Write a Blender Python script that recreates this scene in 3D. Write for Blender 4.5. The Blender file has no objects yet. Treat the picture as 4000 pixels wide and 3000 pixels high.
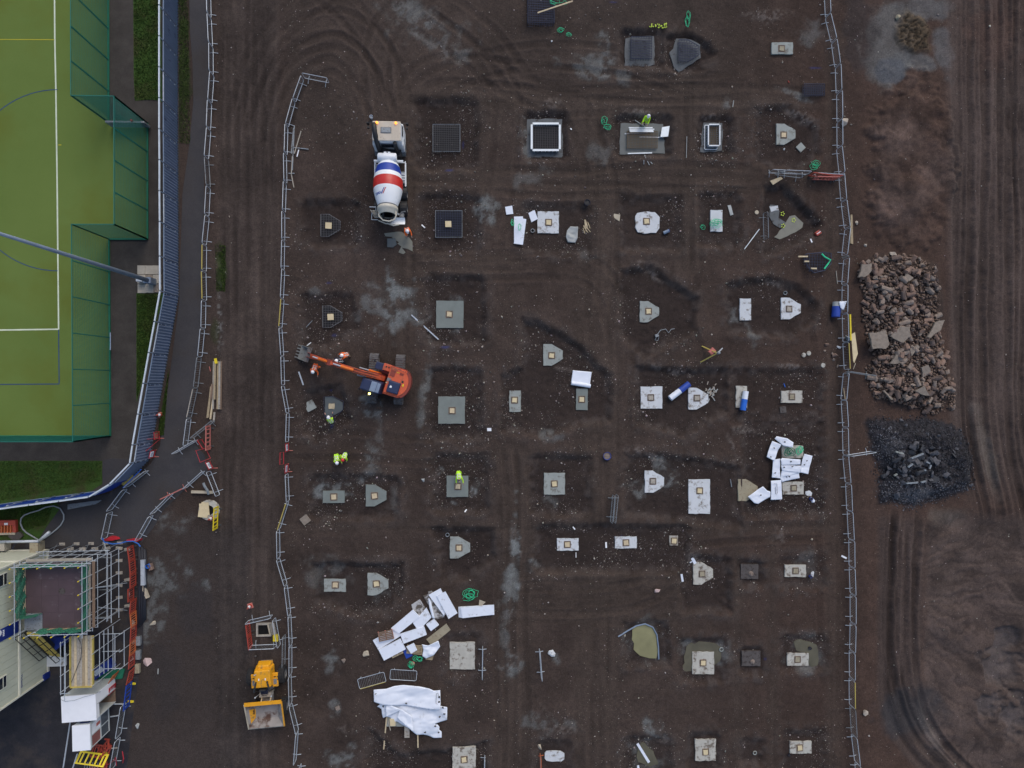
import bpy, bmesh, math, random
import numpy as np
from mathutils import Vector, Matrix
random.seed(7)
rng = np.random.default_rng(11)
R = math.radians
PI = math.pi
SC = bpy.context.scene
COL = SC.collection

# ------------------------------------------------------------------ camera
CAMZ = 50.0
FPX = 2331.0            # focal length in pixels of the 4000 px wide photograph
TILT_Y = -math.atan(170 / FPX)
TILT_X = -math.atan(10 / FPX)
cam_d = bpy.data.cameras.new('camera')
cam = bpy.data.objects.new('camera', cam_d)
COL.objects.link(cam)
cam.location = (0, 0, CAMZ)
RM = Matrix.Rotation(TILT_Y, 3, 'Y') @ Matrix.Rotation(TILT_X, 3, 'X')
cam.rotation_euler = RM.to_euler()
cam_d.sensor_fit = 'HORIZONTAL'
cam_d.sensor_width = 36
cam_d.lens = 36 * FPX / 4000
cam_d.clip_start = 0.5
cam_d.clip_end = 3000
SC.camera = cam

# ------------------------------------------------------------------ light: dull overcast day
w = bpy.data.worlds.new('World')
SC.world = w
w.use_nodes = True
nt = w.node_tree
sky = nt.nodes.new('ShaderNodeTexSky')
sky.sky_type = 'NISHITA'
sky.sun_disc = False
sky.sun_elevation = R(45)
sky.sun_rotation = R(20)
sky.air_density = 1.0
sky.dust_density = 3.0
bg = nt.nodes['Background']
nt.links.new(sky.outputs[0], bg.inputs[0])
bg.inputs[1].default_value = 0.15
sd = bpy.data.lights.new('sun', 'SUN')
sd.energy = 0.6
sd.angle = R(40)
sd.color = (1.0, 0.95, 0.88)
sun = bpy.data.objects.new('sun', sd)
COL.objects.link(sun)
az, el = R(20), R(45)
sdir = Vector((math.sin(az) * math.cos(el), math.cos(az) * math.cos(el), math.sin(el)))
sun.rotation_euler = sdir.to_track_quat('Z', 'Y').to_euler()
sun.location = (0, 0, 60)
SC.view_settings.view_transform = 'Standard'
SC.view_settings.look = 'None'
SC.view_settings.gamma = 1
SC.view_settings.exposure = 0.17
SC.view_settings.use_curve_mapping = False

# ------------------------------------------------------------------ measuring: photograph pixel -> place on the site at height z
def P(px, py, z=0.0):
    d = RM @ Vector(((px - 2000) / FPX, -(py - 1500) / FPX, -1.0))
    t = (CAMZ - z) / -d.z
    return Vector((d.x * t, d.y * t, z))
_RMn = np.array(RM)
def to_px(X, Y, Z=0.0):
    v = np.stack([X, Y, (Z - CAMZ) + 0 * X], -1) @ _RMn      # R^T p
    return 2000 + FPX * v[..., 0] / -v[..., 2], 1500 - FPX * v[..., 1] / -v[..., 2]

# ------------------------------------------------------------------ noise
_T = np.random.default_rng(5).random((64, 256, 256)).astype(np.float32)
def vn(x, y, f, seed=0):
    t = _T[seed % 64]
    x = x * f + seed * 17.3; y = y * f + seed * 9.1
    xi = np.floor(x).astype(np.int64); yi = np.floor(y).astype(np.int64)
    fx = (x - xi); fy = (y - yi)
    fx = fx * fx * (3 - 2 * fx); fy = fy * fy * (3 - 2 * fy)
    a = t[xi & 255, yi & 255]; b = t[(xi + 1) & 255, yi & 255]
    c = t[xi & 255, (yi + 1) & 255]; d = t[(xi + 1) & 255, (yi + 1) & 255]
    return (a * (1 - fx) + b * fx) * (1 - fy) + (c * (1 - fx) + d * fx) * fy
def fbm(x, y, f, o=4, seed=0, g=.5):
    s = 0; a = 1; n = 0
    for i in range(o):
        s = s + a * vn(x, y, f * 2.03 ** i, seed + i); n += a; a *= g
    return s / n
def sst(a, b, x):
    t = np.clip((x - a) / (b - a), 0, 1)
    return t * t * (3 - 2 * t)

# ------------------------------------------------------------------ materials
MATS = {}
def mat(name, c, rough=.75, metal=0.0, var=.12, vs=2.0, bump=0.0, bs=25.0, dirt=None, emit=None, spec=.4, alpha=1.0):
    """plain colour varied by noise; dirt = (colour, share 0..1, scale)"""
    m = bpy.data.materials.new(name); m.use_nodes = True
    t = m.node_tree; n = t.nodes; L = t.links
    b = n['Principled BSDF']
    b.inputs['Roughness'].default_value = rough
    b.inputs['Metallic'].default_value = metal
    b.inputs['Specular IOR Level'].default_value = spec
    tc = n.new('ShaderNodeTexCoord'); oi = n.new('ShaderNodeObjectInfo')
    ml = n.new('ShaderNodeMath'); ml.operation = 'MULTIPLY'; ml.inputs[1].default_value = 83.0
    L.new(oi.outputs['Random'], ml.inputs[0])
    ad = n.new('ShaderNodeVectorMath'); ad.operation = 'ADD'
    L.new(tc.outputs['Object'], ad.inputs[0]); L.new(ml.outputs[0], ad.inputs[1])
    no = n.new('ShaderNodeTexNoise'); no.inputs['Scale'].default_value = vs; no.inputs['Detail'].default_value = 5
    L.new(ad.outputs[0], no.inputs['Vector'])
    mr = n.new('ShaderNodeMapRange')
    mr.inputs['From Min'].default_value = .25; mr.inputs['From Max'].default_value = .75
    mr.inputs['To Min'].default_value = 1 - var; mr.inputs['To Max'].default_value = 1 + var
    L.new(no.outputs['Fac'], mr.inputs['Value'])
    mx = n.new('ShaderNodeVectorMath'); mx.operation = 'SCALE'
    mx.inputs[0].default_value = c[:3]
    L.new(mr.outputs[0], mx.inputs['Scale'])
    out = mx.outputs[0]
    if dirt:
        dc, amt, ds = dirt
        dn = n.new('ShaderNodeTexNoise'); dn.inputs['Scale'].default_value = ds; dn.inputs['Detail'].default_value = 8
        dn.inputs['Roughness'].default_value = .65
        L.new(ad.outputs[0], dn.inputs['Vector'])
        dr = n.new('ShaderNodeMapRange')
        th = .68 - .36 * amt
        dr.inputs['From Min'].default_value = th; dr.inputs['From Max'].default_value = th + .12
        L.new(dn.outputs['Fac'], dr.inputs['Value'])
        mm = n.new('ShaderNodeMix'); mm.data_type = 'RGBA'
        L.new(dr.outputs[0], mm.inputs['Factor']); L.new(out, mm.inputs['A'])
        mm.inputs['B'].default_value = (*dc, 1)
        out = mm.outputs['Result']
    L.new(out, b.inputs['Base Color'])
    if bump:
        bn = n.new('ShaderNodeTexNoise'); bn.inputs['Scale'].default_value = bs; bn.inputs['Detail'].default_value = 4
        L.new(ad.outputs[0], bn.inputs['Vector'])
        bp = n.new('ShaderNodeBump'); bp.inputs['Strength'].default_value = bump; bp.inputs['Distance'].default_value = .05
        L.new(bn.outputs['Fac'], bp.inputs['Height']); L.new(bp.outputs[0], b.inputs['Normal'])
    if emit:
        b.inputs['Emission Color'].default_value = (*emit[0], 1); b.inputs['Emission Strength'].default_value = emit[1]
    if alpha < 1: b.inputs['Alpha'].default_value = alpha
    MATS[name] = m
    return m
def attr_mat(name, rough=.95, fine=(.35, 9.0), bump=.6, bs=14.0, spec=.15):
    """colour comes from the mesh's own 'Col' attribute (soil kinds), fine grain from noise"""
    m = bpy.data.materials.new(name); m.use_nodes = True
    t = m.node_tree; n = t.nodes; L = t.links; b = n['Principled BSDF']
    b.inputs['Roughness'].default_value = rough; b.inputs['Specular IOR Level'].default_value = spec
    at = n.new('ShaderNodeAttribute'); at.attribute_name = 'Col'
    tc = n.new('ShaderNodeTexCoord')
    a = n.new('ShaderNodeTexNoise'); a.inputs['Scale'].default_value = fine[1]; a.inputs['Detail'].default_value = 6; a.inputs['Roughness'].default_value = .7
    L.new(tc.outputs['Object'], a.inputs['Vector'])
    mr = n.new('ShaderNodeMapRange'); mr.inputs['From Min'].default_value = .3; mr.inputs['From Max'].default_value = .7
    mr.inputs['To Min'].default_value = 1 - fine[0]; mr.inputs['To Max'].default_value = 1 + fine[0]
    L.new(a.outputs['Fac'], mr.inputs['Value'])
    mx = n.new('ShaderNodeVectorMath'); mx.operation = 'SCALE'
    L.new(at.outputs['Color'], mx.inputs[0]); L.new(mr.outputs[0], mx.inputs['Scale'])
    L.new(mx.outputs[0], b.inputs['Base Color'])
    bn = n.new('ShaderNodeTexNoise'); bn.inputs['Scale'].default_value = bs; bn.inputs['Detail'].default_value = 6; bn.inputs['Roughness'].default_value = .7
    L.new(tc.outputs['Object'], bn.inputs['Vector'])
    bp = n.new('ShaderNodeBump'); bp.inputs['Strength'].default_value = bump; bp.inputs['Distance'].default_value = .06
    L.new(bn.outputs['Fac'], bp.inputs['Height']); L.new(bp.outputs[0], b.inputs['Normal'])
    MATS[name] = m
    return m
BROWN = (.045, .033, .026)
mat('galvanised', (.50, .55, .60), .45, .3, dirt=((.16, .15, .13), .25, 6))
mat('galvanised_dull', (.26, .29, .31), .55, .3, dirt=((.12, .11, .10), .4, 6))
mat('steel_blue', (.21, .27, .36), .5, .2)
mat('rebar_steel', (.085, .082, .085), .7, .3)
mat('rebar_rust', (.15, .105, .06), .8, .1)
mat('cage_blue', (.045, .052, .085), .7, .2)
mat('yellow_paint', (.46, .37, .09), .5, dirt=((.2, .16, .08), .3, 5))
mat('yellow_plastic', (.70, .55, .02), .45, dirt=((.25, .2, .06), .15, 5))
mat('red_plastic', (.36, .055, .035), .5, dirt=((.2, .07, .05), .35, 5))
mat('orange_plastic', (.50, .13, .045), .5, dirt=((.25, .1, .05), .3, 5))
mat('red_paint', (.42, .02, .03), .5)
mat('faded_red', (.5, .16, .13), .6, dirt=((.3, .12, .1), .3, 5))
mat('blue_plastic', (.02, .06, .33), .45)
mat('blue_bright', (.02, .13, .55), .45)
mat('lining', (.014, .015, .018), .8)  # black of one dark panel and of sheets standing in for shade
mat('navy', (.012, .016, .04), .5)
mat('white_sheet', (.72, .77, .85), .5, var=.05, dirt=((.48, .50, .52), .22, 1.4))
mat('white_board', (.72, .77, .85), .7, var=.04, bump=.15, dirt=((.42, .42, .42), .28, 1.6))
mat('dirty_board', (.46, .46, .46), .8, dirt=((.10, .085, .07), .62, 2.2), bump=.2)
mat('concrete_fresh', (.18, .205, .19), .85, var=.10, bump=.25, bs=18, dirt=((.12, .13, .13), .12, 5))
mat('concrete_grey', (.285, .31, .29), .85, var=.10, bump=.25, bs=18, dirt=((.15, .145, .125), .4, 2.5))
mat('concrete_white', (.56, .59, .61), .85, var=.06, bump=.25, bs=18, dirt=((.20, .18, .155), .40, 2.2))
mat('concrete_stained', (.44, .43, .38), .85, var=.12, bump=.25, bs=18, dirt=((.15, .125, .10), .48, 2.3))
mat('concrete_tan', (.32, .285, .20), .85, var=.12, bump=.25, dirt=((.22, .17, .11), .4, 4))
mat('concrete_wet', (.085, .075, .07), .7, var=.2, bump=.3, dirt=((.04, .03, .027), .5, 4))
mat('blinding_grey', (.115, .125, .13), .8, var=.2, bump=.3, dirt=((.055, .048, .045), .4, 2.5))
mat('slurry', (.19, .19, .155), .55, var=.12)
mat('slurry_dark', (.10, .115, .115), .5, var=.12)
mat('pump_core', (.215, .145, .112), .9, var=.25, vs=4, bump=.5, dirt=((.10, .065, .05), .4, 3))
mat('core_grey', (.235, .19, .158), .9, var=.25, vs=4, bump=.5, dirt=((.13, .09, .07), .35, 3))
mat('core_dark', (.13, .095, .08), .9, var=.25, vs=4, bump=.5, dirt=((.06, .045, .035), .4, 3))
mat('slab_broken', (.23, .195, .16), .9, var=.2, vs=5, bump=.5, dirt=((.15, .12, .09), .3, 3))
mat('asphalt_chunk', (.05, .053, .06), .9, var=.3, vs=4, bump=.6)
mat('asphalt_pale', (.10, .10, .11), .9, var=.3, vs=4, bump=.6)
mat('timber', (.34, .27, .17), .8, var=.22, vs=6, dirt=((.2, .15, .09), .3, 4))
mat('timber_pale', (.55, .45, .29), .8, var=.15, vs=6)
mat('timber_grey', (.36, .33, .28), .85, var=.2, vs=6, dirt=((.2, .17, .13), .3, 4))
mat('timber_dark', (.20, .14, .10), .85, var=.2, vs=6, dirt=((.1, .07, .05), .3, 4))
mat('plywood', (.62, .52, .32), .8, var=.1, dirt=((.35, .26, .14), .12, 7))
mat('ply_form', (.16, .105, .085), .55, var=.12)
mat('deck_ply', (.085, .058, .065), .45, var=.15, vs=1.2, dirt=((.15, .125, .135), .25, 1.3), bump=.1)
mat('net_green', (.012, .16, .09), .7)
mat('fence_green', (.015, .15, .115), .5)
mat('strap_green', (.03, .55, .27), .6, var=.25)
mat('rubber', (.018, .018, .019), .85, bump=.3)
mat('hub_steel', (.16, .16, .16), .5, .3, dirt=((.08, .06, .05), .4, 8))
mat('black_metal', (.02, .021, .023), .5)
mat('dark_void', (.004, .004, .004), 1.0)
mat('glass_dark', (.015, .02, .03), .12, spec=.7)
mat('glass_cab', (.022, .035, .07), .15, spec=.7)
mat('truck_white', (.78, .81, .83), .35, var=.03, dirt=((.55, .53, .48), .18, 2.5))
mat('cab_cream', (.56, .50, .41), .5, var=.06, dirt=((.42, .36, .28), .3, 3))
mat('drum_blue', (.014, .045, .30), .35)
mat('drum_red', (.50, .025, .02), .35)
mat('ring_cream', (.56, .53, .44), .5, dirt=((.4, .36, .28), .3, 4))
mat('truck_grey', (.18, .19, .20), .6, dirt=((.1, .09, .08), .4, 5))
mat('digger_orange', (.60, .11, .045), .5, var=.12, dirt=((.28, .10, .06), .42, 2.5))
mat('digger_bright', (.75, .16, .02), .4)
mat('digger_dark', (.24, .045, .03), .55, dirt=((.12, .05, .04), .4, 4))
mat('digger_navy', (.022, .034, .085), .5, var=.1)
mat('track_steel', (.12, .115, .115), .8, dirt=((.075, .06, .05), .5, 4))
mat('bucket_steel', (.17, .18, .175), .7, dirt=((.11, .10, .09), .45, 4))
mat('dumper_yellow', (.72, .33, .012), .4, var=.06, dirt=((.30, .18, .06), .38, 3))
mat('skip_inside', (.29, .27, .25), .8, dirt=((.10, .055, .04), .45, 1.1))
mat('lamp_amber', (.8, .25, .02), .3, emit=((1, .35, .05), 2.0))
mat('lamp_yellow', (.9, .75, .1), .3, emit=((1, .85, .2), 6.0))
mat('hi_vis_yellow', (.50, .86, .03), .6, var=.12, emit=None)
mat('hi_vis_orange', (.95, .17, .03), .6, var=.12)
mat('reflective', (.62, .62, .60), .4)
mat('trousers_dark', (.02, .022, .035), .8)
mat('trousers_brown', (.10, .07, .05), .8)
mat('skin', (.42, .25, .18), .6)
mat('hair_dark', (.02, .014, .01), .7)
mat('helmet_white', (.85, .86, .88), .3)
mat('helmet_red', (.6, .03, .03), .3)
mat('boot', (.05, .03, .02), .8)
mat('cladding', (.51, .53, .42), .6, var=.05, dirt=((.44, .44, .36), .15, 1.0))
mat('cladding_trim', (.64, .64, .54), .55, var=.05)
mat('sign_blue', (.012, .03, .20), .4)
mat('cabin_white', (.82, .84, .87), .45, var=.03, dirt=((.50, .46, .42), .10, 1.1))
mat('cabin_side', (.50, .54, .54), .5, var=.05)
mat('cabin_glass', (.10, .115, .13), .2, spec=.7)
mat('cabin_red_in', (.25, .10, .09), .6)
mat('paper_white', (.8, .82, .85), .6)
mat('paper_print', (.10, .12, .2), .6)
mat('hoarding', (.17, .215, .31), .5, .25, var=.15, vs=1.2, dirt=((.085, .11, .18), .3, 1.2))
mat('hoarding_blue', (.012, .045, .26), .45)
mat('hoarding_rail', (.62, .68, .72), .45, .2)
mat('pipe_black', (.02, .022, .03), .55)
mat('pipe_blue', (.03, .12, .42), .5)
mat('hose_grey', (.28, .31, .33), .6)
mat('puddle_water', (.105, .096, .062), .15, var=.25, vs=.8, spec=.5)
mat('puddle_milky', (.235, .225, .115), .15, var=.16, vs=.9, spec=.5)
mat('white_paint', (.72, .75, .72), .7)
mat('turf_white', (.62, .68, .52), .9)
mat('turf_blue', (.02, .06, .16), .9)
mat('turf_yellow', (.42, .38, .03), .9)
mat('lime_mark', (.6, .75, .1), .8)
mat('paint_blue', (.03, .06, .30), .8)
mat('bag_tan', (.42, .37, .28), .85, var=.2)
mat('bag_grey', (.36, .38, .37), .8, var=.2)
mat('pink_lump', (.5, .38, .36), .8, var=.2)
mat('stone_pale', (.40, .35, .29), .9, var=.2, bump=.4)
mat('stone_dark', (.05, .05, .05), .9)
mat('plinth', (.40, .37, .31), .85, var=.15, bump=.3)

# ------------------------------------------------------------------ mesh building
class MB:
    def __init__(s): s.v = []; s.f = []; s.mi = []; s.m = 0
    def add(s, vs, fs):
        o = len(s.v); s.v += [tuple(p) for p in vs]
        s.f += [tuple(i + o for i in f) for f in fs]; s.mi += [s.m] * len(fs)
        return s
    def box(s, c, d, rz=0.0, M=None, top=(1, 1)):
        """centre, full size; rz or 3x3 matrix turns it; top scales the upper face"""
        x, y, z = d[0] / 2, d[1] / 2, d[2] / 2
        v = [(-x, -y, -z), (x, -y, -z), (x, y, -z), (-x, y, -z), (-x * top[0], -y * top[1], z), (x * top[0], -y * top[1], z), (x * top[0], y * top[1], z), (-x * top[0], y * top[1], z)]
        M = M or Matrix.Rotation(rz, 3, 'Z'); c = Vector(c)
        return s.add([M @ Vector(p) + c for p in v], [(3, 2, 1, 0), (4, 5, 6, 7), (0, 1, 5, 4), (1, 2, 6, 5), (2, 3, 7, 6), (3, 0, 4, 7)])
    def beam(s, a, b, wd, hg):
        """a bar of section wd x hg from a to b"""
        a = Vector(a); b = Vector(b); d = (b - a)
        L = d.length
        if L < 1e-6: return s
        x = d / L; up = Vector((0, 0, 1)) if abs(x.z) < .95 else Vector((0, 1, 0))
        y = up.cross(x).normalized(); z = x.cross(y)
        M = Matrix((x, y, z)).transposed()
        return s.box((a + b) / 2, (L, wd, hg), M=M)
    def tube(s, a, b, r, n=6, r2=None, cap=True):
        a = Vector(a); b = Vector(b); d = (b - a).normalized(); r2 = r if r2 is None else r2
        u = d.orthogonal().normalized(); w_ = d.cross(u)
        vs = []
        for q, rr in ((a, r), (b, r2)):
            for i in range(n):
                t = 2 * PI * i / n
                vs.append(q + (u * math.cos(t) + w_ * math.sin(t)) * rr)
        fs = [(i, (i + 1) % n, n + (i + 1) % n, n + i) for i in range(n)]
        if cap: fs += [tuple(range(n - 1, -1, -1)), tuple(range(n, 2 * n))]
        return s.add(vs, fs)
    def path(s, pts, r, n=6, closed=False):
        pts = [Vector(p) for p in pts]; k = len(pts); vs = []; prev = None
        for i, p in enumerate(pts):
            if closed: d = pts[(i + 1) % k] - pts[i - 1]
            else: d = pts[min(i + 1, k - 1)] - pts[max(i - 1, 0)]
            d.normalize()
            u = (prev - d * prev.dot(d)) if prev is not None else d.orthogonal()
            if u.length < 1e-4: u = d.orthogonal()
            u.normalize(); prev = u; w_ = d.cross(u)
            for j in range(n):
                t = 2 * PI * j / n
                vs.append(p + (u * math.cos(t) + w_ * math.sin(t)) * r)
        fs = []
        for i in range(k if closed else k - 1):
            a = i * n; b = ((i + 1) % k) * n
            fs += [(a + j, a + (j + 1) % n, b + (j + 1) % n, b + j) for j in range(n)]
        if not closed: fs += [tuple(range(n - 1, -1, -1)), tuple(range((k - 1) * n, k * n))]
        return s.add(vs, fs)
    def lathe(s, prof, n=20, M=None, c=(0, 0, 0), mats=None):
        """profile [(radius, height)] turned about the local z axis"""
        M = M or Matrix.Identity(3); c = Vector(c); vs = []
        for r, z in prof:
            for j in range(n):
                t = 2 * PI * j / n
                vs.append(M @ Vector((r * math.cos(t), r * math.sin(t), z)) + c)
        o = len(s.v); s.v += [tuple(p) for p in vs]
        for i in range(len(prof) - 1):
            a = o + i * n; b = a + n
            for j in range(n):
                s.f.append((a + j, a + (j + 1) % n, b + (j + 1) % n, b + j)); s.mi.append(mats[i] if mats else s.m)
        return s
    def prism(s, poly, z0, z1, top=None):
        n = len(poly); a = sum(poly[i][0] * poly[(i + 1) % n][1] - poly[(i + 1) % n][0] * poly[i][1] for i in range(n))
        if a < 0: poly = poly[::-1]; top = top[::-1] if top else None
        tp = top or poly
        vs = [(p[0], p[1], z0) for p in poly] + [(p[0], p[1], z1) for p in tp]
        fs = [tuple(range(n - 1, -1, -1)), tuple(range(n, 2 * n))] + [(i, (i + 1) % n, n + (i + 1) % n, n + i) for i in range(n)]
        return s.add(vs, fs)
    def quad(s, a, b, c, d): return s.add([a, b, c, d], [(0, 1, 2, 3)])
    def build(s, name, m=None, parent=None, world=False, smooth=False, label=None, kind=None):
        me = bpy.data.meshes.new(name)
        vs = s.v
        if world and parent is not None:
            Mi = (Matrix.Translation(parent.location) @ parent.rotation_euler.to_matrix().to_4x4()).inverted()
            vs = [tuple(Mi @ Vector(p)) for p in vs]
        me.from_pydata(vs, [], s.f); me.update()
        ms = m if isinstance(m, (list, tuple)) else [m]
        for x in ms:
            if x: me.materials.append(MATS[x])
        if len(ms) > 1: me.polygons.foreach_set('material_index', s.mi)
        if smooth: me.polygons.foreach_set('use_smooth', [True] * len(me.polygons))
        o = bpy.data.objects.new(name, me); COL.objects.link(o)
        if parent: o.parent = parent
        if label: o['label'] = label
        if kind: o['kind'] = kind
        return o
def tag(o, label, cat, group=None, kind=None):
    o['label'] = label; o['category'] = cat
    if group: o['group'] = group
    if kind: o['kind'] = kind
    return o
def thing(name, label, cat, loc=(0, 0, 0), rz=0.0, group=None):
    o = bpy.data.objects.new(name, None); COL.objects.link(o)
    o.location = loc; o.rotation_euler = (0, 0, rz); o.empty_display_size = .3
    return tag(o, label, cat, group)
def copy_tree(o, parent=None):
    c = o.copy(); COL.objects.link(c)
    if parent: c.parent = parent
    for ch in [x for x in KIDS.get(o.name, [])]:
        copy_tree(ch, c)
    return c
KIDS = {}
def remember(o):
    for ch in bpy.data.objects:
        if ch.parent == o:
            KIDS.setdefault(o.name, []).append(ch)
            for g in bpy.data.objects:
                if g.parent == ch: KIDS.setdefault(ch.name, []).append(g)
    return o
def structure(mb, name, m, label=None):
    o = mb.build(name, m); o['kind'] = 'structure'
    if label: o['label'] = label
    return o
ORD = 'first second third fourth fifth sixth seventh eighth ninth tenth eleventh twelfth thirteenth fourteenth fifteenth sixteenth seventeenth eighteenth nineteenth twentieth twenty-first twenty-second twenty-third twenty-fourth twenty-fifth twenty-sixth twenty-seventh twenty-eighth twenty-ninth thirtieth thirty-first thirty-second thirty-third thirty-fourth thirty-fifth'.split()
# ------------------------------------------------------------------ the ground: one sheet, relief and soil colours
STEP = .11
fx = np.arange(-54, 54.01, STEP); fy = np.arange(-40, 40.01, STEP)
ext = np.array([1, 3, 8, 20, 60, 150, 400, 900.])
xs = np.concatenate([fx[0] - ext[::-1], fx, fx[-1] + ext]); ys = np.concatenate([fy[0] - ext[::-1], fy, fy[-1] + ext])
GX, GY = np.meshgrid(xs, ys, indexing='xy')
Xc = np.clip(GX, -56, 56); Yc = np.clip(GY, -42, 42)
PX, PY = to_px(Xc, Yc)
def sdpoly(poly, m=60):
    """signed distance in photo pixels (negative inside), 1e3 far away"""
    p = np.array(poly, float)
    x0, y0 = p.min(0) - m; x1, y1 = p.max(0) + m
    sel = (PX > x0) & (PX < x1) & (PY > y0) & (PY < y1)
    out = np.full(PX.shape, 1e3); x = PX[sel]; y = PY[sel]
    d = np.full(x.shape, 1e12); ins = np.zeros(x.shape, bool); n = len(p)
    for i in range(n):
        a = p[i]; b = p[(i + 1) % n]; e = b - a
        t = np.clip(((x - a[0]) * e[0] + (y - a[1]) * e[1]) / (e @ e), 0, 1)
        d = np.minimum(d, (x - a[0] - t * e[0]) ** 2 + (y - a[1] - t * e[1]) ** 2)
        c = ((a[1] > y) != (b[1] > y))
        with np.errstate(divide='ignore', invalid='ignore'):
            xx = a[0] + (y - a[1]) / (b[1] - a[1]) * e[0] if b[1] != a[1] else a[0] + 0 * y
        ins ^= c & (x < xx)
    d = np.sqrt(d); out[sel] = np.where(ins, -d, d)
    return out
FLATS = []
def rect(x0, y0, x1, y1, r=14): return [(x0 + r, y0), (x1 - r, y0), (x1, y0 + r), (x1, y1 - r), (x1 - r, y1), (x0 + r, y1), (x0, y1 - r), (x0, y0 + r)]
n_big = fbm(Xc, Yc, .07, 4, 1); n_mid = fbm(Xc, Yc, .45, 4, 6); n_fin = fbm(Xc, Yc, 2.2, 3, 11); n_x = fbm(Xc, Yc, 5.0, 2, 20)
n_ridge = 1 - np.abs(2 * fbm(Xc, Yc, 1.1, 4, 25) - 1)
wob = (n_mid - .5) * 34 + (n_fin - .5) * 14
hgt = (n_big - .5) * .25 + (n_mid - .5) * .10 + (n_fin - .5) * .07 + (n_x - .5) * .03
yard = np.maximum(sst(845, 800, PX), sst(600, 560, PX) * 1.0)          # flat made ground on the west side
work = sst(1120, 1180, PX) * sst(3300, 3220, PX)                       # the dug foundation area
east = sst(3330, 3400, PX)
A = np.array
def lerp(c, k, m): return c * (1 - m[..., None]) + A(k) * m[..., None]
col = np.ones(PX.shape + (3,)) * A((.056, .0415, .034))
col *= (1 + (n_big - .5) * .55 + (n_mid - .5) * .55)[..., None]
# reddish, drier earth eastwards and around the north-east pads
red = sst(2500, 3350, PX) * .75 + east * .2
col = lerp(col, (.064, .040, .030), np.clip(red * (.6 + n_mid * .7), 0, 1) * .8)
# ---- excavations around the pads
PITS = [
 (rect(1628, 392, 1862, 660), .35), (rect(1633, 762, 1873, 985), .35), (rect(2046, 440, 2212, 622), .42), (rect(2408, 452, 2622, 612), .42),
 (rect(2728, 456, 2862, 606), .38), (rect(2424, 118, 2600, 262), .40), ([(2600, 140), (2700, 135), (2770, 170), (2790, 210), (2740, 270), (2650, 285), (2600, 250)], .40),
 ([(2950, 420), (3080, 415), (3190, 500), (3200, 600), (3110, 660), (2950, 640)], .28), (rect(1180, 790, 1400, 960), .28), ([(1180, 1160), (1370, 1150), (1400, 1290), (1280, 1360), (1180, 1340)], .28),
 ([(2992, 730), (3065, 722), (3205, 880), (3190, 905), (3040, 985), (2990, 1000)], .55), (rect(2728, 752, 2888, 962), .32), (rect(2420, 770, 2660, 980), .32), (rect(2040, 800, 2310, 985), .25),
 ([(2428, 1060), (2540, 1045), (2720, 1170), (2712, 1290), (2520, 1395), (2430, 1310)], .40), ([(2842, 1110), (3000, 1085), (3120, 1120), (3195, 1200), (3185, 1250), (3080, 1320), (2850, 1290)], .42),
 ([(2040, 1250), (2110, 1260), (2260, 1350), (2385, 1470), (2378, 1640), (2230, 1665), (2130, 1705), (1965, 1680), (1960, 1470), (2045, 1440)], .42),
 ([(2490, 1442), (2840, 1450), (2845, 1610), (2760, 1640), (2680, 1705), (2600, 1680), (2490, 1655)], .42), (rect(2855, 1448, 3212, 1655), .25), (rect(1662, 1082, 1892, 1342), .35), (rect(1662, 1440, 1880, 1715), .30),
 ([(1190, 1530), (1330, 1505), (1372, 1640), (1240, 1718), (1185, 1690)], .35), (rect(1215, 1862, 1560, 2025), .28), (rect(1690, 1775, 1905, 2000), .30), (rect(2075, 1780, 2305, 2010), .35),
 ([(2445, 1780), (2560, 1770), (2900, 1830), (2900, 2060), (2440, 2010)], .32), (rect(2900, 1640, 3212, 2015), .30), (rect(2092, 2055, 2690, 2235), .35),
 ([(1690, 2070), (1930, 2070), (1925, 2180), (1830, 2262), (1740, 2270)], .40), ([(1225, 2210), (1570, 2205), (1560, 2330), (1500, 2400), (1400, 2405), (1300, 2370), (1235, 2360)], .40),
 ([(2660, 2235), (2700, 2170), (2850, 2190), (2860, 2390), (2670, 2390)], .38), (rect(2888, 2190, 2980, 2290), .30), (rect(3040, 2180, 3230, 2300), .20), ([(2440, 2440), (2600, 2430), (2620, 2600), (2450, 2600)], .28),
 (rect(2650, 2500, 2830, 2660), .26), (rect(2890, 2535, 2975, 2630), .26), (rect(3050, 2490, 3230, 2620), .26), ([(1440, 2850), (1560, 2950), (1730, 2940), (1900, 2900), (1900, 3060), (1430, 3060)], .32),
 (rect(2100, 2900, 2230, 3060), .22), (rect(2440, 2880, 2620, 3060), .28), (rect(2690, 2870, 2810, 3060), .26), (rect(2895, 2890, 2985, 2990), .28), (rect(3060, 2860, 3230, 3060), .22), (rect(1750, 2480, 1880, 2640), .15)]
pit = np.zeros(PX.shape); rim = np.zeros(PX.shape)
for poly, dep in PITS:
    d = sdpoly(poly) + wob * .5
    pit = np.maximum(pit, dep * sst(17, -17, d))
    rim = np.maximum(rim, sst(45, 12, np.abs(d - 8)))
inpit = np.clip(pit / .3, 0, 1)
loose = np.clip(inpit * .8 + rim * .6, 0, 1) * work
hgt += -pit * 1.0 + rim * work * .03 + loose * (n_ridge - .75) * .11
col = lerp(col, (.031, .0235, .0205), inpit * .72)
col = lerp(col, (.068, .056, .050), rim * work * np.clip((n_fin - .38) * 3, 0, 1) * .8)
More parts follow.
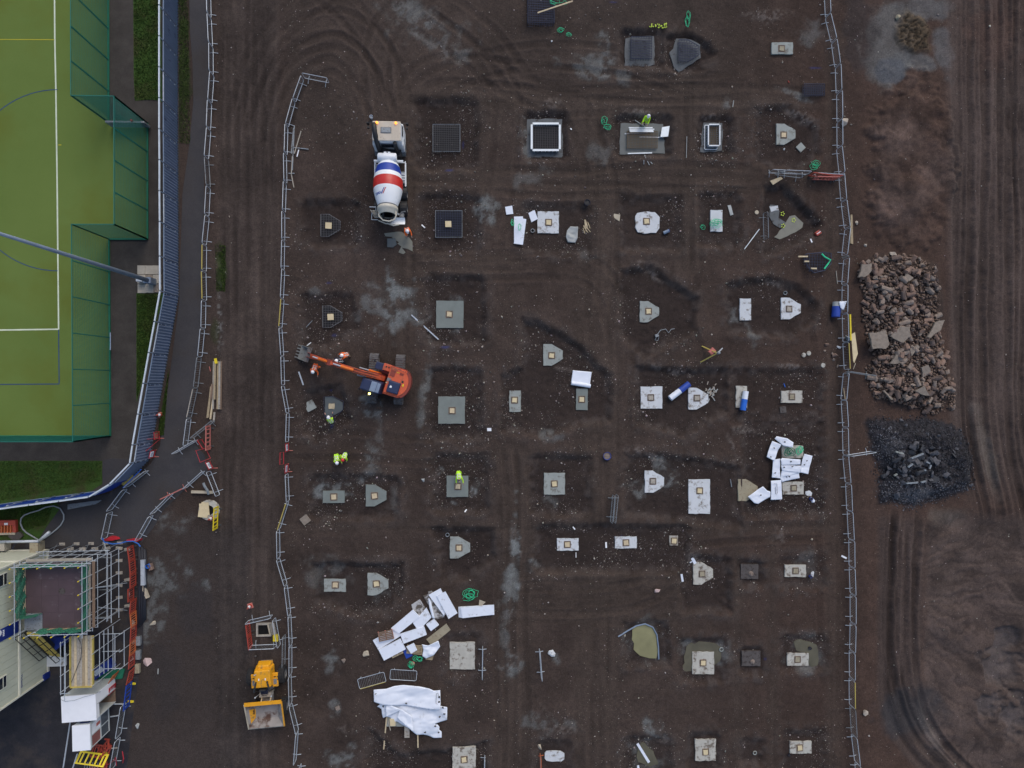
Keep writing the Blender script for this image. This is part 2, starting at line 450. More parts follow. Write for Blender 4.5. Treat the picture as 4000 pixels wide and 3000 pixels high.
def outline(cx, cy, w_, h_, kind, rz=0.0):
    a, b = w_ / 2, h_ / 2
    if kind == 'house': q = [(-a, -b), (-a + w_ * .42, -b), (a, -b * .38), (a, b * .38), (-a + w_ * .42, b), (-a, b)]
    elif kind == 'round': q = [(-a, -b * .6), (-a * .85, -b * .9), (-a * .3, -b), (a * .6, -b * .95), (a, -b * .5), (a * .98, b * .5), (a * .7, b * .9), (-a * .2, b), (-a * .8, b * .85), (-a, b * .4)]
    else: q = [(-a, -b), (a, -b), (a, b), (-a, b)]
    c, s_ = math.cos(rz), math.sin(rz)
    return [(cx + x * c - y * s_, cy + x * s_ + y * c) for x, y in q]
PADS = [
 (3056, 188, 84, 46, 'rect', 'concrete_grey', 'small grey concrete pad nearest the north end of the east barriers', 'tan', (3053, 190)),
 (3070, 524, 75, 84, 'house', 'concrete_grey', 'five-sided grey concrete pad with a loose square slab just below it', 'pale', (3061, 528)),
 (2142, 868, 84, 86, 'rect', 'concrete_white', 'square white pad half smeared with brown soil beside folded white sheets', 'wood', (2143, 869)),
 (2530, 870, 96, 88, 'round', 'concrete_white', 'ragged white pad with splashed edges and a small pipe end beside it', 'wood', (2525, 865)),
 (2799, 862, 47, 85, 'rect', 'concrete_white', 'upright white pad with green straps heaped across its middle', None, None),
 (2537, 1217, 76, 84, 'house', 'concrete_grey', 'five-sided grey pad alone in the wide pit north of the survey tripod', 'wood', (2533, 1216)),
 (2912, 1208, 44, 86, 'rect', 'concrete_white', 'plain white upright pad left of the white five-sided one', None, None),
 (3090, 1205, 78, 86, 'house', 'concrete_white', 'bright white five-sided pad beside a black pipe end near the blue roll', 'old', (3082, 1207)),
 (1757, 1228, 108, 108, 'rect', 'concrete_fresh', 'large square fresh grey pad below the long pale pole', 'pale', (1755, 1228)),
 (1764, 1602, 106, 108, 'rect', 'concrete_fresh', 'large square fresh grey pad east of the excavator counterweight', 'pale', (1766, 1604)),
 (2161, 1386, 77, 86, 'house', 'concrete_grey', 'five-sided pale grey pad above the unrolled white sheet', 'wood', (2155, 1389)),
 (2012, 1567, 46, 84, 'rect', 'concrete_grey', 'narrow upright grey pad left of the one under the white roll', 'wood', (2010, 1563)),
 (2273, 1560, 46, 85, 'rect', 'concrete_fresh', 'narrow upright grey pad just below the unrolled white sheet', 'wood', (2272, 1560)),
 (2545, 1553, 86, 88, 'rect', 'concrete_white', 'square white pad with one muddy side left of the blue and white roll', 'old', (2542, 1553)),
 (2728, 1557, 78, 86, 'house', 'concrete_white', 'bright white five-sided pad between the two blue rolls', 'old', (2722, 1555)),
 (2897, 1550, 44, 86, 'rect', 'concrete_stained', 'stained upright pad partly hidden under a blue and white roll', None, None),
 (3093, 1550, 84, 48, 'rect', 'concrete_stained', 'stained pad with a brown oval patch near the three round discs', 'tan', (3093, 1550)),
 (2166, 1890, 84, 86, 'rect', 'concrete_grey', 'square pale grey pad south of the blue bucket', 'wood', (2165, 1890)),
 (2557, 1882, 77, 87, 'house', 'concrete_white', 'white five-sided pad with a grey cement splash behind its top corner', 'old', (2550, 1880)),
 (2732, 1940, 84, 136, 'rect', 'concrete_white', 'tallest white pad, twice as long as wide', 'wood', (2733, 1917)),
 (2922, 1915, 78, 86, 'house', 'concrete_tan', 'tan stained five-sided pad with a white sheet over its lower corner', None, None),
 (3098, 1907, 84, 50, 'rect', 'concrete_stained', 'dirty cream pad at the foot of the white sheet cluster', 'tan', (3100, 1907)),
 (3096, 1765, 84, 48, 'rect', 'concrete_stained', 'cream pad with green netting strewn over it among white sheets', None, None),
 (1303, 1941, 86, 48, 'rect', 'concrete_fresh', 'small grey pad spread round with spilt cement left of the five-sided one', 'pale', (1304, 1941)),
 (1469, 1936, 82, 86, 'house', 'concrete_fresh', 'five-sided fresh grey pad south of the two yellow jacketed workers', 'pale', (1463, 1937)),
 (1787, 1900, 86, 84, 'rect', 'concrete_fresh', 'square fresh grey pad with the bent yellow worker on its edge', 'pale', (1789, 1900)),
 (2218, 2127, 86, 48, 'rect', 'concrete_white', 'white pad leftmost of a row of three small pads', 'pale', (2216, 2127)),
 (2445, 2119, 86, 46, 'rect', 'concrete_white', 'white pad in the middle of a row of three small pads', 'pale', (2445, 2120)),
 (2632, 2112, 34, 38, 'rect', 'concrete_stained', 'tiny square pad at the right end of a row of three', 'wood', (2633, 2113)),
 (1797, 2139, 80, 86, 'house', 'concrete_grey', 'five-sided grey pad with a black pipe end at its top left corner', 'pale', (1793, 2140)),
 (1308, 2287, 86, 50, 'rect', 'concrete_grey', 'grey pad left of a five-sided one above the white board stacks', 'pale', (1310, 2285)),
 (1476, 2282, 82, 88, 'house', 'concrete_grey', 'five-sided grey pad just up left of the white board stacks', 'wood', (1470, 2281)),
 (2747, 2240, 78, 88, 'house', 'concrete_stained', 'stained five-sided pad with a white scrap on its top corner', 'tan', (2742, 2242)),
 (2928, 2233, 70, 58, 'rect', 'concrete_wet', 'dark wet pad with a round stub left of the small cream pad', None, None),
 (3107, 2230, 84, 48, 'rect', 'concrete_stained', 'cream stained pad with a blue pot beside its lower corner', 'tan', (3107, 2230)),
 (1806, 2562, 100, 106, 'rect', 'concrete_stained', 'big square stained pad with a round brown patch near the white tarpaulin', None, None),
 (2747, 2590, 86, 88, 'rect', 'concrete_stained', 'square mottled pad standing in a yellow puddle', 'wood', (2746, 2589)),
 (2934, 2573, 74, 60, 'rect', 'concrete_wet', 'dark wet pad with a round stub right of the yellow puddle', None, None),
 (3117, 2576, 84, 50, 'rect', 'concrete_stained', 'cream stained pad in a shallow puddle by the east barriers', 'tan', (3115, 2576)),
 (1813, 2970, 92, 104, 'rect', 'concrete_stained', 'square stained pad cut by the bottom edge below the tarpaulin', 'wood', (1813, 2967)),
 (2167, 2955, 78, 42, 'round', 'concrete_white', 'rounded white pad at the south end beside the orange rail', None, None),
 (2756, 2930, 82, 84, 'rect', 'concrete_stained', 'square cream pad with ragged edges near the bottom puddle', 'wood', (2756, 2937)),
 (3128, 2920, 86, 48, 'rect', 'concrete_stained', 'cream pad with a yellow cover, southernmost by the east barriers', 'wood', (3124, 2921)),
]
FLATS += [(outline(p[0], p[1], p[2], p[3], p[4]), 0) for p in PADS]
FLATS += [(rect(2440, 142, 2558, 258, 2), 0), ([(2632, 150), (2738, 170), (2738, 225), (2650, 282), (2615, 205)], 0), (rect(2056, 465, 2198, 612, 2), 0), (rect(2422, 484, 2596, 600, 2), 0), (rect(2740, 478, 2822, 592, 2), 0), (rect(1688, 484, 1800, 594, 2), 0), (rect(1698, 820, 1808, 930, 2), 0), (rect(1250, 836, 1332, 926, 2), 0), (rect(1256, 1192, 1340, 1282, 2), 0), (rect(1262, 1544, 1345, 1632, 2), 0), (rect(3138, 325, 3224, 375, 2), 0), (rect(3138, 985, 3248, 1066, 2), 0), (rect(2060, -40, 2168, 92, 2), 0), ([(3005, 798), (3046, 800), (3140, 872), (3133, 895), (3030, 935)], 0), (rect(2468, 2440, 2575, 2572, 20), 0), (rect(2672, 2508, 2815, 2622, 20), 0), (rect(3100, 2495, 3198, 2608, 20), 0), (rect(2490, 2900, 2575, 2995, 20), 0), (rect(1500, 905, 1612, 992, 20), 0)]
# ---- wheel and track marks
def streaks(s, t, f, seed): return fbm(s, t * .04, f, 3, seed)
haul = sst(840, 870, PX) * sst(1105, 1075, PX)
sH = Xc + .35 * np.sin(Yc * .11)
st = streaks(sH, Yc, 2.6, 31)
hgt += haul * (st - .5) * .08
col = lerp(col, (.060, .048, .041), haul * .6)
col *= (1 + haul * ((st - .5) * .5 + (n_mid - .5) * .5))[..., None]
arc = sst(620, 480, PY + wob) * sst(1080, 1160, PX) * sst(3200, 2700, PX) * (1 - inpit)
col = lerp(col, (.058, .046, .038), arc * .4)
def cr(pts, n=8):
    """smooth curve through the points"""
    p = [np.array(q, float) for q in [pts[0]] + list(pts) + [pts[-1]]]; out = []
    for i in range(1, len(p) - 2):
        for k in range(n):
            t = k / n; out.append(.5 * (2 * p[i] + (p[i + 1] - p[i - 1]) * t + (2 * p[i - 1] - 5 * p[i] + 4 * p[i + 1] - p[i + 2]) * t * t + (3 * p[i] - p[i - 1] - 3 * p[i + 1] + p[i + 2]) * t ** 3))
    return out + [p[-2]]
def wheelrut(pts, off, wd=13, dep=.045, tone=.84, lug=True, jit=.18):
    global hgt, col
    q = cr(pts); q2 = []
    for i in range(len(q)):
        d = q[min(i + 1, len(q) - 1)] - q[max(i - 1, 0)]; d = d / (np.hypot(*d) + 1e-9); q2.append(q[i] + np.array([-d[1], d[0]]) * off)
    a = np.array(q2); x0, y0 = a.min(0) - 40; x1, y1 = a.max(0) + 40
    sel = (PX > x0) & (PX < x1) & (PY > y0) & (PY < y1)
    if not sel.any(): return
    x = PX[sel] + wob[sel] * jit; y = PY[sel] + wob[sel] * jit; best = np.full(x.shape, 1e9); arcl = np.zeros(x.shape); acc = 0
    for i in range(len(a) - 1):
        e = a[i + 1] - a[i]; L = np.hypot(*e) + 1e-9; t = np.clip(((x - a[i][0]) * e[0] + (y - a[i][1]) * e[1]) / L ** 2, 0, 1)
        d = np.hypot(x - a[i][0] - t * e[0], y - a[i][1] - t * e[1]); m = d < best; best = np.where(m, d, best); arcl = np.where(m, acc + t * L, arcl); acc += L
    fade = sst(0, 60, arcl) * sst(acc, acc - 60, arcl) * (.35 + .65 * vn(x / 46, y / 46, .5, 9)) * np.clip(1 - 2.2 * inpit[sel], 0, 1)
    g_ = np.exp(-(best / wd) ** 4) * fade; sh = np.exp(-((best - wd * 1.45) / (wd * .35)) ** 2) * fade
    hgt[sel] += -g_ * dep + sh * dep * .8 + (g_ * np.sin(arcl * 2 * PI / 11) * .02 if lug else 0)
    col[sel] = col[sel] * (1 + g_ * (tone - 1) + sh * .15)[:, None]
def track2(pts, gauge=48, **k): wheelrut(pts, -gauge, **k); wheelrut(pts, gauge, **k)
for pts in ([(1000, 760), (1020, 480), (1120, 260), (1300, 180), (1430, 300), (1500, 470)], [(960, 700), (1000, 380), (1120, 160), (1330, 90), (1500, 230), (1560, 460)], [(1060, 620), (1130, 330), (1280, 230), (1400, 290)], [(930, 500), (1010, 220), (1180, 30), (1330, -60)],
            [(1530, 470), (1500, 250), (1380, 60), (1240, -60)], [(1500, 470), (1470, 300), (1500, 120), (1640, -40)], [(1580, 440), (1640, 300), (1800, 270), (2100, 300), (2500, 350), (2900, 330)], [(1560, 460), (1700, 330), (2000, 230), (2350, 230), (2700, 330)], [(1620, 60), (1800, 180), (2000, 330), (2200, 380)],
            [(1700, 0), (1900, 150), (2050, 340), (2200, 400), (2600, 380), (3150, 400)], [(2230, 380), (2350, 700), (2360, 1000), (2330, 1300)], [(1920, 700), (2200, 720), (2600, 690), (2950, 700)], [(1900, 1000), (1960, 700), (1980, 400), (1900, 200)],
            [(2000, 2950), (1990, 2500), (2000, 2050), (1960, 1750)], [(1560, 1060), (1900, 1040), (2300, 1060), (2420, 1300), (2400, 1700)], [(2700, 1400), (2650, 1200), (2690, 1000), (2680, 700)], [(3200, 600), (3190, 1100), (3230, 1400), (3240, 2000), (3260, 2700)], [(2060, 2350), (2400, 2340), (2600, 2260), (2650, 2100), (3000, 2060), (3230, 2060)], [(1560, 1000), (1540, 1200), (1530, 1380)], [(1100, 1740), (1400, 1740), (1650, 1760), (1950, 1720)]):
    track2(pts)
for x_, dx in ((880, 6), (930, -10), (985, 8), (1040, -6)):
    for k_ in (-1, 1): wheelrut([(x_ + dx * k_, -80), (x_ - dx + k_ * 9, 500), (x_ + 12, 1000), (x_ - dx * k_, 1600), (x_ - 10, 2200), (x_ + dx, 3080)], 24 * k_, wd=11, dep=.02, tone=.9)
for (x0, x1, y0, y1, v) in ((1940, 2080, 1740, 3100, 1), (1560, 3200, 640, 760, 0), (2240, 2420, 380, 3100, 1), (1560, 3200, 330, 430, 0), (1560, 2050, 985, 1080, 0), (1500, 1640, 600, 1400, 1), (2640, 2740, 300, 1080, 1), (1100, 3250, 2040, 2080, 0), (2000, 2700, 2230, 2440, 0), (2860, 2900, 2080, 3100, 1), (3000, 3040, 2080, 3100, 1), (3225, 3300, 100, 3100, 1)):
    m = sst(x0 - 25, x0 + 25, PX + wob * .5) * sst(x1 + 25, x1 - 25, PX + wob * .5) * sst(y0 - 25, y0 + 25, PY + wob * .5) * sst(y1 + 25, y1 - 25, PY + wob * .5) * (1 - inpit)
    q = streaks(Xc, Yc, 2.2, 40) if v else streaks(Yc, Xc, 2.2, 41)
    col = lerp(col, (.060, .046, .037), m * .55)
    col *= (1 + m * (q - .5) * .55)[..., None]
    hgt += m * (q - .5) * .10 - m * .03
def blob(cx, cy, rx, ry, rot=0, sharp=.6, amp=.9, seed=3):
    c, s_ = math.cos(rot), math.sin(rot)
    u = ((PX - cx) * c + (PY - cy) * s_) / rx; v = (-(PX - cx) * s_ + (PY - cy) * c) / ry
    d = np.sqrt(u * u + v * v) + (fbm(Xc, Yc, .9, 4, seed) - .5) * amp * 1.4
    return sst(1, 1 - sharp, d)
# washed-out cement and dried slurry, grey patches (cx, cy, rx, ry, rot, strength)
GREY = [(1535, 1200, 75, 110, .1, .85), (1450, 1180, 70, 60, .3, .45), (1600, 1230, 60, 40, 0, .5), (1450, 1590, 45, 45, 0, .6), (1480, 1700, 30, 120, .1, .25), (1660, 1500, 20, 190, .12, .5), (1450, 1790, 35, 60, 0, .5),
 (1640, 80, 180, 75, .45, .3), (1700, 160, 130, 60, .6, .3), (1560, 40, 130, 45, 0, .2), (2515, 2510, 62, 80, 0, .35), (2742, 2560, 90, 66, 0, .45), (3150, 2545, 60, 62, 0, .4), (2530, 2950, 60, 55, 0, .35), (3140, 2200, 60, 50, 0, .2), (2060, 540, 22, 80, 0, .6), (2300, 260, 110, 50, 0, .45), (2360, 180, 35, 60, 0, .5), (2420, 290, 60, 35, 0, .35), (1900, 830, 45, 55, 0, .75), (1240, 1140, 40, 20, .3, .4),
 (1300, 1910, 85, 42, 0, .8), (2010, 2110, 22, 130, 0, .95), (2000, 2260, 30, 120, 0, .6), (2080, 2200, 30, 25, 0, .9), (2000, 2600, 45, 50, 0, .65), (1970, 2480, 25, 90, 0, .35), (2590, 1850, 45, 50, 0, .7), (2500, 1900, 60, 35, .3, .55), (2140, 1960, 35, 50, 0, .35),
 (2880, 1240, 35, 40, 0, .5), (2940, 1310, 25, 90, -.3, .4), (2080, 500, 35, 50, 0, .5), (2080, 700, 60, 40, 0, .3), (2350, 590, 50, 40, 0, .3), (1300, 2600, 35, 40, 0, .75), (1310, 2770, 25, 35, 0, .5), (1320, 2965, 50, 40, 0, .6), (2170, 2560, 20, 35, 0, .6),
 (640, 2275, 125, 75, .2, 1.3), (600, 2400, 55, 120, 0, 1.0), (690, 2050, 60, 60, .4, .45), (640, 1990, 40, 60, .4, .5), (560, 2450, 30, 60, 0, .7), (2310, 1000, 60, 30, 0, .2), (1260, 2190, 80, 30, .1, .3), (2560, 2860, 90, 35, .6, .6), (2150, 2830, 120, 45, .1, .35), (1370, 2960, 30, 40, 0, .5),
 (1460, 2300, 50, 60, 0, .3), (1540, 1930, 30, 60, 0, .25), (3170, 130, 60, 45, 0, .3), (3110, 370, 90, 14, .4, .5), (2130, 1695, 50, 25, .3, .4), (2840, 400, 20, 25, 0, .5), (1280, 2240, 80, 60, 0, .25), (1780, 1160, 45, 25, 0, .7), (1735, 1240, 35, 14, -.3, .6), (1780, 1300, 28, 26, 0, .6), (1860, 1900, 14, 30, .3, .8), (1770, 1965, 18, 10, .5, .7), (1720, 1840, 16, 14, 0, .6)]
n_cr = fbm(Xc, Yc, 1.3, 5, 57, .65)
for i, (cx, cy, rx, ry, rt, s_) in enumerate(GREY):
    m = blob(cx, cy, rx * 1.2, ry * 1.2, rt, .7, 1.5, 3 + i % 7)
    tx = .12 + 1.05 * np.clip((n_cr - .43) * 8, 0, 1)
    col = lerp(col, (.165, .178, .172), np.clip(m * s_ * tx, 0, 1))
# pale broken-stone fans
for (cx, cy, rx, ry, rt, s_) in [(2560, 1075, 120, 22, .55, .8), (2640, 1450, 150, 20, .25, .9), (2480, 1760, 60, 30, .2, .8), (2560, 1790, 60, 16, .5, .7), (2490, 440, 80, 22, 0, .9), (2780, 455, 40, 12, 0, .7), (3000, 60, 120, 30, 0, .6), (3120, 450, 90, 26, .5, .8), (3010, 1100, 140, 16, .35, .8), (2190, 1440, 80, 16, .2, .4), (2900, 1680, 50, 26, 0, .7), (3090, 1430, 90, 14, 0, .7), (2730, 2200, 70, 30, .7, .6), (2210, 2850, 120, 26, .1, .6), (2600, 2890, 60, 30, .8, .7), (2130, 2780, 60, 20, 1, .5), (2310, 1900, 20, 60, .2, .4), (2760, 2520, 70, 16, .2, .5), (1360, 2850, 60, 20, .1, .4), (3050, 2100, 60, 70, 0, .5), (2170, 400, 70, 26, 0, .5), (3360, 200, 22, 80, 0, .6), (2850, 1810, 60, 30, 0, .4), (2860, 1740, 14, 60, -.4, .7), (1480, 1490, 20, 12, 0, .5)]:
    m = blob(cx, cy, rx, ry, rt, .8, 1.0, 9)
    col = lerp(col, (.135, .118, .105), m * s_ * np.clip((n_x - .38) * 4, 0, 1))
    hgt += m * s_ * (.05 + (n_x - .5) * .09)
for x_ in (1968, 2012, 2058):
    wheelrut([(x_, 1740), (x_ + 14, 2050), (x_ - 8, 2400), (x_ + 6, 2750), (x_, 3080)], 0, wd=11, dep=.05, tone=.78)
# ---- east side: spoil, clay and the plant track
rough = east * sst(3720, 3600, PX + wob) * np.maximum(sst(250, 330, PY) * sst(1080, 950, PY), 0)
spoil = blob(3560, 640, 190, 380, 0, .35, .5, 13)
hgt += spoil * (.35 + (fbm(Xc, Yc, .5, 5, 14) - .5) * .75)
col = lerp(col, (.092, .066, .055), spoil * np.clip((fbm(Xc, Yc, .35, 4, 15) - .35) * 3, 0, 1) * .75)
clay = blob(3480, 150, 120, 190, .15, .3, .5, 17)
col = lerp(col, (.115, .118, .112), clay * (.5 + .5 * n_mid))
clay2 = np.maximum(blob(3610, 30, 120, 60, 0, .4, .7, 61), np.maximum(blob(3690, 210, 50, 130, -.1, .5, .8, 62), blob(3590, 245, 110, 40, .2, .5, .8, 63)))
col = lerp(col, (.105, .108, .106), clay2 * (.4 + .5 * n_mid))
col *= (1 + spoil * (fbm(Xc, Yc, .7, 5, 64, .6) - .5) * 1.5)[..., None]
clod = blob(3570, 130, 85, 95, 0, .4, .4, 18)
vor = np.abs(fbm(Xc, Yc, 3.0, 3, 19) - .5) * 2
col = lerp(col, (.095, .072, .046), clod * .9); col *= (1 - clod * sst(.25, 0, vor) * .5)[..., None]
hgt += clod * (.25 + (1 - sst(.3, 0, vor)) * .22 - .15)
tar = blob(3480, 275, 75, 60, 0, .3, .4, 21); col = lerp(col, (.085, .092, .10), tar * .8)
dk = blob(3360, 120, 90, 190, 0, .4, .6, 22); col = lerp(col, (.042, .036, .035), dk * .6)
cx_t = np.where(PY > 1500, 3860 + ((PY - 1500) / 420) ** 2 * 60, 3860 + (1500 - PY) * -.008)
trk = sst(175, 130, np.abs(PX - cx_t)) * sst(2100, 1750, PY)
trk = np.maximum(trk, sst(150, 100, np.abs(PX - 3890)) * sst(1800, 1500, PY))
sx = (PX - cx_t) / 45
tq = fbm(sx, PY / 45 * .035, 1.6, 3, 44)
cleat = np.sin(PY / 45 * 2 * PI / .24 + 2 * np.sin(sx * 1.2)) * sst(.15, .6, np.abs(np.sin(sx * 1.1)))
hgt += trk * ((tq - .5) * .55 + cleat * .018)
col = lerp(col, (.070, .056, .049), trk * .65); col *= (1 + trk * (tq - .5) * 1.1)[..., None]
cx2 = np.where(PY > 2700, 3515 + ((PY - 2700) / 60) ** 2 * 6, 3515 + 0 * PY)
trk2 = sst(100, 70, np.abs(PX - cx2)) * sst(1980, 2060, PY)
tq2 = fbm((PX - cx2) / 45, PY / 45 * .03, 1.9, 3, 47)
hgt += trk2 * (tq2 - .5) * .5
col = lerp(col, (.066, .053, .047), trk2 * .6); col *= (1 + trk2 * (tq2 - .5) * 1.1)[..., None]
for i_, x_ in enumerate((3762, 3786, 3812, 3838, 3872, 3900, 3935, 3962, 3990)):
    j_ = (i_ * 37 % 11) - 5
    wheelrut([(x_ + j_, -80), (x_ - j_, 500), (x_ + j_ * 1.5, 1000), (x_ - j_ * .5 - 6, 1480), (x_ + 14, 1750), (x_ + 80, 2050)], 0, wd=(7, 12, 6, 15, 9, 6, 14, 8, 11)[i_], dep=(.08, .2, .06, .18, .1, .05, .2, .12, .15)[i_], tone=(.85, .6, .85, .65, .8, .9, .58, .8, .7)[i_], jit=.45)
for i_, x_ in enumerate((3452, 3474, 3502, 3532, 3566)):
    wheelrut([(x_ + 20, 1985), (x_ + 4, 2250), (x_ + 2, 2500), (x_ + 36, 2720), (x_ + 120, 2900), (x_ + 300, 3080)], 0, wd=(7, 14, 8, 6, 13)[i_], dep=(.07, .18, .10, .05, .17)[i_], tone=(.85, .62, .8, .9, .6)[i_], jit=.45)
# pale slick bank by the curve, drained basins south-east
m = blob(3880, 130, 170, 220, 0, .7, .8, 51); col = lerp(col, (.090, .058, .046), m * .6)
m = blob(3850, 1760, 45, 260, -.25, .8, .6, 23); col = lerp(col, (.125, .108, .092), m * .75); 
m = blob(3700, 2020, 110, 60, 0, .7, .6, 24); col = lerp(col, (.110, .094, .078), m * .7)
m = blob(3640, 2860, 30, 160, -.5, .8, .5, 26); col = lerp(col, (.14, .13, .12), m * .7)
fan = sst(3580, 3640, PX) * sst(1980, 2060, PY)
fa = np.arctan2(PY - 2300, PX - 3300); fr = np.hypot(PY - 2300, PX - 3300)
gul = 1 - np.abs(2 * fbm(fa * 9 + n_mid * 2.0, fr / 420, 1.0, 4, 28) - 1)
hgt += fan * ((gul - .7) * -.22 + (fbm(Xc, Yc, .16, 5, 29) - .5) * 1.5)
col = lerp(col, (.080, .064, .056), fan * .6); col *= (1 - fan * sst(.88, 1.0, gul) * .28)[..., None] * (1 + fan * (fbm(Xc, Yc, .5, 4, 58) - .5) * .8)[..., None]
for (cx, cy, rx, ry) in ((3920, 2560, 75, 110), (3960, 2800, 60, 80), (3860, 2760, 60, 50)):
    m = blob(cx, cy, rx * 1.1, ry * 1.1, 0, .5, 1.3, 30); hgt -= m * .3
    flat = m * .8
    col = lerp(col, (.098, .084, .078), m * .7)
# heaps under the broken piles and the black planings
HEAP1 = [(3370, 1010), (3500, 985), (3660, 1030), (3680, 1180), (3670, 1300), (3700, 1450), (3720, 1540), (3640, 1600), (3500, 1590), (3420, 1560), (3400, 1420), (3385, 1260), (3355, 1130)]
HEAP2 = [(3395, 1640), (3600, 1628), (3760, 1680), (3800, 1800), (3800, 1900), (3680, 1950), (3560, 1985), (3440, 1950), (3420, 1800)]
d1 = sdpoly(HEAP1, 90) + wob * 1.2; d2 = sdpoly(HEAP2, 90) + wob * 1.7
h1 = sst(15, -80, d1); h2 = sst(12, -70, d2)
hgt += h1 * (.75 + (fbm(Xc, Yc, .6, 3, 33) - .5) * .8)
col = lerp(col, (.043, .032, .027), sst(10, -15, d1) * .85)
hgt += h2 * (.8 + (fbm(Xc, Yc, .5, 4, 34) - .5) * 1.0 + (n_fin - .5) * .3)
hp2 = sst(14, -12, d2)
col = lerp(col, (.020, .021, .025), hp2 * .92)
col *= (1 + hp2 * (n_x - .45) * 1.6)[..., None]
m = blob(3560, 1930, 75, 40, 0, .5, .5, 36); col = lerp(col, (.085, .09, .097), m * .75)
m = blob(3470, 1740, 50, 50, 0, .5, .6, 37); col = lerp(col, (.06, .062, .068), m * .7)
m = blob(3560, 2790, 170, 120, -.3, .5, .6, 38); col = lerp(col, (.034, .035, .038), m * .7)
# dark oily stain on the yard edge
m = blob(760, 2380, 90, 120, 0, .5, .6, 39); col = lerp(col, (.032, .031, .034), m * .6)
m = blob(650, 2650, 80, 200, 0, .6, .6, 42); col = lerp(col, (.036, .034, .036), m * .5)
lw = sst(1000, 950, PX) * sst(2000, 2100, PY); col = lerp(col, (.046, .0405, .038), lw * .5)
for cx, cy, rx, ry in ((1808, 560, 5, 22), (1752, 665, 24, 5), (1287, 1105, 14, 5), (1740, 1356, 24, 5), (1305, 1310, 12, 6), (1290, 1525, 8, 8), (1292, 1665, 6, 12), (2395, 8, 20, 3), (3185, 265, 30, 4), (2430, 2105, 4, 16), (2990, 2574, 8, 6)):
    m = blob(cx, cy, rx, ry, 0, .6, .8, 60); col = lerp(col, (.03, .045, .16), m * .55)
# verges with thin grass
grass_c = np.array((.030, .050, .014))
gv = np.clip(blob(715, 250, 34, 280, 0, .5, .9, 43) + blob(720, 1500, 20, 260, .1, .5, .9, 44) * .8 + blob(860, 1050, 24, 110, 0, .5, .9, 45) * .9 + blob(640, 1640, 24, 80, 0, .5, .9, 46) * .8 + blob(840, 1290, 20, 60, 0, .5, .9, 46) * .5, 0, 1)
col = col * (1 - gv[..., None] * .8) + grass_c * gv[..., None] * .8 * (.6 + .9 * n_fin[..., None])
ps = blob(860, 1250, 16, 140, 0, .6, 1.0, 48); col = lerp(col, (.15, .15, .14), ps * np.clip((n_x - .5) * 5, 0, 1) * .8)
hgt *= (1 - yard)
for q_, e_ in FLATS:
    m = sst(12, 0, sdpoly(q_, 30)); hgt = hgt * (1 - m) + (-pit * 1.0) * m
col *= np.array([.95, .935, .95])
col *= (1 + (fbm(Xc, Yc, .8, 5, 55, .6) - .5) * .5 * (1 - yard) + (n_x - .5) * .35)[..., None]
col *= (1 + .16 * east)[..., None]
hgt *= np.clip(1 - sst(44, 53, np.abs(GX)) * .0, 0, 1)
hole = np.hypot((PX - 1049) , (PY - 2458)); 
outer = (np.abs(GX) > 54.5) | (np.abs(GY) > 40.5)
hgt = np.where(outer, 0, hgt)
col = np.clip(col, .008, .6)
HG = hgt
def gz(x, y):
    i = (x - xs[8]) / STEP + 8; j = (y - ys[8]) / STEP + 8
    i = min(max(i, 0), len(xs) - 2.001); j = min(max(j, 0), len(ys) - 2.001)
    a, b = int(i), int(j); u, v = i - a, j - b
    return float((HG[b, a] * (1 - u) + HG[b, a + 1] * u) * (1 - v) + (HG[b + 1, a] * (1 - u) + HG[b + 1, a + 1] * u) * v)
def G(px, py, dz=0.0):
    """the point of the ground that the photograph shows at this pixel, plus dz"""
    z = 0.0
    for _ in range(3):
        p = P(px, py, z + dz); z = gz(p.x, p.y)
    return Vector((p.x, p.y, z + dz))
def level(px0, py0, px1, py1, z=None):
    pass
def grid_mesh(name, X, Y, Z, C, m):
    ny, nx = X.shape
    me = bpy.data.meshes.new(name)
    co = np.stack([X, Y, Z], -1).reshape(-1, 3).astype(np.float32)
    idx = np.arange(ny * nx).reshape(ny, nx)
    q = np.stack([idx[:-1, :-1], idx[:-1, 1:], idx[1:, 1:], idx[1:, :-1]], -1).reshape(-1, 4)
    me.vertices.add(len(co)); me.vertices.foreach_set('co', co.ravel())
    me.loops.add(q.size); me.loops.foreach_set('vertex_index', q.ravel().astype(np.int32))
    me.polygons.add(len(q)); me.polygons.foreach_set('loop_start', np.arange(0, q.size, 4, dtype=np.int32))
    me.polygons.foreach_set('use_smooth', np.ones(len(q), bool))
    me.update(calc_edges=True)
    if C is not None:
        a = me.color_attributes.new('Col', 'FLOAT_COLOR', 'POINT')
        c4 = np.ones((len(co), 4), np.float32); c4[:, :3] = C.reshape(-1, 3)
        a.data.foreach_set('color', c4.ravel())
    me.materials.append(MATS[m])
    o = bpy.data.objects.new(name, me); COL.objects.link(o)
    return o
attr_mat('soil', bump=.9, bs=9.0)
g = grid_mesh('ground', GX, GY, HG, col, 'soil'); g['kind'] = 'structure'; g['label'] = 'bare brown earth of the building site, rutted and dug out round the foundations'

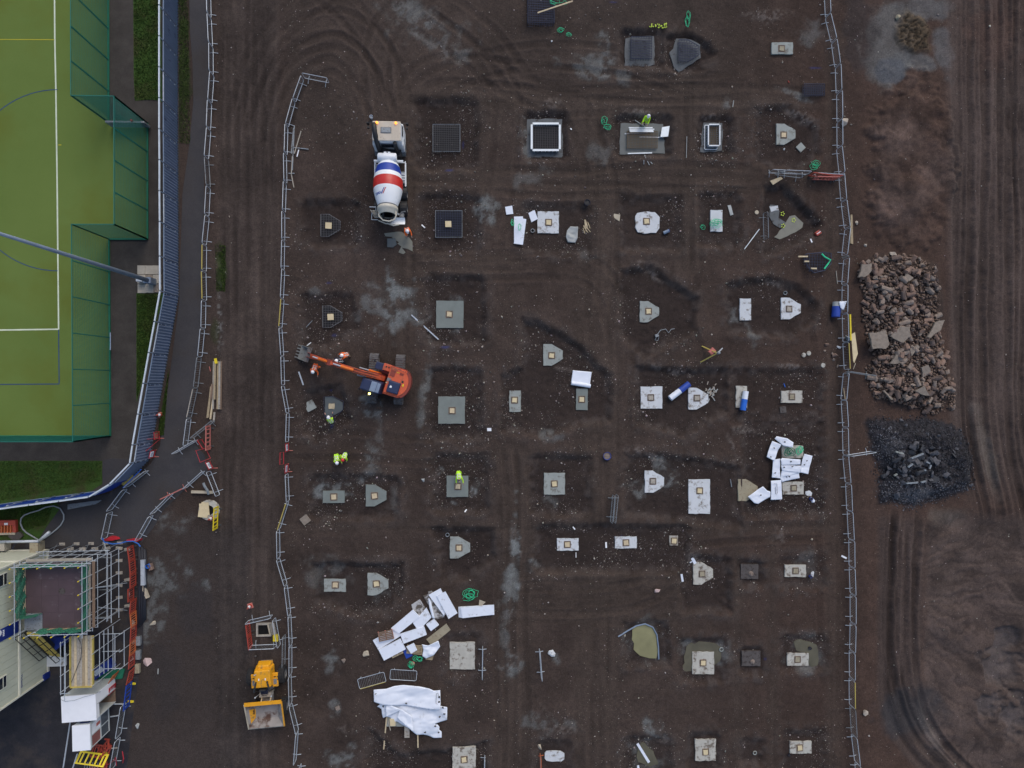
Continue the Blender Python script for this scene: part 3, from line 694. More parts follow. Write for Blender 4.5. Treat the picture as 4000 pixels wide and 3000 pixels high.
# ---- flat made surfaces lying on it
def sheet(name, poly, z, m, label, cell=None):
    mb = MB(); pts = [P(x, y, z) for x, y in poly]
    mb.prism([(p.x, p.y) for p in pts], z - .03, z)
    return structure(mb, name, m, label)
def floor_mat(name, c1, c2, sc, fine, rough=.9, bump=.4, bs=40, c3=None, sc3=.25):
    m = bpy.data.materials.new(name); m.use_nodes = True; t = m.node_tree; n = t.nodes; L = t.links; b = n['Principled BSDF']
    b.inputs['Roughness'].default_value = rough; b.inputs['Specular IOR Level'].default_value = .2
    tc = n.new('ShaderNodeTexCoord')
    def noise(s_, d=6):
        a = n.new('ShaderNodeTexNoise'); a.inputs['Scale'].default_value = s_; a.inputs['Detail'].default_value = d; a.inputs['Roughness'].default_value = .65
        L.new(tc.outputs['Object'], a.inputs['Vector']); return a
    a = noise(sc); r = n.new('ShaderNodeValToRGB'); r.color_ramp.elements[0].position = .32; r.color_ramp.elements[1].position = .68
    r.color_ramp.elements[0].color = (*c1, 1); r.color_ramp.elements[1].color = (*c2, 1); L.new(a.outputs['Fac'], r.inputs[0])
    out = r.outputs[0]
    if c3:
        a3 = noise(sc3, 4); mr3 = n.new('ShaderNodeMapRange'); mr3.inputs['From Min'].default_value = .48; mr3.inputs['From Max'].default_value = .68; L.new(a3.outputs['Fac'], mr3.inputs['Value'])
        mm = n.new('ShaderNodeMix'); mm.data_type = 'RGBA'; L.new(mr3.outputs[0], mm.inputs['Factor']); L.new(out, mm.inputs['A']); mm.inputs['B'].default_value = (*c3, 1); out = mm.outputs['Result']
    f = noise(fine[1]); mr = n.new('ShaderNodeMapRange'); mr.inputs['From Min'].default_value = .3; mr.inputs['From Max'].default_value = .7
    mr.inputs['To Min'].default_value = 1 - fine[0]; mr.inputs['To Max'].default_value = 1 + fine[0]; L.new(f.outputs['Fac'], mr.inputs['Value'])
    mx = n.new('ShaderNodeVectorMath'); mx.operation = 'SCALE'; L.new(out, mx.inputs[0]); L.new(mr.outputs[0], mx.inputs['Scale']); L.new(mx.outputs[0], b.inputs['Base Color'])
    bn = noise(bs, 3); bp = n.new('ShaderNodeBump'); bp.inputs['Strength'].default_value = bump; bp.inputs['Distance'].default_value = .03
    L.new(bn.outputs['Fac'], bp.inputs['Height']); L.new(bp.outputs[0], b.inputs['Normal'])
    MATS[name] = m
floor_mat('tarmac', (.046, .045, .049), (.064, .061, .064), .5, (.22, 22), c3=(.048, .043, .041))
floor_mat('tarmac_dark', (.022, .022, .027), (.038, .037, .042), .6, (.3, 18), c3=(.062, .050, .042), sc3=.3)
floor_mat('turf', (.112, .166, .036), (.138, .196, .047), .10, (.13, 30), bump=.3, c3=(.118, .146, .024), sc3=.11)
floor_mat('lawn', (.032, .070, .014), (.050, .100, .020), .9, (.35, 14), bump=.8, bs=30, c3=(.055, .055, .020), sc3=.5)
floor_mat('cinder', (.044, .039, .035), (.068, .061, .055), .8, (.3, 20))
floor_mat('plinth_concrete', (.12, .11, .095), (.19, .18, .16), 1.5, (.2, 12))
sheet('strip_path', [(400, -200), (700, -200), (700, 1160), (600, 1724), (590, 1795), (515, 1870), (436, 1918), (-150, 1995), (-150, 1690), (400, 1700)], .012, 'cinder', 'dark cinder strip between the sports court and the blue hoarding')
sheet('sports_pitch', [(-250, -200), (427, -200), (427, 480), (578, 480), (578, 936), (430, 936), (433, 1703), (-250, 1703)], .03, 'turf', 'green artificial turf pitch with painted lines')
sheet('lawn', [(519, -200), (628, -200), (632, 400), (600, 388), (527, 393), (522, 300)], .034, 'lawn', 'narrow rectangle of grass beside the hoarding')
sheet('lawn', [(533, 1146), (640, 1146), (555, 1500), (533, 1570)], .034, 'lawn', 'thin grass triangle south of the floodlight plinth')
sheet('lawn', [(-150, 1800), (405, 1800), (398, 1840), (400, 1890), (330, 1935), (-150, 1990)], .034, 'lawn', 'mown grass south of the sports court')
sheet('gravel_patch', [(400, 1800), (430, 1790), (510, 1795), (500, 1830), (440, 1890), (400, 1900)], .036, 'tarmac', 'grey gravel corner by the bend of the hoarding')
sheet('footpath', [(735, -200), (815, -200), (815, 60), (812, 180), (818, 300), (815, 400), (805, 500), (798, 640), (796, 800), (792, 1000), (790, 1180), (780, 1350), (762, 1480), (745, 1600), (735, 1700), (800, 1780), (810, 1840), (735, 1900), (640, 1990), (600, 2060), (552, 2120), (400, 2130), (100, 2140), (100, 2050), (160, 2000), (260, 1960), (420, 1930), (510, 1880), (590, 1810), (625, 1740), (665, 1450), (700, 1180), (705, 1000), (712, 760), (740, 560), (755, 400), (752, 250), (742, 120)], .022, 'tarmac', 'curved grey tarmac footpath between fences')
sheet('lawn', [(-150, 2000), (107, 1968), (215, 1955), (235, 1985), (180, 2060), (150, 2110), (-150, 2110)], .038, 'lawn', 'worn grass inside the hoarding by the cabins')
sheet('yard', [(-250, 2128), (560, 2128), (560, 2520), (525, 2760), (470, 3200), (-250, 3200)], .014, 'tarmac_dark', 'dark compound yard under the scaffold and cabins')
# pitch markings
def stripe(pts, wd, m, z=.036):
    mb = MB(); q = [P(x, y, z) for x, y in pts]
    vs = []
    for i, p in enumerate(q):
        d = (q[min(i + 1, len(q) - 1)] - q[max(i - 1, 0)]).normalized(); nrm = Vector((-d.y, d.x, 0)) * wd / 2
        vs += [p - nrm, p + nrm]
    mb.add(vs, [(2 * i, 2 * i + 2, 2 * i + 3, 2 * i + 1) for i in range(len(q) - 1)])
    o = mb.build('pitch_line', m); o['kind'] = 'structure'; return o
stripe([(212, -150), (214, 150), (218, 340), (223, 700), (226, 1000), (229, 1287)], .11, 'turf_white')['label'] = 'long white touchline'
stripe([(-200, 1292), (227, 1286)], .11, 'turf_white', .038)['label'] = 'white line meeting the touchline at its south end'
stripe([(229, 1289), (231, 1499)], .07, 'turf_blue')['label'] = 'short blue line below the white corner'
stripe([(-200, 1503), (231, 1500)], .07, 'turf_blue', .038)['label'] = 'blue line along the south side of the pitch'
stripe([(-200, 153), (213, 155)], .06, 'turf_yellow', .038)['label'] = 'yellow cross line'
stripe([(228, 566), (240, 566)], .07, 'turf_yellow', .038)['label'] = 'small yellow tick outside the touchline'
stripe([(225 + 354 * math.cos(a), 704 + 354 * math.sin(a)) for a in [R(90 + 180 * i / 40) for i in range(41)]], .06, 'turf_blue', .037)['label'] = 'blue semicircle on the pitch'
# ------------------------------------------------------------------ loose stones (nobody could count them)
def in_poly(x, y, poly):
    c = False; n = len(poly)
    for i in range(n):
        a, b = poly[i], poly[(i + 1) % n]
        if (a[1] > y) != (b[1] > y) and x < a[0] + (y - a[1]) / (b[1] - a[1]) * (b[0] - a[0]): c = not c
    return c
def stone_mesh(name, P3, S, C, m='soil_stone', flat=.6, kind='stuff'):
    """many little octahedral stones in one mesh, colours per stone"""
    n = len(P3); base = np.array([(1, 0, 0), (0, 1, 0), (-1, 0, 0), (0, -1, 0), (0, 0, 1), (0, 0, -.6)], np.float32)
    V = np.repeat(base[None], n, 0) * (1 + rng.uniform(-.35, .35, (n, 6, 3)))
    V *= (S[:, None, None] * np.stack([rng.uniform(.6, 1.5, n), rng.uniform(.6, 1.2, n), np.full(n, flat)], -1)[:, None, :])
    a = rng.uniform(0, 2 * PI, n); c, s_ = np.cos(a)[:, None], np.sin(a)[:, None]
    X = V[..., 0] * c - V[..., 1] * s_; Y = V[..., 0] * s_ + V[..., 1] * c
    V = np.stack([X, Y, V[..., 2]], -1) + P3[:, None, :]
    F = np.array([(0, 1, 4), (1, 2, 4), (2, 3, 4), (3, 0, 4), (1, 0, 5), (2, 1, 5), (3, 2, 5), (0, 3, 5)])
    F = (F[None] + (np.arange(n) * 6)[:, None, None]).reshape(-1, 3)
    me = bpy.data.meshes.new(name); me.vertices.add(n * 6); me.vertices.foreach_set('co', V.astype(np.float32).ravel())
    me.loops.add(F.size); me.loops.foreach_set('vertex_index', F.ravel().astype(np.int32))
    me.polygons.add(len(F)); me.polygons.foreach_set('loop_start', np.arange(0, F.size, 3, dtype=np.int32)); me.update(calc_edges=True)
    at = me.color_attributes.new('Col', 'FLOAT_COLOR', 'POINT'); c4 = np.ones((n, 6, 4), np.float32); c4[..., :3] = C[:, None, :]
    at.data.foreach_set('color', c4.ravel()); me.materials.append(MATS[m])
    o = bpy.data.objects.new(name, me); COL.objects.link(o); o['kind'] = kind
    return o
attr_mat('soil_stone', fine=(.2, 20), bump=.2)
iy, ix = np.mgrid[0:PX.shape[0], 0:PX.shape[1]]
dens = np.where((PX > 840) & (PX < 3345) & ~outer, .25 + 1.0 * loose + .25 * inpit, 0) * np.clip((fbm(Xc, Yc, .35, 4, 50) - .36) * 6, .05, 2.2) + np.where((PX >= 3345) & ~outer, .10, 0) + np.where((PX > 690) & (PX <= 840) & ~outer, .08 * gv + .5 * ps, 0)
dens *= 1 - haul * .85
pr = dens.ravel() / dens.sum()
pick = rng.choice(dens.size, 34000, p=pr)
sx_ = GX.ravel()[pick] + rng.uniform(-.05, .05, len(pick)); sy_ = GY.ravel()[pick] + rng.uniform(-.05, .05, len(pick)); sz_ = HG.ravel()[pick]
S = .014 + rng.pareto(2.8, len(pick)) * .018; S = np.clip(S, .014, .085)
tone = rng.uniform(.12, .52, (len(pick), 1)) ** 1.2 * 1.1
C = tone * np.array([1, .90, .82]) * (1 + rng.uniform(-.08, .08, (len(pick), 3)))
o = stone_mesh('gravel', np.stack([sx_, sy_, sz_ + S * .2], -1), S, C); o['label'] = 'pale stones scattered over the dug soil'

# grass blades on the lawns and verges
def tufts(name, polys, n, label, h=.07):
    pts = []
    for poly in polys:
        xs_ = [p[0] for p in poly]; ys_ = [p[1] for p in poly]; k = 0
        while k < n // len(polys):
            x, y = random.uniform(min(xs_), max(xs_)), random.uniform(min(ys_), max(ys_))
            if in_poly(x, y, poly): pts.append(P(x, y, .03)); k += 1
    n = len(pts); Q = np.array([tuple(p) for p in pts]); a = rng.uniform(0, 2 * PI, n); hh = h * rng.uniform(.5, 1.4, n); wd = rng.uniform(.02, .05, n)
    dx = np.cos(a) * wd; dy = np.sin(a) * wd; lx = rng.uniform(-.05, .05, n); ly = rng.uniform(-.05, .05, n)
    V = np.stack([Q + np.stack([dx, dy, 0 * a], -1), Q - np.stack([dx, dy, 0 * a], -1), Q + np.stack([lx, ly, hh], -1)], 1)
    me = bpy.data.meshes.new(name); me.vertices.add(n * 3); me.vertices.foreach_set('co', V.astype(np.float32).ravel())
    me.loops.add(n * 3); me.loops.foreach_set('vertex_index', np.arange(n * 3, dtype=np.int32)); me.polygons.add(n); me.polygons.foreach_set('loop_start', np.arange(0, n * 3, 3, dtype=np.int32)); me.update(calc_edges=True)
    at = me.color_attributes.new('Col', 'FLOAT_COLOR', 'POINT'); c4 = np.ones((n, 3, 4), np.float32)
    t = rng.uniform(.6, 1.5, (n, 1)); c4[..., :3] = (t * np.array([.050, .098, .020]) + rng.uniform(0, .02, (n, 1)) * np.array([1.2, .6, .2]))[:, None, :]
    at.data.foreach_set('color', c4.ravel()); me.materials.append(MATS['soil_stone'])
    o = bpy.data.objects.new(name, me); COL.objects.link(o); o['kind'] = 'stuff'; o['label'] = label
tufts('grass', [[(522, -20), (625, -20), (627, 392), (527, 390)], [(535, 1150), (632, 1150), (550, 1500), (535, 1560)], [(-20, 1802), (400, 1802), (395, 1880), (-20, 1960)], [(-20, 2000), (215, 1960), (180, 2050), (-20, 2100)]], 26000, 'short grass of the mown strips')
tufts('grass', [[(696, -10), (735, -10), (745, 560), (700, 560)], [(840, 950), (882, 960), (880, 1140), (846, 1140)], [(640, 1560), (660, 1440), (640, 1700), (615, 1700)]], 7000, 'ragged weeds along the fence lines')

# ------------------------------------------------------------------ the two heaps
def core_mesh(r, L, ang, n=9):
    mb = MB(); pr_ = []
    for i, z in enumerate((-.5, -.48, 0, .48, .5)):
        pr_.append((r * (0 if i in (0, 4) else 1), z * L))
    pr_ = [(0.001, -.5 * L), (r * .92, -.5 * L), (r, -.44 * L), (r * 1.03, 0), (r, .44 * L), (r * .9, .5 * L), (.001, .5 * L)]
    mb.lathe(pr_, n); vs = []
    for v in mb.v:
        v = Vector(v); k = 1 + random.uniform(-.10, .10)
        v.x *= k; v.y *= k; v.z += random.uniform(-.03, .03) + (v.x * .25 * ang if v.z > 0 else v.y * .2 * ang); vs.append(tuple(v))
    mb.v = vs; return mb
def lump_mesh(n=7, flat=.5):
    bm = bmesh.new(); 
    for i in range(14):
        v = Vector((random.gauss(0, 1), random.gauss(0, 1), random.gauss(0, 1))).normalized() * random.uniform(.75, 1.1)
        v.z *= flat; bm.verts.new(v)
    r = bmesh.ops.convex_hull(bm, input=bm.verts)
    bmesh.ops.delete(bm, geom=[v for v in bm.verts if not v.link_faces], context='VERTS')
    me = bpy.data.meshes.new('lump'); bm.to_mesh(me); bm.free(); return me
def mesh_of(mb, m):
    me = bpy.data.meshes.new('core'); me.from_pydata(mb.v, [], mb.f); me.update(); me.materials.append(MATS[m]); return me
cores = [mesh_of(core_mesh(.19, random.uniform(.38, .80), random.uniform(-1, 1)), m) for m in ('pump_core',) * 6 + ('core_grey',) * 4 + ('core_dark',) * 3]
lumps = []
for m in ('pump_core', 'core_grey', 'core_dark', 'core_grey'):
    for _ in range(2):
        me = lump_mesh(flat=random.uniform(.45, .8)); me.materials.append(MATS[m]); lumps.append(me)
pile = thing('rubble_pile', 'long heap of broken reddish concrete pile heads and slabs beyond the east barriers', 'rubble pile', G(3540, 1300))
def drop(me, name, x, y, parent, s=1.0, rot=None, up=.1, sink=0.0, cover=None):
    o = bpy.data.objects.new(name, me); COL.objects.link(o)
    q = G(x, y); z = q.z + up
    key = (round(q.x / .28), round(q.y / .28))
    lvl = cover.get(key, 0) if cover is not None else 0
    if cover is not None: cover[key] = lvl + 1
    o.location = Vector((q.x, q.y, z + lvl * .16)) - parent.location
    o.rotation_euler = rot or (random.uniform(0, PI), random.uniform(0, PI), random.uniform(0, 2 * PI)); o.scale = (s, s, s)
    o.parent = parent; return o
PILE = [(3362, 1030), (3440, 1000), (3530, 990), (3610, 1020), (3650, 1050), (3668, 1180), (3665, 1300), (3698, 1400), (3705, 1460), (3725, 1500), (3730, 1590), (3640, 1625), (3560, 1590), (3480, 1565), (3420, 1560), (3380, 1500), (3380, 1440), (3410, 1400), (3385, 1330), (3365, 1230), (3370, 1150), (3355, 1090)]
cov = {}; k = 0; taken = []
while k < 285:
    x, y = random.uniform(3350, 3735), random.uniform(985, 1630)
    if not in_poly(x, y, PILE): continue
    dmin = min([math.hypot(x - a, y - b) for a, b in taken[-200:]] or [99])
    if dmin < 13 and random.random() < .8: continue
    taken.append((x, y))
    if random.random() < .62:
        o = drop(random.choice(cores), 'concrete_core', x, y, pile, random.uniform(.8, 1.25), (PI / 2 + random.gauss(0, .35), random.uniform(0, 6), random.uniform(0, 6)), .12, cover=cov)
    else:
        o = drop(random.choice(lumps), 'concrete_lump', x, y, pile, random.uniform(.14, .34), None, .08, cover=cov)
    k += 1
SL = [((3395, 1300), (3422, 1300), (3463, 1292), (3475, 1345), (3460, 1362), (3406, 1362)), ((3368, 1032), (3402, 1030), (3400, 1060), (3375, 1082), (3352, 1083)), ((3478, 1420), (3505, 1382), (3528, 1405), (3520, 1420)), ((3520, 1275), (3552, 1278), (3560, 1310), (3530, 1340), (3490, 1320), (3480, 1315)), ((3655, 1258), (3690, 1250), (3670, 1290), (3630, 1320), (3618, 1318)), ((3575, 1528), (3610, 1508), (3636, 1545), (3600, 1540)), ((3540, 1065), (3570, 1085), (3550, 1100), (3530, 1085)), ((3555, 1365), (3590, 1345), (3600, 1355), (3562, 1390)), ((3450, 1525), (3462, 1530), (3490, 1560), (3480, 1562)), ((3600, 1435), (3625, 1425), (3632, 1450), (3605, 1475))]
for i, q in enumerate(SL):
    mb = MB(); z = max(G(*p).z for p in q) + .30; pts = [P(x, y, z) for x, y in q]
    pol = []
    for j, p in enumerate(pts):
        nx = pts[(j + 1) % len(pts)]
        pol += [(p.x, p.y), ((p.x + nx.x) / 2 + random.uniform(-.05, .05), (p.y + nx.y) / 2 + random.uniform(-.05, .05))]
    mb.prism(pol, z - .16, z, [(x + random.uniform(-.03, .03), y + random.uniform(-.03, .03)) for x, y in pol])
    tx, ty_ = random.uniform(-.18, .18), random.uniform(-.18, .18); c0 = pol[0]
    mb.v = [(x, y, zz + (x - c0[0]) * tx + (y - c0[1]) * ty_) for x, y, zz in mb.v]
    mb.build('broken_slab', 'slab_broken', pile, True)
n = 3600; pts = []
while len(pts) < n:
    x, y = random.uniform(3350, 3740), random.uniform(980, 1640)
    if in_poly(x, y, PILE): q = G(x, y); pts.append((q.x, q.y, q.z + random.uniform(0, .16)))
sS = rng.uniform(.04, .17, n); cc = rng.uniform(.45, 1.2, (n, 1)) * np.array([.20, .145, .115])
o = stone_mesh('small_rubble', np.array(pts), sS, cc, flat=.7); o.parent = pile; o.location = -pile.location
heap = thing('asphalt_heap', 'black heap of broken asphalt planings south of the concrete rubble', 'asphalt heap', G(3600, 1800))
ach = []
for i in range(6):
    me = lump_mesh(flat=random.uniform(.25, .5)); me.materials.append(MATS['asphalt_chunk' if i < 4 else 'asphalt_pale']); ach.append(me)
k = 0
while k < 120:
    if k < 70: x, y = random.gauss(3580, 55), random.gauss(1815, 45)
    else: x, y = random.uniform(3400, 3800), random.uniform(1640, 1970)
    if not in_poly(x, y, HEAP2): continue
    s_ = random.uniform(.18, .50) if k < 60 else random.uniform(.10, .24)
    drop(random.choice(ach if k % 3 else ach[4:]), 'asphalt_chunk', x, y, heap, s_, (random.gauss(0, .5), random.gauss(0, .5), random.uniform(0, 6)), s_ * .2); k += 1
for (a, b) in (((3497, 1764), (3532, 1773)), ((3560, 1790), (3594, 1770)), ((3488, 1857), (3508, 1852)), ((3618, 1803), (3630, 1810)), ((3633, 1815), (3632, 1832)), ((3548, 1825), (3566, 1812)), ((3540, 1888), (3590, 1886)), ((3598, 1884), (3615, 1880)), ((3610, 1835), (3616, 1838))):
    mb = MB(); p, q = G(*a, .32), G(*b, .32); q.z = p.z; mb.beam(p, q, .13, .13); mb.build('kerb_piece', 'galvanised_dull' if a[0] > 3530 else 'concrete_grey', heap, True)
n = 5200; pts = []; tt = []
while len(pts) < n:
    x, y = random.uniform(3390, 3810), random.uniform(1620, 2000)
    if in_poly(x + random.gauss(0, 11), y + random.gauss(0, 11), HEAP2): q = G(x, y); pts.append((q.x, q.y, q.z + .01)); tt.append(2.2 if (x - 3450) ** 2 + (y - 1740) ** 2 < 6000 or y > 1880 else 1)
cc = (rng.uniform(.25, 1.0, (n, 1)) ** 1.5 * np.array(tt)[:, None] * np.array([.085, .086, .095]))
o = stone_mesh('planings', np.array(pts), rng.uniform(.02, .085, n), cc, flat=.7); o.parent = heap; o.location = -heap.location

# ------------------------------------------------------------------ foundation pads
def jag(pol, amt, step=.3):
    out = []; n = len(pol)
    for i in range(n):
        a, b = pol[i], pol[(i + 1) % n]; L = math.hypot(b[0] - a[0], b[1] - a[1]); k = max(1, int(L / step))
        for j in range(k):
            t = j / k; m_ = amt * (.4 if j == 0 else 1)
            out.append((a[0] + (b[0] - a[0]) * t + random.uniform(-m_, m_), a[1] + (b[1] - a[1]) * t + random.uniform(-m_, m_)))
    return out
def pad(cx, cy, w_, h_, kind, m, label, cover='wood', cpos=None, rz=0.0, rough_=.015, top=.10, csz=.40, crot=0.0, pocket=True):
    q = outline(cx, cy, w_, h_, kind, rz); zc = G(cx, cy).z
    zs = max([G(x, y).z for x, y in q] + [zc]); z1 = max(zs + top, zc + .12)
    pts = [P(x, y, z1) for x, y in q]; c = P(cx, cy, z1)
    t = thing('foundation_pad', label, 'concrete pad', (c.x, c.y, z1 - .35), 0, 'concrete foundation pads')
    pol = jag([(p.x, p.y) for p in pts], rough_)
    sh = [(c.x + (x - c.x) * .985, c.y + (y - c.y) * .985) for x, y in pol]
    mb = MB(); mb.prism(pol, z1 - .5, z1, sh); mb.build('slab', m, t, True)
    if cover:
        px, py = cpos or (cx, cy); cc = P(px, py, z1)
        if pocket:
            mb = MB(); s_ = csz + .16; 
            for dx, dy, sx, sy in ((0, s_ / 2, s_, .035), (0, -s_ / 2, s_, .035), (s_ / 2, 0, .035, s_ - .04), (-s_ / 2, 0, .035, s_ - .04)):
                mb.box((cc.x + dx, cc.y + dy, z1 + .012), (sx, sy, .03))
            mb.build('pocket_rim', 'timber_dark', t, True)
            mb = MB(); mb.box((cc.x, cc.y, z1 + .004), (s_ - .04, s_ - .04, .012)); mb.build('pocket', 'concrete_wet', t, True)
        mb = MB(); a = csz / 2
        pl = jag([(cc.x + x * math.cos(crot) - y * math.sin(crot), cc.y + x * math.sin(crot) + y * math.cos(crot)) for x, y in ((-a, -a), (a, -a), (a, a), (-a, a))], .03, .2)
        mb.prism(pl, z1 + .014, z1 + .06); mb.build('pocket_cover', {'wood': 'plywood', 'old': 'timber_grey', 'tan': 'concrete_tan', 'pale': 'timber_pale', 'dark': 'concrete_wet'}[cover], t, True)
    return t
for i, (cx, cy, w_, h_, k_, m_, lab, cov_, cp) in enumerate(PADS):
    pad(cx, cy, w_, h_, k_, m_, lab, cov_, cp, rough_=.05 if 'ragged' in lab else .02 if 'fresh' in m_ else .03, crot=random.uniform(-.12, .12))
mb = MB(); z = G(1700, 2842).z; q = [P(x, y, z + .12) for x, y in ((1510, 2795), (1600, 2795), (1600, 2838), (1510, 2838))]
t = thing('foundation_pad', 'pale pad half hidden under the lower left of the white tarpaulin', 'concrete pad', (q[0].x, q[0].y, z), 0, 'concrete foundation pads')
mb.prism([(p.x, p.y) for p in q], z - .2, z + .12); mb.build('slab', 'concrete_grey', t, True)
# stubs on the two dark pads and the ring in the dark pit
for (x, y, lab) in ((2930, 2238, 'round concrete stub on the dark pad by the small cream pad'), (2936, 2580, 'round pale stub on the dark pad right of the yellow puddle')):
    c = G(x, y); c.z += .13; mb = MB(); mb.lathe([(.22, 0), (.2, .10), (.12, .11), (.11, .2), (.001, .2)], 14, c=c); tag(mb.build('pile_stub', 'core_grey'), lab, 'pile stub')
c = G(2947, 2939); mb = MB(); mb.path([c + Vector((.15 * math.cos(a), .15 * math.sin(a), .08)) for a in [i * PI / 7 for i in range(14)]], .045, 5, True); tag(mb.build('pipe_ring', 'concrete_grey'), 'pale ring lying in the dark pit at the south end', 'pipe ring')
c = G(2817, 2536); mb = MB(); mb.path([c + Vector((.16 * math.cos(a), .16 * math.sin(a), .06)) for a in [i * PI / 7 for i in range(14)]], .045, 5, True); tag(mb.build('pipe_ring', 'concrete_grey'), 'pale ring at the corner of the yellow puddle', 'pipe ring')
# loose square slabs
for (x, y, s_, a, m_, lab) in ((3126, 577, .62, .75, 'concrete_grey', 'loose square grey slab lying diagonally below a five-sided pad'), (1212, 1585, .78, .5, 'concrete_grey', 'loose square slab lying left of the worker in a vest'), (1193, 2030, .66, .65, 'slab_broken', 'loose dirty square slab near the inner fence line'), (3057, 1600, .55, .1, 'concrete_wet', 'brown mud square below the pad with an oval patch')):
    c = G(x, y); mb = MB(); mb.box((0, 0, .06), (s_, s_, .09), a); o = mb.build('loose_slab', m_); o.location = c; tag(o, lab, 'slab')

# ------------------------------------------------------------------ blinding, reinforcement cages and formwork
def sheet_on(name, poly, m, label, cat, dz=.05, thick=.08, rough_=.06):
    c = G(sum(p[0] for p in poly) / len(poly), sum(p[1] for p in poly) / len(poly)); z = c.z + dz
    pl = jag([(P(x, y, z).x, P(x, y, z).y) for x, y in poly], rough_, .35)
    mb = MB(); mb.prism(pl, z - thick, z); o = mb.build(name, m); return tag(o, label, cat), z
_, zb1 = sheet_on('blinding', [(2442, 150), (2470, 142), (2555, 142), (2558, 250), (2536, 258), (2440, 258)], 'blinding_grey', 'grey blinding under the square dark cage in the north', 'blinding', .10)
_, zb2 = sheet_on('blinding', [(2640, 150), (2700, 155), (2735, 175), (2738, 225), (2690, 255), (2650, 282), (2632, 262), (2615, 205), (2630, 190)], 'blinding_grey', 'ragged blinding patch under the five-sided dark cage', 'blinding', .10)
_, zb3 = sheet_on('blinding', [(2058, 465), (2196, 465), (2200, 614), (2055, 612)], 'blinding_grey', 'blinding under the white framed square formwork', 'blinding', .06)
_, zb4 = sheet_on('blinding', [(2425, 482), (2590, 484), (2598, 600), (2420, 602)], 'slurry_dark', 'greenish blinding slab under the worker and the laid bars', 'blinding', .06)
_, zb5 = sheet_on('blinding', [(2748, 478), (2822, 480), (2822, 590), (2735, 594)], 'blinding_grey', 'blinding under the narrow grey formwork box', 'blinding', .06)
def cage(poly, label, z0, h=.45, step=.20, m='rebar_steel', m2=None, top_only=False, rim=.03, cover=None, r=.017, rim_m=None):
    pts = [P(x, y, z0 + h) for x, y in poly]
    c = sum(pts, Vector()) / len(pts)
    t = thing('rebar_cage', label, 'rebar cage', (c.x, c.y, z0), 0, 'steel reinforcement cages')
    pol = [(p.x, p.y) for p in pts]; xs_ = [p[0] for p in pol]; ys_ = [p[1] for p in pol]
    def spans(fix, ax):
        out = []; n = len(pol)
        for i in range(n):
            a, b = pol[i], pol[(i + 1) % n]
            if (a[ax] > fix) != (b[ax] > fix): out.append(a[1 - ax] + (fix - a[ax]) / (b[ax] - a[ax]) * (b[1 - ax] - a[1 - ax]))
        return sorted(out)
    for nm, z in (('top_mat', z0 + h),) + ((('bottom_mat', z0 + .06),) if not top_only else ()):
        mb = MB(); x = min(xs_) + .02
        while x < max(xs_):
            s_ = spans(x, 0)
            if len(s_) >= 2: mb.tube((x, s_[0], z), (x, s_[1], z), r, 4)
            x += step
        y = min(ys_) + .02
        while y < max(ys_):
            s_ = spans(y, 1)
            if len(s_) >= 2: mb.tube((s_[0], y, z + .02), (s_[1], y, z + .02), r, 4)
            y += step
        mb.build(nm, m2 or m, t, True, kind='stuff')
    mb = MB()
    for i in range(len(pol)):
        a, b = pol[i], pol[(i + 1) % len(pol)]
        L = math.hypot(b[0] - a[0], b[1] - a[1]); k = max(2, int(L / step))
        for j in range(k + 1):
            t_ = j / k; p = (a[0] + (b[0] - a[0]) * t_, a[1] + (b[1] - a[1]) * t_)
            mb.tube((*p, z0 + .03), (*p, z0 + h), r, 4)
    mb.build('side_bars', m, t, True, kind='stuff')
    mb = MB(); mb.path([(*p, z0 + h + .02) for p in pol], rim, 5, True); mb.build('rim_bar', rim_m or m, t, True)
    if cover:
        cc = P(*cover, z0 + h + .1); mb = MB(); mb.box((cc.x, cc.y, z0 + h + .08), (.5, .5, .05), random.uniform(-.05, .05)); mb.build('template_board', 'plywood', t, True)
    return t
def zg(x, y): return G(x, y).z
cage(outline(2114, 25, 104, 130, 'rect'), 'tall dark cage at the very top edge with green straps over it', 0, .6, .2, 'cage_blue')
cage(outline(1744, 539, 106, 106, 'rect'), 'square cage with a bare steel grid east of the mixer cab', zg(1744, 539) + .02, .35, .18, 'rebar_steel', rim=.03, rim_m='galvanised_dull')
cage(outline(1753, 875, 104, 104, 'rect'), 'square cage with a dark lining and one plywood template in the centre', zg(1753, 875) + .02, .35, .2, 'cage_blue', cover=(1751, 875), rim=.03, rim_m='galvanised_dull')
cage(outline(1291, 880, 76, 86, 'house'), 'five-sided cage with a plywood template west of the mixer rear', zg(1291, 880) + .02, .3, .2, 'rebar_steel', cover=(1283, 881), rim_m='truck_grey', rim=.02)
cage(outline(1298, 1237, 76, 84, 'house'), 'five-sided cage with a plywood template north of the excavator bucket', zg(1298, 1237) + .02, .3, .2, 'rebar_steel', cover=(1291, 1238), rim_m='truck_grey', rim=.02)
cage(outline(2506, 186, 80, 86, 'rect'), 'square dark cage standing on grey blinding in the north', zb1, .4, .22, 'cage_blue', 'cage_blue', rim=.035)
cage(outline(2692, 197, 78, 84, 'house'), 'five-sided dark cage standing on ragged blinding in the north', zb2, .4, .22, 'cage_blue', 'cage_blue', rim=.03)
cage(outline(2509, 545, 118, 66, 'rect'), 'wide low rusty bar grid beside the yellow jacketed worker', zb4, .22, .13, 'rebar_rust', top_only=True, rim=.015)
cage(outline(3181, 350, 80, 44, 'rect'), 'small dark blue cage close to the east barriers in the north', 0.02, .3, .2, 'cage_blue', 'cage_blue', rim=.03)
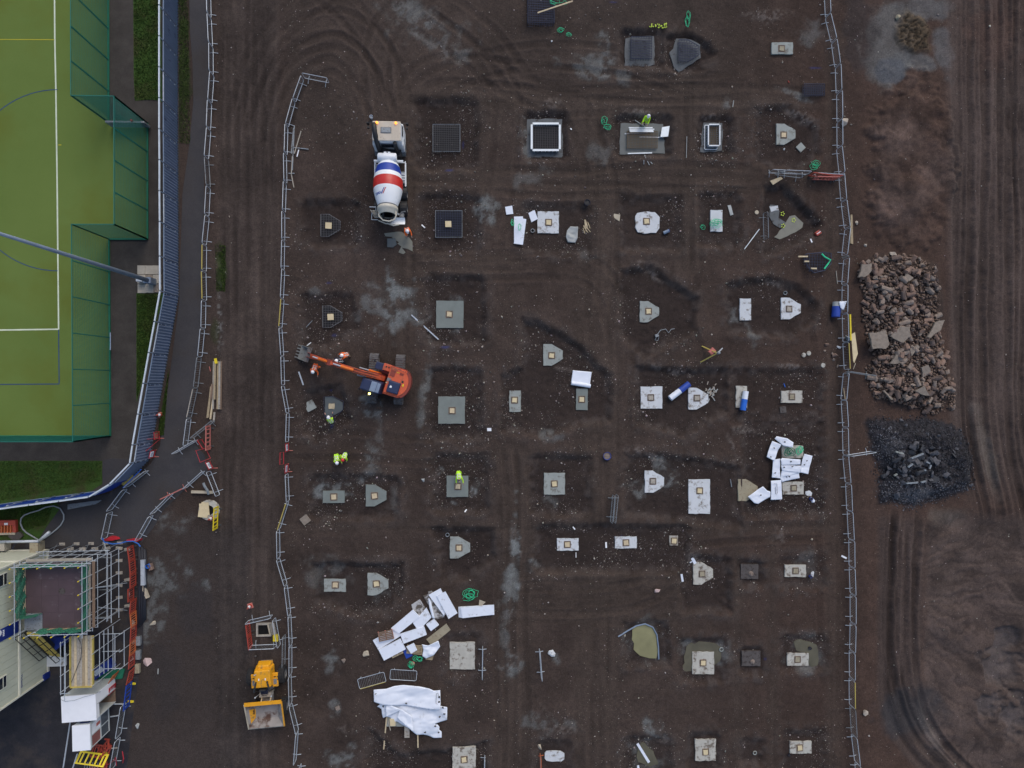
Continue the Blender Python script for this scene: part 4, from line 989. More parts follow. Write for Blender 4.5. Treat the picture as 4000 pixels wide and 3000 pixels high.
cage([(3148, 992), (3220, 985), (3246, 990), (3246, 1030), (3222, 1056), (3180, 1066), (3160, 1050), (3140, 1010)], 'rounded dark cage with timber battens and a green strap through it', 0.02, .45, .24, 'cage_blue', 'cage_blue', rim=.04)
for (x_, y_, w_, h_, k_, lab) in ((1753, 875, 100, 100, 'rect', 'black lining sheet under the square cage with one template'), (1744, 539, 102, 102, 'rect', 'black lining in the square cage pit east of the mixer cab'), (1291, 880, 72, 82, 'house', 'black lining under the five-sided cage west of the mixer rear'), (1298, 1237, 72, 80, 'house', 'black lining under the five-sided cage north of the bucket'), (2132, 534, 98, 92, 'rect', 'black lining inside the square white formwork')):  # black sheets stand in for pit shade; the first is a dark panel
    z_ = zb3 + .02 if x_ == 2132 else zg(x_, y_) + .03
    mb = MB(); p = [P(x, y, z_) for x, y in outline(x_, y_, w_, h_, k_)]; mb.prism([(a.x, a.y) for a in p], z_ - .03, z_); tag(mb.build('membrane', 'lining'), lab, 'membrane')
def formwork(cx, cy, w_, h_, z0, label, wd=.17, hh=.35, m='galvanised'):
    pts = [P(x, y, z0 + hh) for x, y in outline(cx, cy, w_, h_, 'rect')]; c = sum(pts, Vector()) / 4
    t = thing('formwork_box', label, 'formwork', (c.x, c.y, z0))
    for i in range(4):
        a, b = pts[i], pts[(i + 1) % 4]; d = (b - a).normalized(); nn = Vector((d.y, -d.x, 0))
        if (a + nn - c).length < (a - nn - c).length: nn = -nn
        mb = MB(); o1 = .03 if i % 2 else wd
        A_, B_ = a + nn * wd / 2 + (-d) * 0 , b + nn * wd / 2
        mb.beam(Vector((*A_.xy, z0 + hh - .02)), Vector((*B_.xy, z0 + hh - .02)), wd, .035)
        mb.beam(Vector((*(a + nn * .02).xy, z0 + hh / 2)), Vector((*(b + nn * .02).xy, z0 + hh / 2)), .03, hh - .06)
        for k in range(7):
            q = a.lerp(b, (k + .5) / 7) + nn * (wd * .6)
            mb.box((q.x, q.y, z0 + hh * .45), (.05, .05, hh * .8))
        mb.build('side_form', m, t, True)
    return t
formwork(2132, 534, 102, 96, zb3, 'square white steel formwork round a grid of bars', .17, .40, 'hoarding_rail')
cage(outline(2132, 534, 98, 92, 'rect'), 'dense dark bar grid inside the square white formwork', zb3 + .03, .25, .2, 'rebar_steel', rim=.02)
formwork(2790, 527, 40, 78, zb5, 'narrow grey steel formwork box round a few bars', .10, .45, 'galvanised')
cage(outline(2789, 530, 34, 72, 'rect'), 'narrow grid of bars inside the small grey formwork box', zb5, .3, .16, 'rebar_rust', top_only=True, rim=.02)
formwork(2777, 536, 46, 92, zb5, 'lower outer flange frame of the narrow formwork box', .05, .12, 'hoarding_rail')
# half-filled five-sided form by the worker in a vest
z0 = zg(1301, 1585)
t = pad(1304, 1588, 70, 78, 'house', 'slurry_dark', 'freshly poured dark five-sided pad with a template board and thin edge form', 'pale', (1296, 1587), top=.02, csz=.46, pocket=False)
mb = MB(); mb.path([P(x, y, z0 + .17) for x, y in ((1265, 1550), (1300, 1548), (1342, 1568), (1340, 1600), (1310, 1630), (1267, 1630))], .025, 4, True); mb.build('edge_form', 'cage_blue', t, True)
# triangular dig with bare blinding, yellow-green spray dots
for poly, m_, lab in (([(3008, 800), (3030, 800), (3046, 825), (3040, 850), (3070, 870), (3050, 890), (3020, 875), (3005, 845)], 'blinding_grey', 'dark wet blinding at the narrow end of the triangular pit'),
                      ([(3085, 845), (3105, 840), (3137, 872), (3133, 890), (3090, 915), (3045, 935), (3025, 925), (3060, 890)], 'slurry', 'pale curved blinding strip in the triangular pit'),
                      ([(3006, 806), (3038, 802), (3042, 820), (3012, 828)], 'concrete_white', 'white cement splash in the corner of the triangular pit')):
    sheet_on('blinding', poly, m_, lab, 'blinding', .05 if m_ != 'concrete_white' else .075, .06, .08)
t = thing('spray_marks', 'yellow-green sprayed dot clusters on the blinding of the triangular pit', 'marker dots', G(3070, 860))
for cx, cy in ((3057, 835), (3100, 860), (3059, 882)):
    for a in range(5):
        q = G(cx + 6 * math.cos(a * 1.26), cy + 7 * math.sin(a * 1.26), .09); mb = MB(); mb.lathe([(.05, 0), (.05, .03), (.001, .035)], 8, c=q - Vector((0, 0, .02))); mb.build('dot', 'lime_mark', t, True)
for i, (cx, cy, n_, w_) in enumerate(((2570, 100, 34, 34),)):
    t = thing('spacer_blocks', 'handful of small yellow-green spacers strewn above the northern cages', 'spacers', G(cx, cy))
    for _ in range(n_):
        q = G(cx + random.uniform(-w_, w_), cy + random.uniform(-9, 9), .04); mb = MB(); mb.box((q.x, q.y, q.z), (.09, .05, .06), random.uniform(0, 3)); mb.build('spacer', 'lime_mark', t, True)
# spilt concrete by the truck, puddles
sheet_on('concrete_spill', [(1500, 912), (1530, 908), (1568, 905), (1600, 930), (1612, 945), (1612, 982), (1592, 972), (1570, 968), (1585, 985), (1575, 992), (1556, 985), (1568, 962), (1552, 950), (1560, 945), (1540, 935), (1530, 925), (1505, 922)], 'slurry', 'spilt wet concrete behind the mixer truck', 'concrete spill', .04, .05, .05)
sheet_on('concrete_patty', [(1512, 932), (1545, 930), (1550, 955), (1535, 966), (1512, 964)], 'slurry_dark', 'round grey mound of concrete in the spill', 'concrete spill', .10, .1, .04)
def puddle(poly, label, dz=.03, m='puddle_water'):
    o, z = sheet_on('puddle', poly, m, label, 'puddle', dz, .04, .13); return o
puddle([(2470, 2460), (2490, 2445), (2530, 2440), (2555, 2452), (2568, 2480), (2572, 2540), (2562, 2570), (2535, 2572), (2500, 2560), (2475, 2535), (2468, 2500)], 'large oval yellow-green puddle edged by a bent pipe', .06, 'puddle_milky')
puddle([(2682, 2525), (2700, 2512), (2750, 2508), (2790, 2512), (2815, 2530), (2812, 2580), (2790, 2600), (2712, 2620), (2672, 2622), (2672, 2570)], 'murky puddle round the mottled square pad', .05)
puddle([(3100, 2508), (3130, 2495), (3160, 2506), (3190, 2520), (3198, 2545), (3192, 2600), (3170, 2608), (3150, 2590), (3150, 2550), (3110, 2540)], 'shallow puddle beside the cream pad at the east barriers', .05)
puddle([(2490, 2915), (2510, 2900), (2535, 2920), (2560, 2955), (2575, 2985), (2540, 2995), (2490, 2975)], 'puddle with a white strip in it at the south end', .05)
z = .0
mb = MB(); mb.path([G(x, y, .1) for x, y in ((2415, 2487), (2450, 2465), (2485, 2445))] + [G(x, y, .12) for x, y in ((2520, 2437), (2550, 2450), (2566, 2480), (2572, 2530), (2573, 2575))], .06, 6); tag(mb.build('pipe', 'steel_blue'), 'long blue-grey pipe bent round the oval puddle', 'pipe')
# ------------------------------------------------------------------ crowd-control barriers
def barrier_proto(m='galvanised', L=2.2, H=1.0, top=None, fill='galvanised_dull'):
    t = thing('crowd_barrier', 'x', 'barrier')
    mb = MB(); r = .026; z0 = .18; c = .12
    loop = []
    for cx, cz, a0 in ((c, z0 + c, 180), (L - c, z0 + c, 270), (L - c, H - c, 0), (c, H - c, 90)):
        for k in range(4):
            a = R(a0 + k * 30); loop.append((cx + c * math.cos(a), 0, cz + c * math.sin(a)))
    mb.path(loop, r, 6, True); mb.build('frame', m, t)
    mb = MB(); n = 15
    for i in range(n):
        x = .14 + (L - .28) * i / (n - 1); mb.tube((x, 0, z0), (x, 0, H), .009, 4, cap=False)
    mb.build('infill_bars', fill, t, kind='stuff')
    for x in (.32, L - .32):
        mb = MB(); mb.path([(x, -.33, .012), (x, -.28, .03), (x, -.03, .09), (x, .03, .09), (x, .28, .03), (x, .33, .012)], .024, 5); mb.tube((x, 0, .07), (x, 0, z0), .022, 5); mb.build('foot', m, t)
    if top:
        mb = MB(); mb.box((L / 2, 0, H + .01), (L - .1, .06, .05)); mb.build('top_cover', top, t)
    return remember(t)
protos = {}
def get_proto(key):
    mm = {'g': ('galvanised', None), 'd': ('galvanised_dull', None), 'y': ('galvanised', 'yellow_paint'), 't': ('galvanised_dull', 'timber_grey'), 'r': ('faded_red', 'faded_red'), 'o': ('orange_plastic', None), 'p': ('faded_red', None), 'b': ('galvanised', 'blue_bright')}[key]
    if key not in protos:
        protos[key] = [barrier_proto(mm[0], top=mm[1]), False]
    return protos[key]
def put_barrier(key, a, b, label, group, lie=None):
    """a, b: ends of its base on the ground"""
    pr_ = get_proto(key)
    o = pr_[0] if not pr_[1] else copy_tree(pr_[0]); pr_[1] = True
    d = b - a; o.location = a; L = d.length
    o.rotation_euler = (lie or 0, -math.asin(max(-.3, min(.3, d.z / L))) if not lie else 0, math.atan2(d.y, d.x)); o.scale = (L / 2.2, 1, 1)
    o['label'] = label
    if group: o['group'] = group
    elif 'group' in o: del o['group']
    return o
def chain(pts, what, group, keys='', gap=.05):
    """one barrier between each pair of neighbouring points (photo pixels)"""
    n = len(pts) - 1
    for i in range(n):
        if pts[i] is None or pts[i + 1] is None: continue
        a, b = G(*pts[i]), G(*pts[i + 1]); d = (b - a).normalized()
        k = keys[i] if i < len(keys) else 'g'
        kind = {'g': 'grey steel crowd barrier', 'd': 'dull grey crowd barrier', 'y': 'yellow-topped crowd barrier', 't': 'crowd barrier with timber along its top', 'r': 'red crowd barrier', 'b': 'crowd barrier with pale blue cover'}[k]
        j = random.uniform(-.05, .05)
        nn = Vector((-d.y, d.x, 0)) * j
        put_barrier(k, a + d * gap + nn, b - d * gap - nn * .6, '%s, %s %s' % (kind.replace('crowd barrier with timber along its top', 'timber-topped crowd barrier'), ORD[i], what), group)
def densify(pts, step=108):
    out = [pts[0]]
    for a, b in zip(pts, pts[1:]):
        L = math.hypot(b[0] - a[0], b[1] - a[1]); k = max(1, round(L / step))
        out += [(a[0] + (b[0] - a[0]) * j / k, a[1] + (b[1] - a[1]) * j / k) for j in range(1, k + 1)]
    return out
chain([(824, -34), (830, 78), (834, 190), (838, 300), (833, 410), (825, 515), (820, 628), (825, 738), (820, 850), (811, 962), (810, 1065), (810, 1178), (805, 1286), (792, 1396), (776, 1515), (751, 1632), (737, 1738)], 'from the north beside the footpath', 'barriers along the east side of the footpath', 'ggggggdggyyggdtg')
chain([(1290, 330), (1190, 308)], 'in the corner where the inner line turns east', None)
chain([(1190, 316), (1157, 405), (1128, 503), (1124, 612), (1122, 722), (1117, 835), (1114, 945), (1113, 1058), (1111, 1170), (1105, 1283), (1111, 1392), (1115, 1505), (1131, 1612), (1131, 1725)], 'from the north in the inner line by the haul road', 'barriers along the haul road', 'ggggggggygggg')
chain([(1126, 1846), (1134, 1954), (1096, 2062), (1096, 2174), (1124, 2278), (1139, 2392), (1144, 2510), (1142, 2625), (1142, 2738), (1170, 2846), (1158, 2964)], 'south of the red gate in the inner line', 'barriers along the haul road south of the red gate', 'gygggggggg')
chain([(1178, 2972), (1172, 3085)], 'alone where the inner line leaves the bottom edge', None)
chain([(3216, -34), (3218, 76), (3242, 174), (3256, 270), (3262, 372), (3265, 482), (3264, 585), (3272, 688), (3279, 792), (3294, 898), (3283, 1004), (3290, 1014), (3283, 1116), (3284, 1228), (3288, 1338), (3292, 1445)], 'from the north in the line before the rubble', 'barriers along the east side of the pads', 'ggggggggggdgggy')
chain([(3288, 1455), (3280, 1562), (3287, 1668), (3287, 1776), (3296, 1884), (3303, 1990), (3309, 2102), (3312, 2208), (3315, 2314), (3316, 2424), (3313, 2533), (3312, 2640), (3312, 2748), (3321, 2858), (3332, 2968), (3340, 3080)], 'south of the side barrier touching the rubble', 'barriers along the east side, southern stretch', 'gggggggggggydgg')
def single(a, b, lab, key='g', group=None): return put_barrier(key, G(*a), G(*b), lab, group)
single((3296, 1452), (3396, 1468), 'dull barrier running east from the line to touch the rubble', 'd')
single((3300, 1777), (3396, 1762), 'barrier running east from the line to the black heap')
single((3272, 697), (3166, 690), 'barrier of the cross fence nearest the east line')
single((3146, 684), (3048, 680), 'second barrier of the cross fence from the east line')
single((3046, 680), (2996, 678), 'short seen western end barrier of the cross fence')
single((3122, 698), (3022, 685), 'dull barrier leaning in front of the cross fence', 'd')
single((2977, 836), (2980, 937), 'lone dull barrier at the west side of the triangular pit', 'd')
single((844, 1642), (763, 1708), 'dull diagonal barrier behind the red ladder shaped one', 'd')
single((779, 1717), (692, 1768), 'diagonal barrier closing the footpath above the red frames')
single((806, 1838), (734, 1903), 'diagonal barrier starting at the small red sign frame')
single((734, 1900), (648, 1942), 'pinkish red barrier lying in the diagonal line across the path', 'r')
single((683, 1926), (609, 2000), 'diagonal barrier south of the pink one beside the path')
single((604, 2010), (552, 2102), 'barrier leading down to the red netting on the path', 'g')
single((826, 1838), (862, 1930), 'barrier leaning with visible bars beside the covered manhole')
single((587, 1836), (508, 1898), 'barrier with yellow boards behind at the bend of the path')
single((503, 1908), (443, 1988), 'barrier west of the path below the yellow boards')
single((446, 1996), (424, 2096), 'barrier west of the path just above the blue hose')
single((1069, 2398), (974, 2420), 'north barrier of the manhole enclosure')
single((1079, 2408), (1098, 2512), 'east barrier of the manhole enclosure')
single((1084, 2513), (986, 2517), 'south barrier of the manhole enclosure')
single((1118, 2472), (1116, 2590), 'spare barrier parked against the inner line beside the manhole', 'd')
single((2404, 1928), (2394, 2034), 'right one of two barriers parked side by side near the tall white pad', 'd')
single((2391, 1930), (2382, 2034), 'left one of two barriers parked side by side near the tall white pad', 'd')
single((2105, 2528), (2113, 2640), 'lone upright barrier south of the grey slurry road')
single((1885, 2518), (1883, 2634), 'upright barrier just right of the big stained square pad')
single((1893, 2942), (1890, 3050), 'upright barrier at the bottom edge right of the square pad')
single((2108, 2935), (2112, 3040), 'narrow orange barrier at the bottom edge with a round disc', 'o')
single((498, 2738), (478, 2860), 'first barrier below the blue plastic one')
single((476, 2872), (455, 2985), 'second barrier below the blue plastic one')
def flat_barrier(a, b, c, key, lab, z=.05):
    o = put_barrier(key, G(*a, z), G(*b, z), lab, None, lie=PI / 2 * .97)
    o.rotation_euler = (R(-88), 0, o.rotation_euler.z) if c else (R(88), 0, o.rotation_euler.z)
    return o
flat_barrier((1394, 2645), (1497, 2617), 0, 'y', 'barrier lying flat with a yellow edge above the white tarpaulin', .06)
flat_barrier((1527, 2606), (1630, 2612), 0, 'g', 'barrier lying flat with both feet up below the blue pallet', .06)
# tubes standing about at the north end
t = thing('scaffold_tubes', 'loose thin posts and tubes beside the inner line west of the mixer', 'tubes', G(1150, 600))
for a, b, m in (((1150, 490), (1142, 665), 'galvanised_dull'), ((1147, 500), (1138, 600), 'galvanised_dull'), ((1176, 512), (1150, 600), 'timber_grey'), ((1148, 576), (1205, 583), 'galvanised_dull'), ((1142, 610), (1138, 680), 'timber_grey'), ((1138, 680), (1148, 732), 'timber_grey'), ((1127, 677), (1150, 677), 'galvanised_dull'), ((1167, 585), (1160, 612), 'paper_white')):
    mb = MB(); mb.beam(G(*a, .06), G(*b, .08), .07, .05); mb.build('tube', m, t, True)

# ------------------------------------------------------------------ plastic chapter-8 style barriers
def plastic_proto(m, L=1.1, foot='stone_dark'):
    t = thing('plastic_barrier', 'x', 'barrier')
    mb = MB(); mb.box((L / 2, 0, .95), (L, .06, .10)); mb.box((L / 2, 0, .18), (L, .05, .12)); mb.box((.04, 0, .56), (.08, .05, .66)); mb.box((L - .04, 0, .56), (.08, .05, .66)); mb.build('frame', m, t)
    n = 5
    for i in range(n):
        mb = MB(); mb.box((.08 + (L - .16) * (i + .5) / n, 0, .56), (.06, .03, .64)); mb.build('slat', m, t)
    for x in (.15, L - .15):
        mb = MB(); mb.box((x, 0, .06), (.09, .5, .10), top=(.8, .7)); mb.build('foot', foot, t)
    return remember(t)
pp = {}
def put_plastic(m, a, b, label, group=None, foot='stone_dark', lie=0.0):
    if (m, foot) not in pp: pp[(m, foot)] = [plastic_proto(m, 1.1, foot), False]
    pr_ = pp[(m, foot)]; o = pr_[0] if not pr_[1] else copy_tree(pr_[0]); pr_[1] = True
    d = b - a; o.location = a; o.rotation_euler = (lie, 0, math.atan2(d.y, d.x)); o.scale = (d.length / 1.1, 1, 1)
    o['label'] = label
    if group: o['group'] = group
    elif 'group' in o: del o['group']
    return o
cl = [((524, 2126), (531, 2177), 'r'), ((531, 2178), (535, 2229), 'r'), ((535, 2230), (535, 2284), 'r'), ((527, 2285), (527, 2336), 's'), ((537, 2332), (533, 2380), 'r'), ((535, 2381), (539, 2434), 'o'), ((538, 2435), (535, 2488), 'r'), ((535, 2489), (533, 2542), 'o'), ((532, 2543), (529, 2592), 'r'), ((533, 2600), (520, 2652), 'r')]
for i, (a, b, k) in enumerate(cl):
    o = put_plastic('orange_plastic' if k == 'o' else 'red_plastic', G(*a), G(*b), '%s plastic barrier, %s from the north in the row beside the black pipes' % ('orange' if k == 'o' else 'red', ORD[i]), 'plastic barriers beside the black pipes')
    if k == 's':
        mb = MB(); mb.box((.5, -.05, .8), (.35, .02, .2)); mb.build('sign_plate', 'paper_white', o)
put_plastic('blue_plastic', G(520, 2656), G(509, 2752), 'blue plastic barrier with yellow feet at the south end of the row', None, 'yellow_plastic')
put_plastic('red_plastic', G(3265, 700), G(3215, 697), 'red plastic barrier hung on the cross fence, right hand part')
put_plastic('red_plastic', G(3214, 697), G(3150, 690), 'bright red plastic barrier in the middle of the cross fence')
put_plastic('faded_red', G(3254, 706), G(3170, 703), 'faded pink plastic barrier leaning before the bright red one')
put_plastic('faded_red', G(825, 1660), G(824, 1755), 'pale pink ladder shaped plastic barrier standing by the timber pile')
put_plastic('red_plastic', G(977, 2424), G(983, 2470), 'red plastic barrier, upper half of the west side of the manhole')
put_plastic('red_plastic', G(983, 2472), G(988, 2520), 'red plastic barrier, lower half of the west side of the manhole')
put_plastic('yellow_plastic', G(856, 1974), G(852, 2062), 'yellow plastic barrier beside the covered manhole')
put_plastic('orange_plastic', G(470, 2616), G(436, 2672), 'orange plastic panel leaning by the corner of the big white cabin')
put_plastic('red_paint', G(456, 2664), G(452, 2692), 'dark red plastic panel at the corner of the big white cabin')
o = put_plastic('yellow_plastic', G(430, 2940, .6), G(318, 2925, .6), 'yellow slotted plastic barrier lying on others at the bottom left', None, 'yellow_plastic', lie=R(-50))
put_plastic('red_plastic', G(440, 2905, .1), G(370, 2900, .1), 'red plastic barrier pushed behind the small glazed cabin', None, 'red_plastic', lie=R(-60))
put_plastic('red_plastic', G(425, 2880, .1), G(385, 2925, .1), 'second red plastic barrier leaning behind the small glazed cabin', None, 'red_plastic', lie=R(-40))
put_plastic('red_plastic', G(420, 2970, .2), G(350, 2990, .2), 'red plastic barrier poking out below the yellow one', None, 'red_plastic', lie=R(-60))
# water-filled barrier in the grass
t = thing('water_barrier', 'big orange water-filled barrier with a white label at the west edge', 'barrier', P(0, 2085, 0))
def wb(px0, py0, px1, py1, z0_, z1_, nm, m): a, b = P(px0, py0, z1_), P(px1, py1, z1_); q_ = MB(); q_.box(((a.x + b.x) / 2, (a.y + b.y) / 2, (z0_ + z1_) / 2), (abs(b.x - a.x), abs(b.y - a.y), z1_ - z0_)); return q_.build(nm, m, t, True)
wb(-40, 2034, 60, 2052, .02, .34, 'top_beam', 'red_plastic'); wb(-40, 2082, 58, 2089, .02, .28, 'foot_beam', 'bag_tan'); wb(-40, 2052, 48, 2082, .02, .12, 'back_web', 'timber_dark'); wb(48, 2040, 62, 2080, .02, .30, 'end_cap', 'red_plastic')
for i in range(7): wb(-34 + i * 12, 2052, -29 + i * 12, 2082, .12, .30, 'rib', 'orange_plastic')
wb(16, 2043, 30, 2051, .34, .36, 'label_plate', 'paper_white')
mb = MB(); c = P(68, 2091, 0); mb.prism([(c.x - .55, c.y), (c.x - .3, c.y + .3), (c.x + .3, c.y + .3), (c.x + .55, c.y), (c.x + .25, c.y - .3), (c.x - .3, c.y - .3)], .03, .22); tag(mb.build('concrete_footing', 'concrete_wet'), 'low six-sided concrete base beside the orange water barrier', 'concrete base')

# ------------------------------------------------------------------ red tubular sign frames and nets
def frame_loop(ptsz, r, m, name, label, cat='sign frame'):
    mb = MB(); mb.path([P(x, y, z) for x, y, z in ptsz], r, 5, True); return tag(mb.build(name, m), label, cat)
def gate_sign(a, b, label, plate=True, h=.95, plates='paper_white', second=None):
    A_, B_ = G(*a), G(*b); t = thing('sign_frame', label, 'sign frame', A_)
    up = Vector((0, 0, h)); mb = MB(); mb.path([A_ + up * .2, A_ + up, B_ + up, B_ + up * .2], .03, 5, True); mb.build('frame', 'red_paint', t, True)
    if plate:
        mb = MB(); q = A_.lerp(B_, .5) + up * .65; d = (B_ - A_); mb.beam(A_.lerp(B_, .12) + up * .65, A_.lerp(B_, .88) + up * .65, .02, h * .5); mb.build('plate', plates, t, True)
        for k in range(3):
            mb = MB(); zz = up * (.5 + .12 * k); n_ = Vector((d.y, -d.x, 0)).normalized() * .016
            if (A_ + n_ - Vector((-3.6, .2, 0))).length > (A_ - n_ - Vector((-3.6, .2, 0))).length: n_ = -n_
            mb.beam(A_.lerp(B_, .25) + zz + n_, A_.lerp(B_, .75) + zz + n_, .008, .05); mb.build('print_line', 'paper_print' if plates == 'paper_white' else 'red_paint', t, True)
    mb = MB(); q = B_; mb.tube(q + Vector((0, 0, .05)), q + Vector((.3, 0, .02)), .03, 5); mb.tube(B_, B_ + up * .2, .025, 5); mb.tube(A_, A_ + up * .2, .025, 5); mb.build('foot', 'faded_red', t, True)
    return t
gate_sign((1129, 1730), (1130, 1760), 'small red sign frame at the north post of the red gate')
gate_sign((1129, 1810), (1127, 1842), 'small red sign frame at the south post of the red gate')
frame_loop([(1108, 1766, 1.0), (1094, 1768, 1.0), (1093, 1815, 1.0), (1108, 1812, 1.0)], .03, 'red_paint', 'gate_bar', 'red tubular loop spanning the gate gap in the inner line', 'gate')
gate_sign((625, 1685), (627, 1712), 'red framed rusty sign on the hoarding side of the path', True, plates='timber_dark')
gate_sign((612, 1757), (606, 1784), 'red framed sign with a white notice on the hoarding side of the path')
frame_loop([(628, 1712, .5), (545, 1717, 1.3), (532, 1765, 1.3), (570, 1762, .9)], .03, 'red_paint', 'gate_bar', 'red tubular loop between two signs on the hoarding', 'gate')
gate_sign((822, 1800), (836, 1828), 'red framed sign with a striped white notice east of the path')
gate_sign((792, 1716), (812, 1748), 'empty bent red frame above the gap east of the path', False)
frame_loop([(803, 1752, .6), (765, 1760, .9), (782, 1806, .9), (822, 1790, .5)], .03, 'red_paint', 'gate_bar', 'bent red tube loop across the gap east of the path', 'gate')
for poly, lab in (([(405, 2106), (432, 2096), (460, 2100), (464, 2108), (440, 2113), (415, 2113)], 'red net bundle at the west side of the path end'), ([(492, 2110), (520, 2105), (552, 2106), (548, 2114), (500, 2118)], 'red net bundle at the east side of the path end')):
    pl = jag([(P(x, y, .25).x, P(x, y, .25).y) for x, y in poly], .05, .2); mb = MB(); mb.prism(pl, .02, .28, [(x * .9 + pl[0][0] * .1, y * .9 + pl[0][1] * .1) for x, y in pl]); tag(mb.build('net_bundle', 'red_paint'), lab, 'safety net')
mb = MB(); mb.path([G(x, y, .9) for x, y in ((398, 2100), (408, 2118), (440, 2125), (470, 2122), (495, 2115), (520, 2114), (540, 2124), (548, 2135))], .05, 6); tag(mb.build('hose', 'pipe_blue'), 'blue hose looping across the end of the path', 'hose')
mb = MB(); mb.path([G(x, y, z) for x, y, z in ((408, 2120, .9), (411, 2140, 1.2), (414, 2160, 1.5), (405, 2175, 1.8))], .04, 6); tag(mb.build('hose', 'hose_grey'), 'grey hose from the blue one up to the scaffold', 'hose')

# ------------------------------------------------------------------ blue steel hoarding
BASE = [(697, -118), (696, -5), (695, 109), (695, 222), (695, 336), (695, 449), (695, 563), (696, 676), (696, 790), (697, 903), (697, 1030), (698, 1157), (678, 1270), (657, 1384), (637, 1497), (617, 1610), (597, 1723), (587, 1791), (513, 1867), (436, 1914), (327, 1929), (217, 1943), (107, 1958), (0, 1973), (-105, 1988)]
t = thing('hoarding', 'long blue corrugated steel hoarding bending round the grass strips', 'fence', P(*BASE[0], 0))
for i in range(len(BASE) - 1):
    a, b = P(*BASE[i], 0), P(*BASE[i + 1], 0); d = b - a; L = d.length; u = d / L; nn = Vector((u.y, -u.x, 0)) * .035
    mb = MB(); n = max(5, int(L / .22)); vs = []
    for j in range(n * 2 + 1):
        q = a + d * (.01 + .98 * j / (2 * n)) + nn * (1 if j % 2 else -1) * 1.2
        vs += [(q.x, q.y, .04), (q.x, q.y, 2.28)]
    mb.add(vs, [(2 * j, 2 * j + 2, 2 * j + 3, 2 * j + 1) for j in range(2 * n)])
    o = mb.build('steel_panel', 'hoarding' if i < 18 else 'hoarding_blue', t, True)
    if i >= 18: o['label'] = 'bright blue steel panel'
    mb = MB(); mb.beam(a + u * .06 + Vector((0, 0, 2.3)), b - u * .06 + Vector((0, 0, 2.3)), .07, .05); mb.build('edge_rail', 'steel_blue' if i % 4 else 'galvanised', t, True); mb = MB(); mb.beam(a + u * .06 + nn * 2 + Vector((0, 0, .06)), b - u * .06 + nn * 2 + Vector((0, 0, .06)), .05, .06); mb.build('base_rail', 'steel_blue', t, True)
    mb = MB(); mb.beam(a + u * .05 + Vector((0, 0, 2.92)), b - u * .05 + Vector((0, 0, 2.92)), .10, .08); mb.build('top_rail', 'hoarding_rail', t, True)
    for s_ in (0, .16):
        q = a + u * s_ + nn * 3.2
        mb = MB(); mb.tube((q.x, q.y, 0), (q.x - nn.x * 3, q.y - nn.y * 3, 2.93 if s_ == 0 else 2.3), .035, 6); mb.build('post', 'navy' if s_ else 'steel_blue', t, True)
    for z in (.5, 1.2, 1.9):
        q = a + u * .1 + nn * 1.5; mb = MB(); mb.box((q.x, q.y, z), (.12, .12, .10), math.atan2(u.y, u.x)); mb.build('clamp', 'galvanised', t, True)

# ------------------------------------------------------------------ green mesh court fence
CF = 4.6
t = thing('court_fence', 'tall green wire mesh fence round the sports court with a goal recess', 'fence', P(425, 400, 0))
def mesh_panel(L, H):
    mb = MB(); x = .03
    while x < L - .01:
        mb.box((x, 0, H / 2), (.020, .012, H)); x += .085
    z = .03
    while z <= H: mb.box((L / 2, .012, z), (L, .012, .014)); z += .2
    me = bpy.data.meshes.new('mesh_panel'); me.from_pydata(mb.v, [], mb.f); me.update(); me.materials.append(MATS['fence_green']); return me
MP = mesh_panel(2.5, CF)
def court(a, b, rail=True, first=True):
    A_, B_ = P(*a, 0), P(*b, 0); L = (B_ - A_).length; k = max(1, round(L / 2.5)); d = (B_ - A_) / k
    for i in range(k):
        q = A_ + d * i
        o = bpy.data.objects.new('mesh_panel', MP); COL.objects.link(o); o.parent = t; o.location = q - t.location; o.rotation_euler = (0, 0, math.atan2(d.y, d.x)); o.scale = (d.length / 2.5, 1, 1); o['kind'] = 'stuff'
        for s_ in ((0, 1) if i == k - 1 else (0,)):
            p = A_ + d * (i + s_); mb = MB(); mb.box((p.x, p.y, CF / 2), (.08, .08, CF)); mb.build('post', 'fence_green', t, True)
    mb = MB(); mb.beam(A_ + Vector((0, 0, CF)), B_ + Vector((0, 0, CF)), .05, .05); mb.build('top_rail', 'fence_green', t, True)
    mb = MB(); mb.beam(A_ + Vector((0, 0, .55)), B_ + Vector((0, 0, .55)), .08, 1.0) if False else mb.beam(A_ + Vector((0, 0, .07)), B_ + Vector((0, 0, .07)), .10, .14); mb.build('kick_board', 'net_green', t, True)
court((425, -130), (426, 480)); court((426, 480), (578, 482)); court((578, 482), (578, 935)); court((578, 935), (428, 935)); court((428, 935), (433, 1703)); court((433, 1703), (-160, 1703))
# goal back-bar and gate frame
mb = MB(); mb.beam(P(424, 484, .6), P(576, 486, .6), .14, .9); o = mb.build('rebound_board', 'galvanised_dull', t, True)
mb = MB(); z = 1.8
mb.path([P(431, 1300, .1), P(431, 1300, 2.3), P(431, 1366, 2.3), P(431, 1366, .1)], .04, 5); mb.build('gate_frame', 'steel_blue', t, True)
for (a, z_) in (((527, 492), .0), ((528, 512), .0)):
    pass
t = thing('goal_post', 'small red and dark marker post inside the court recess', 'marker post', P(545, 495, 0))
mb = MB(); q = P(545, 495, 0); mb.tube(q, q + Vector((0, 0, 1.0)), .05, 8); mb.build('post', 'navy', t, True)
mb = MB(); mb.lathe([(.09, 1.0), (.09, 1.2), (.001, 1.22)], 8, c=q); mb.build('cap', 'red_paint', t, True)
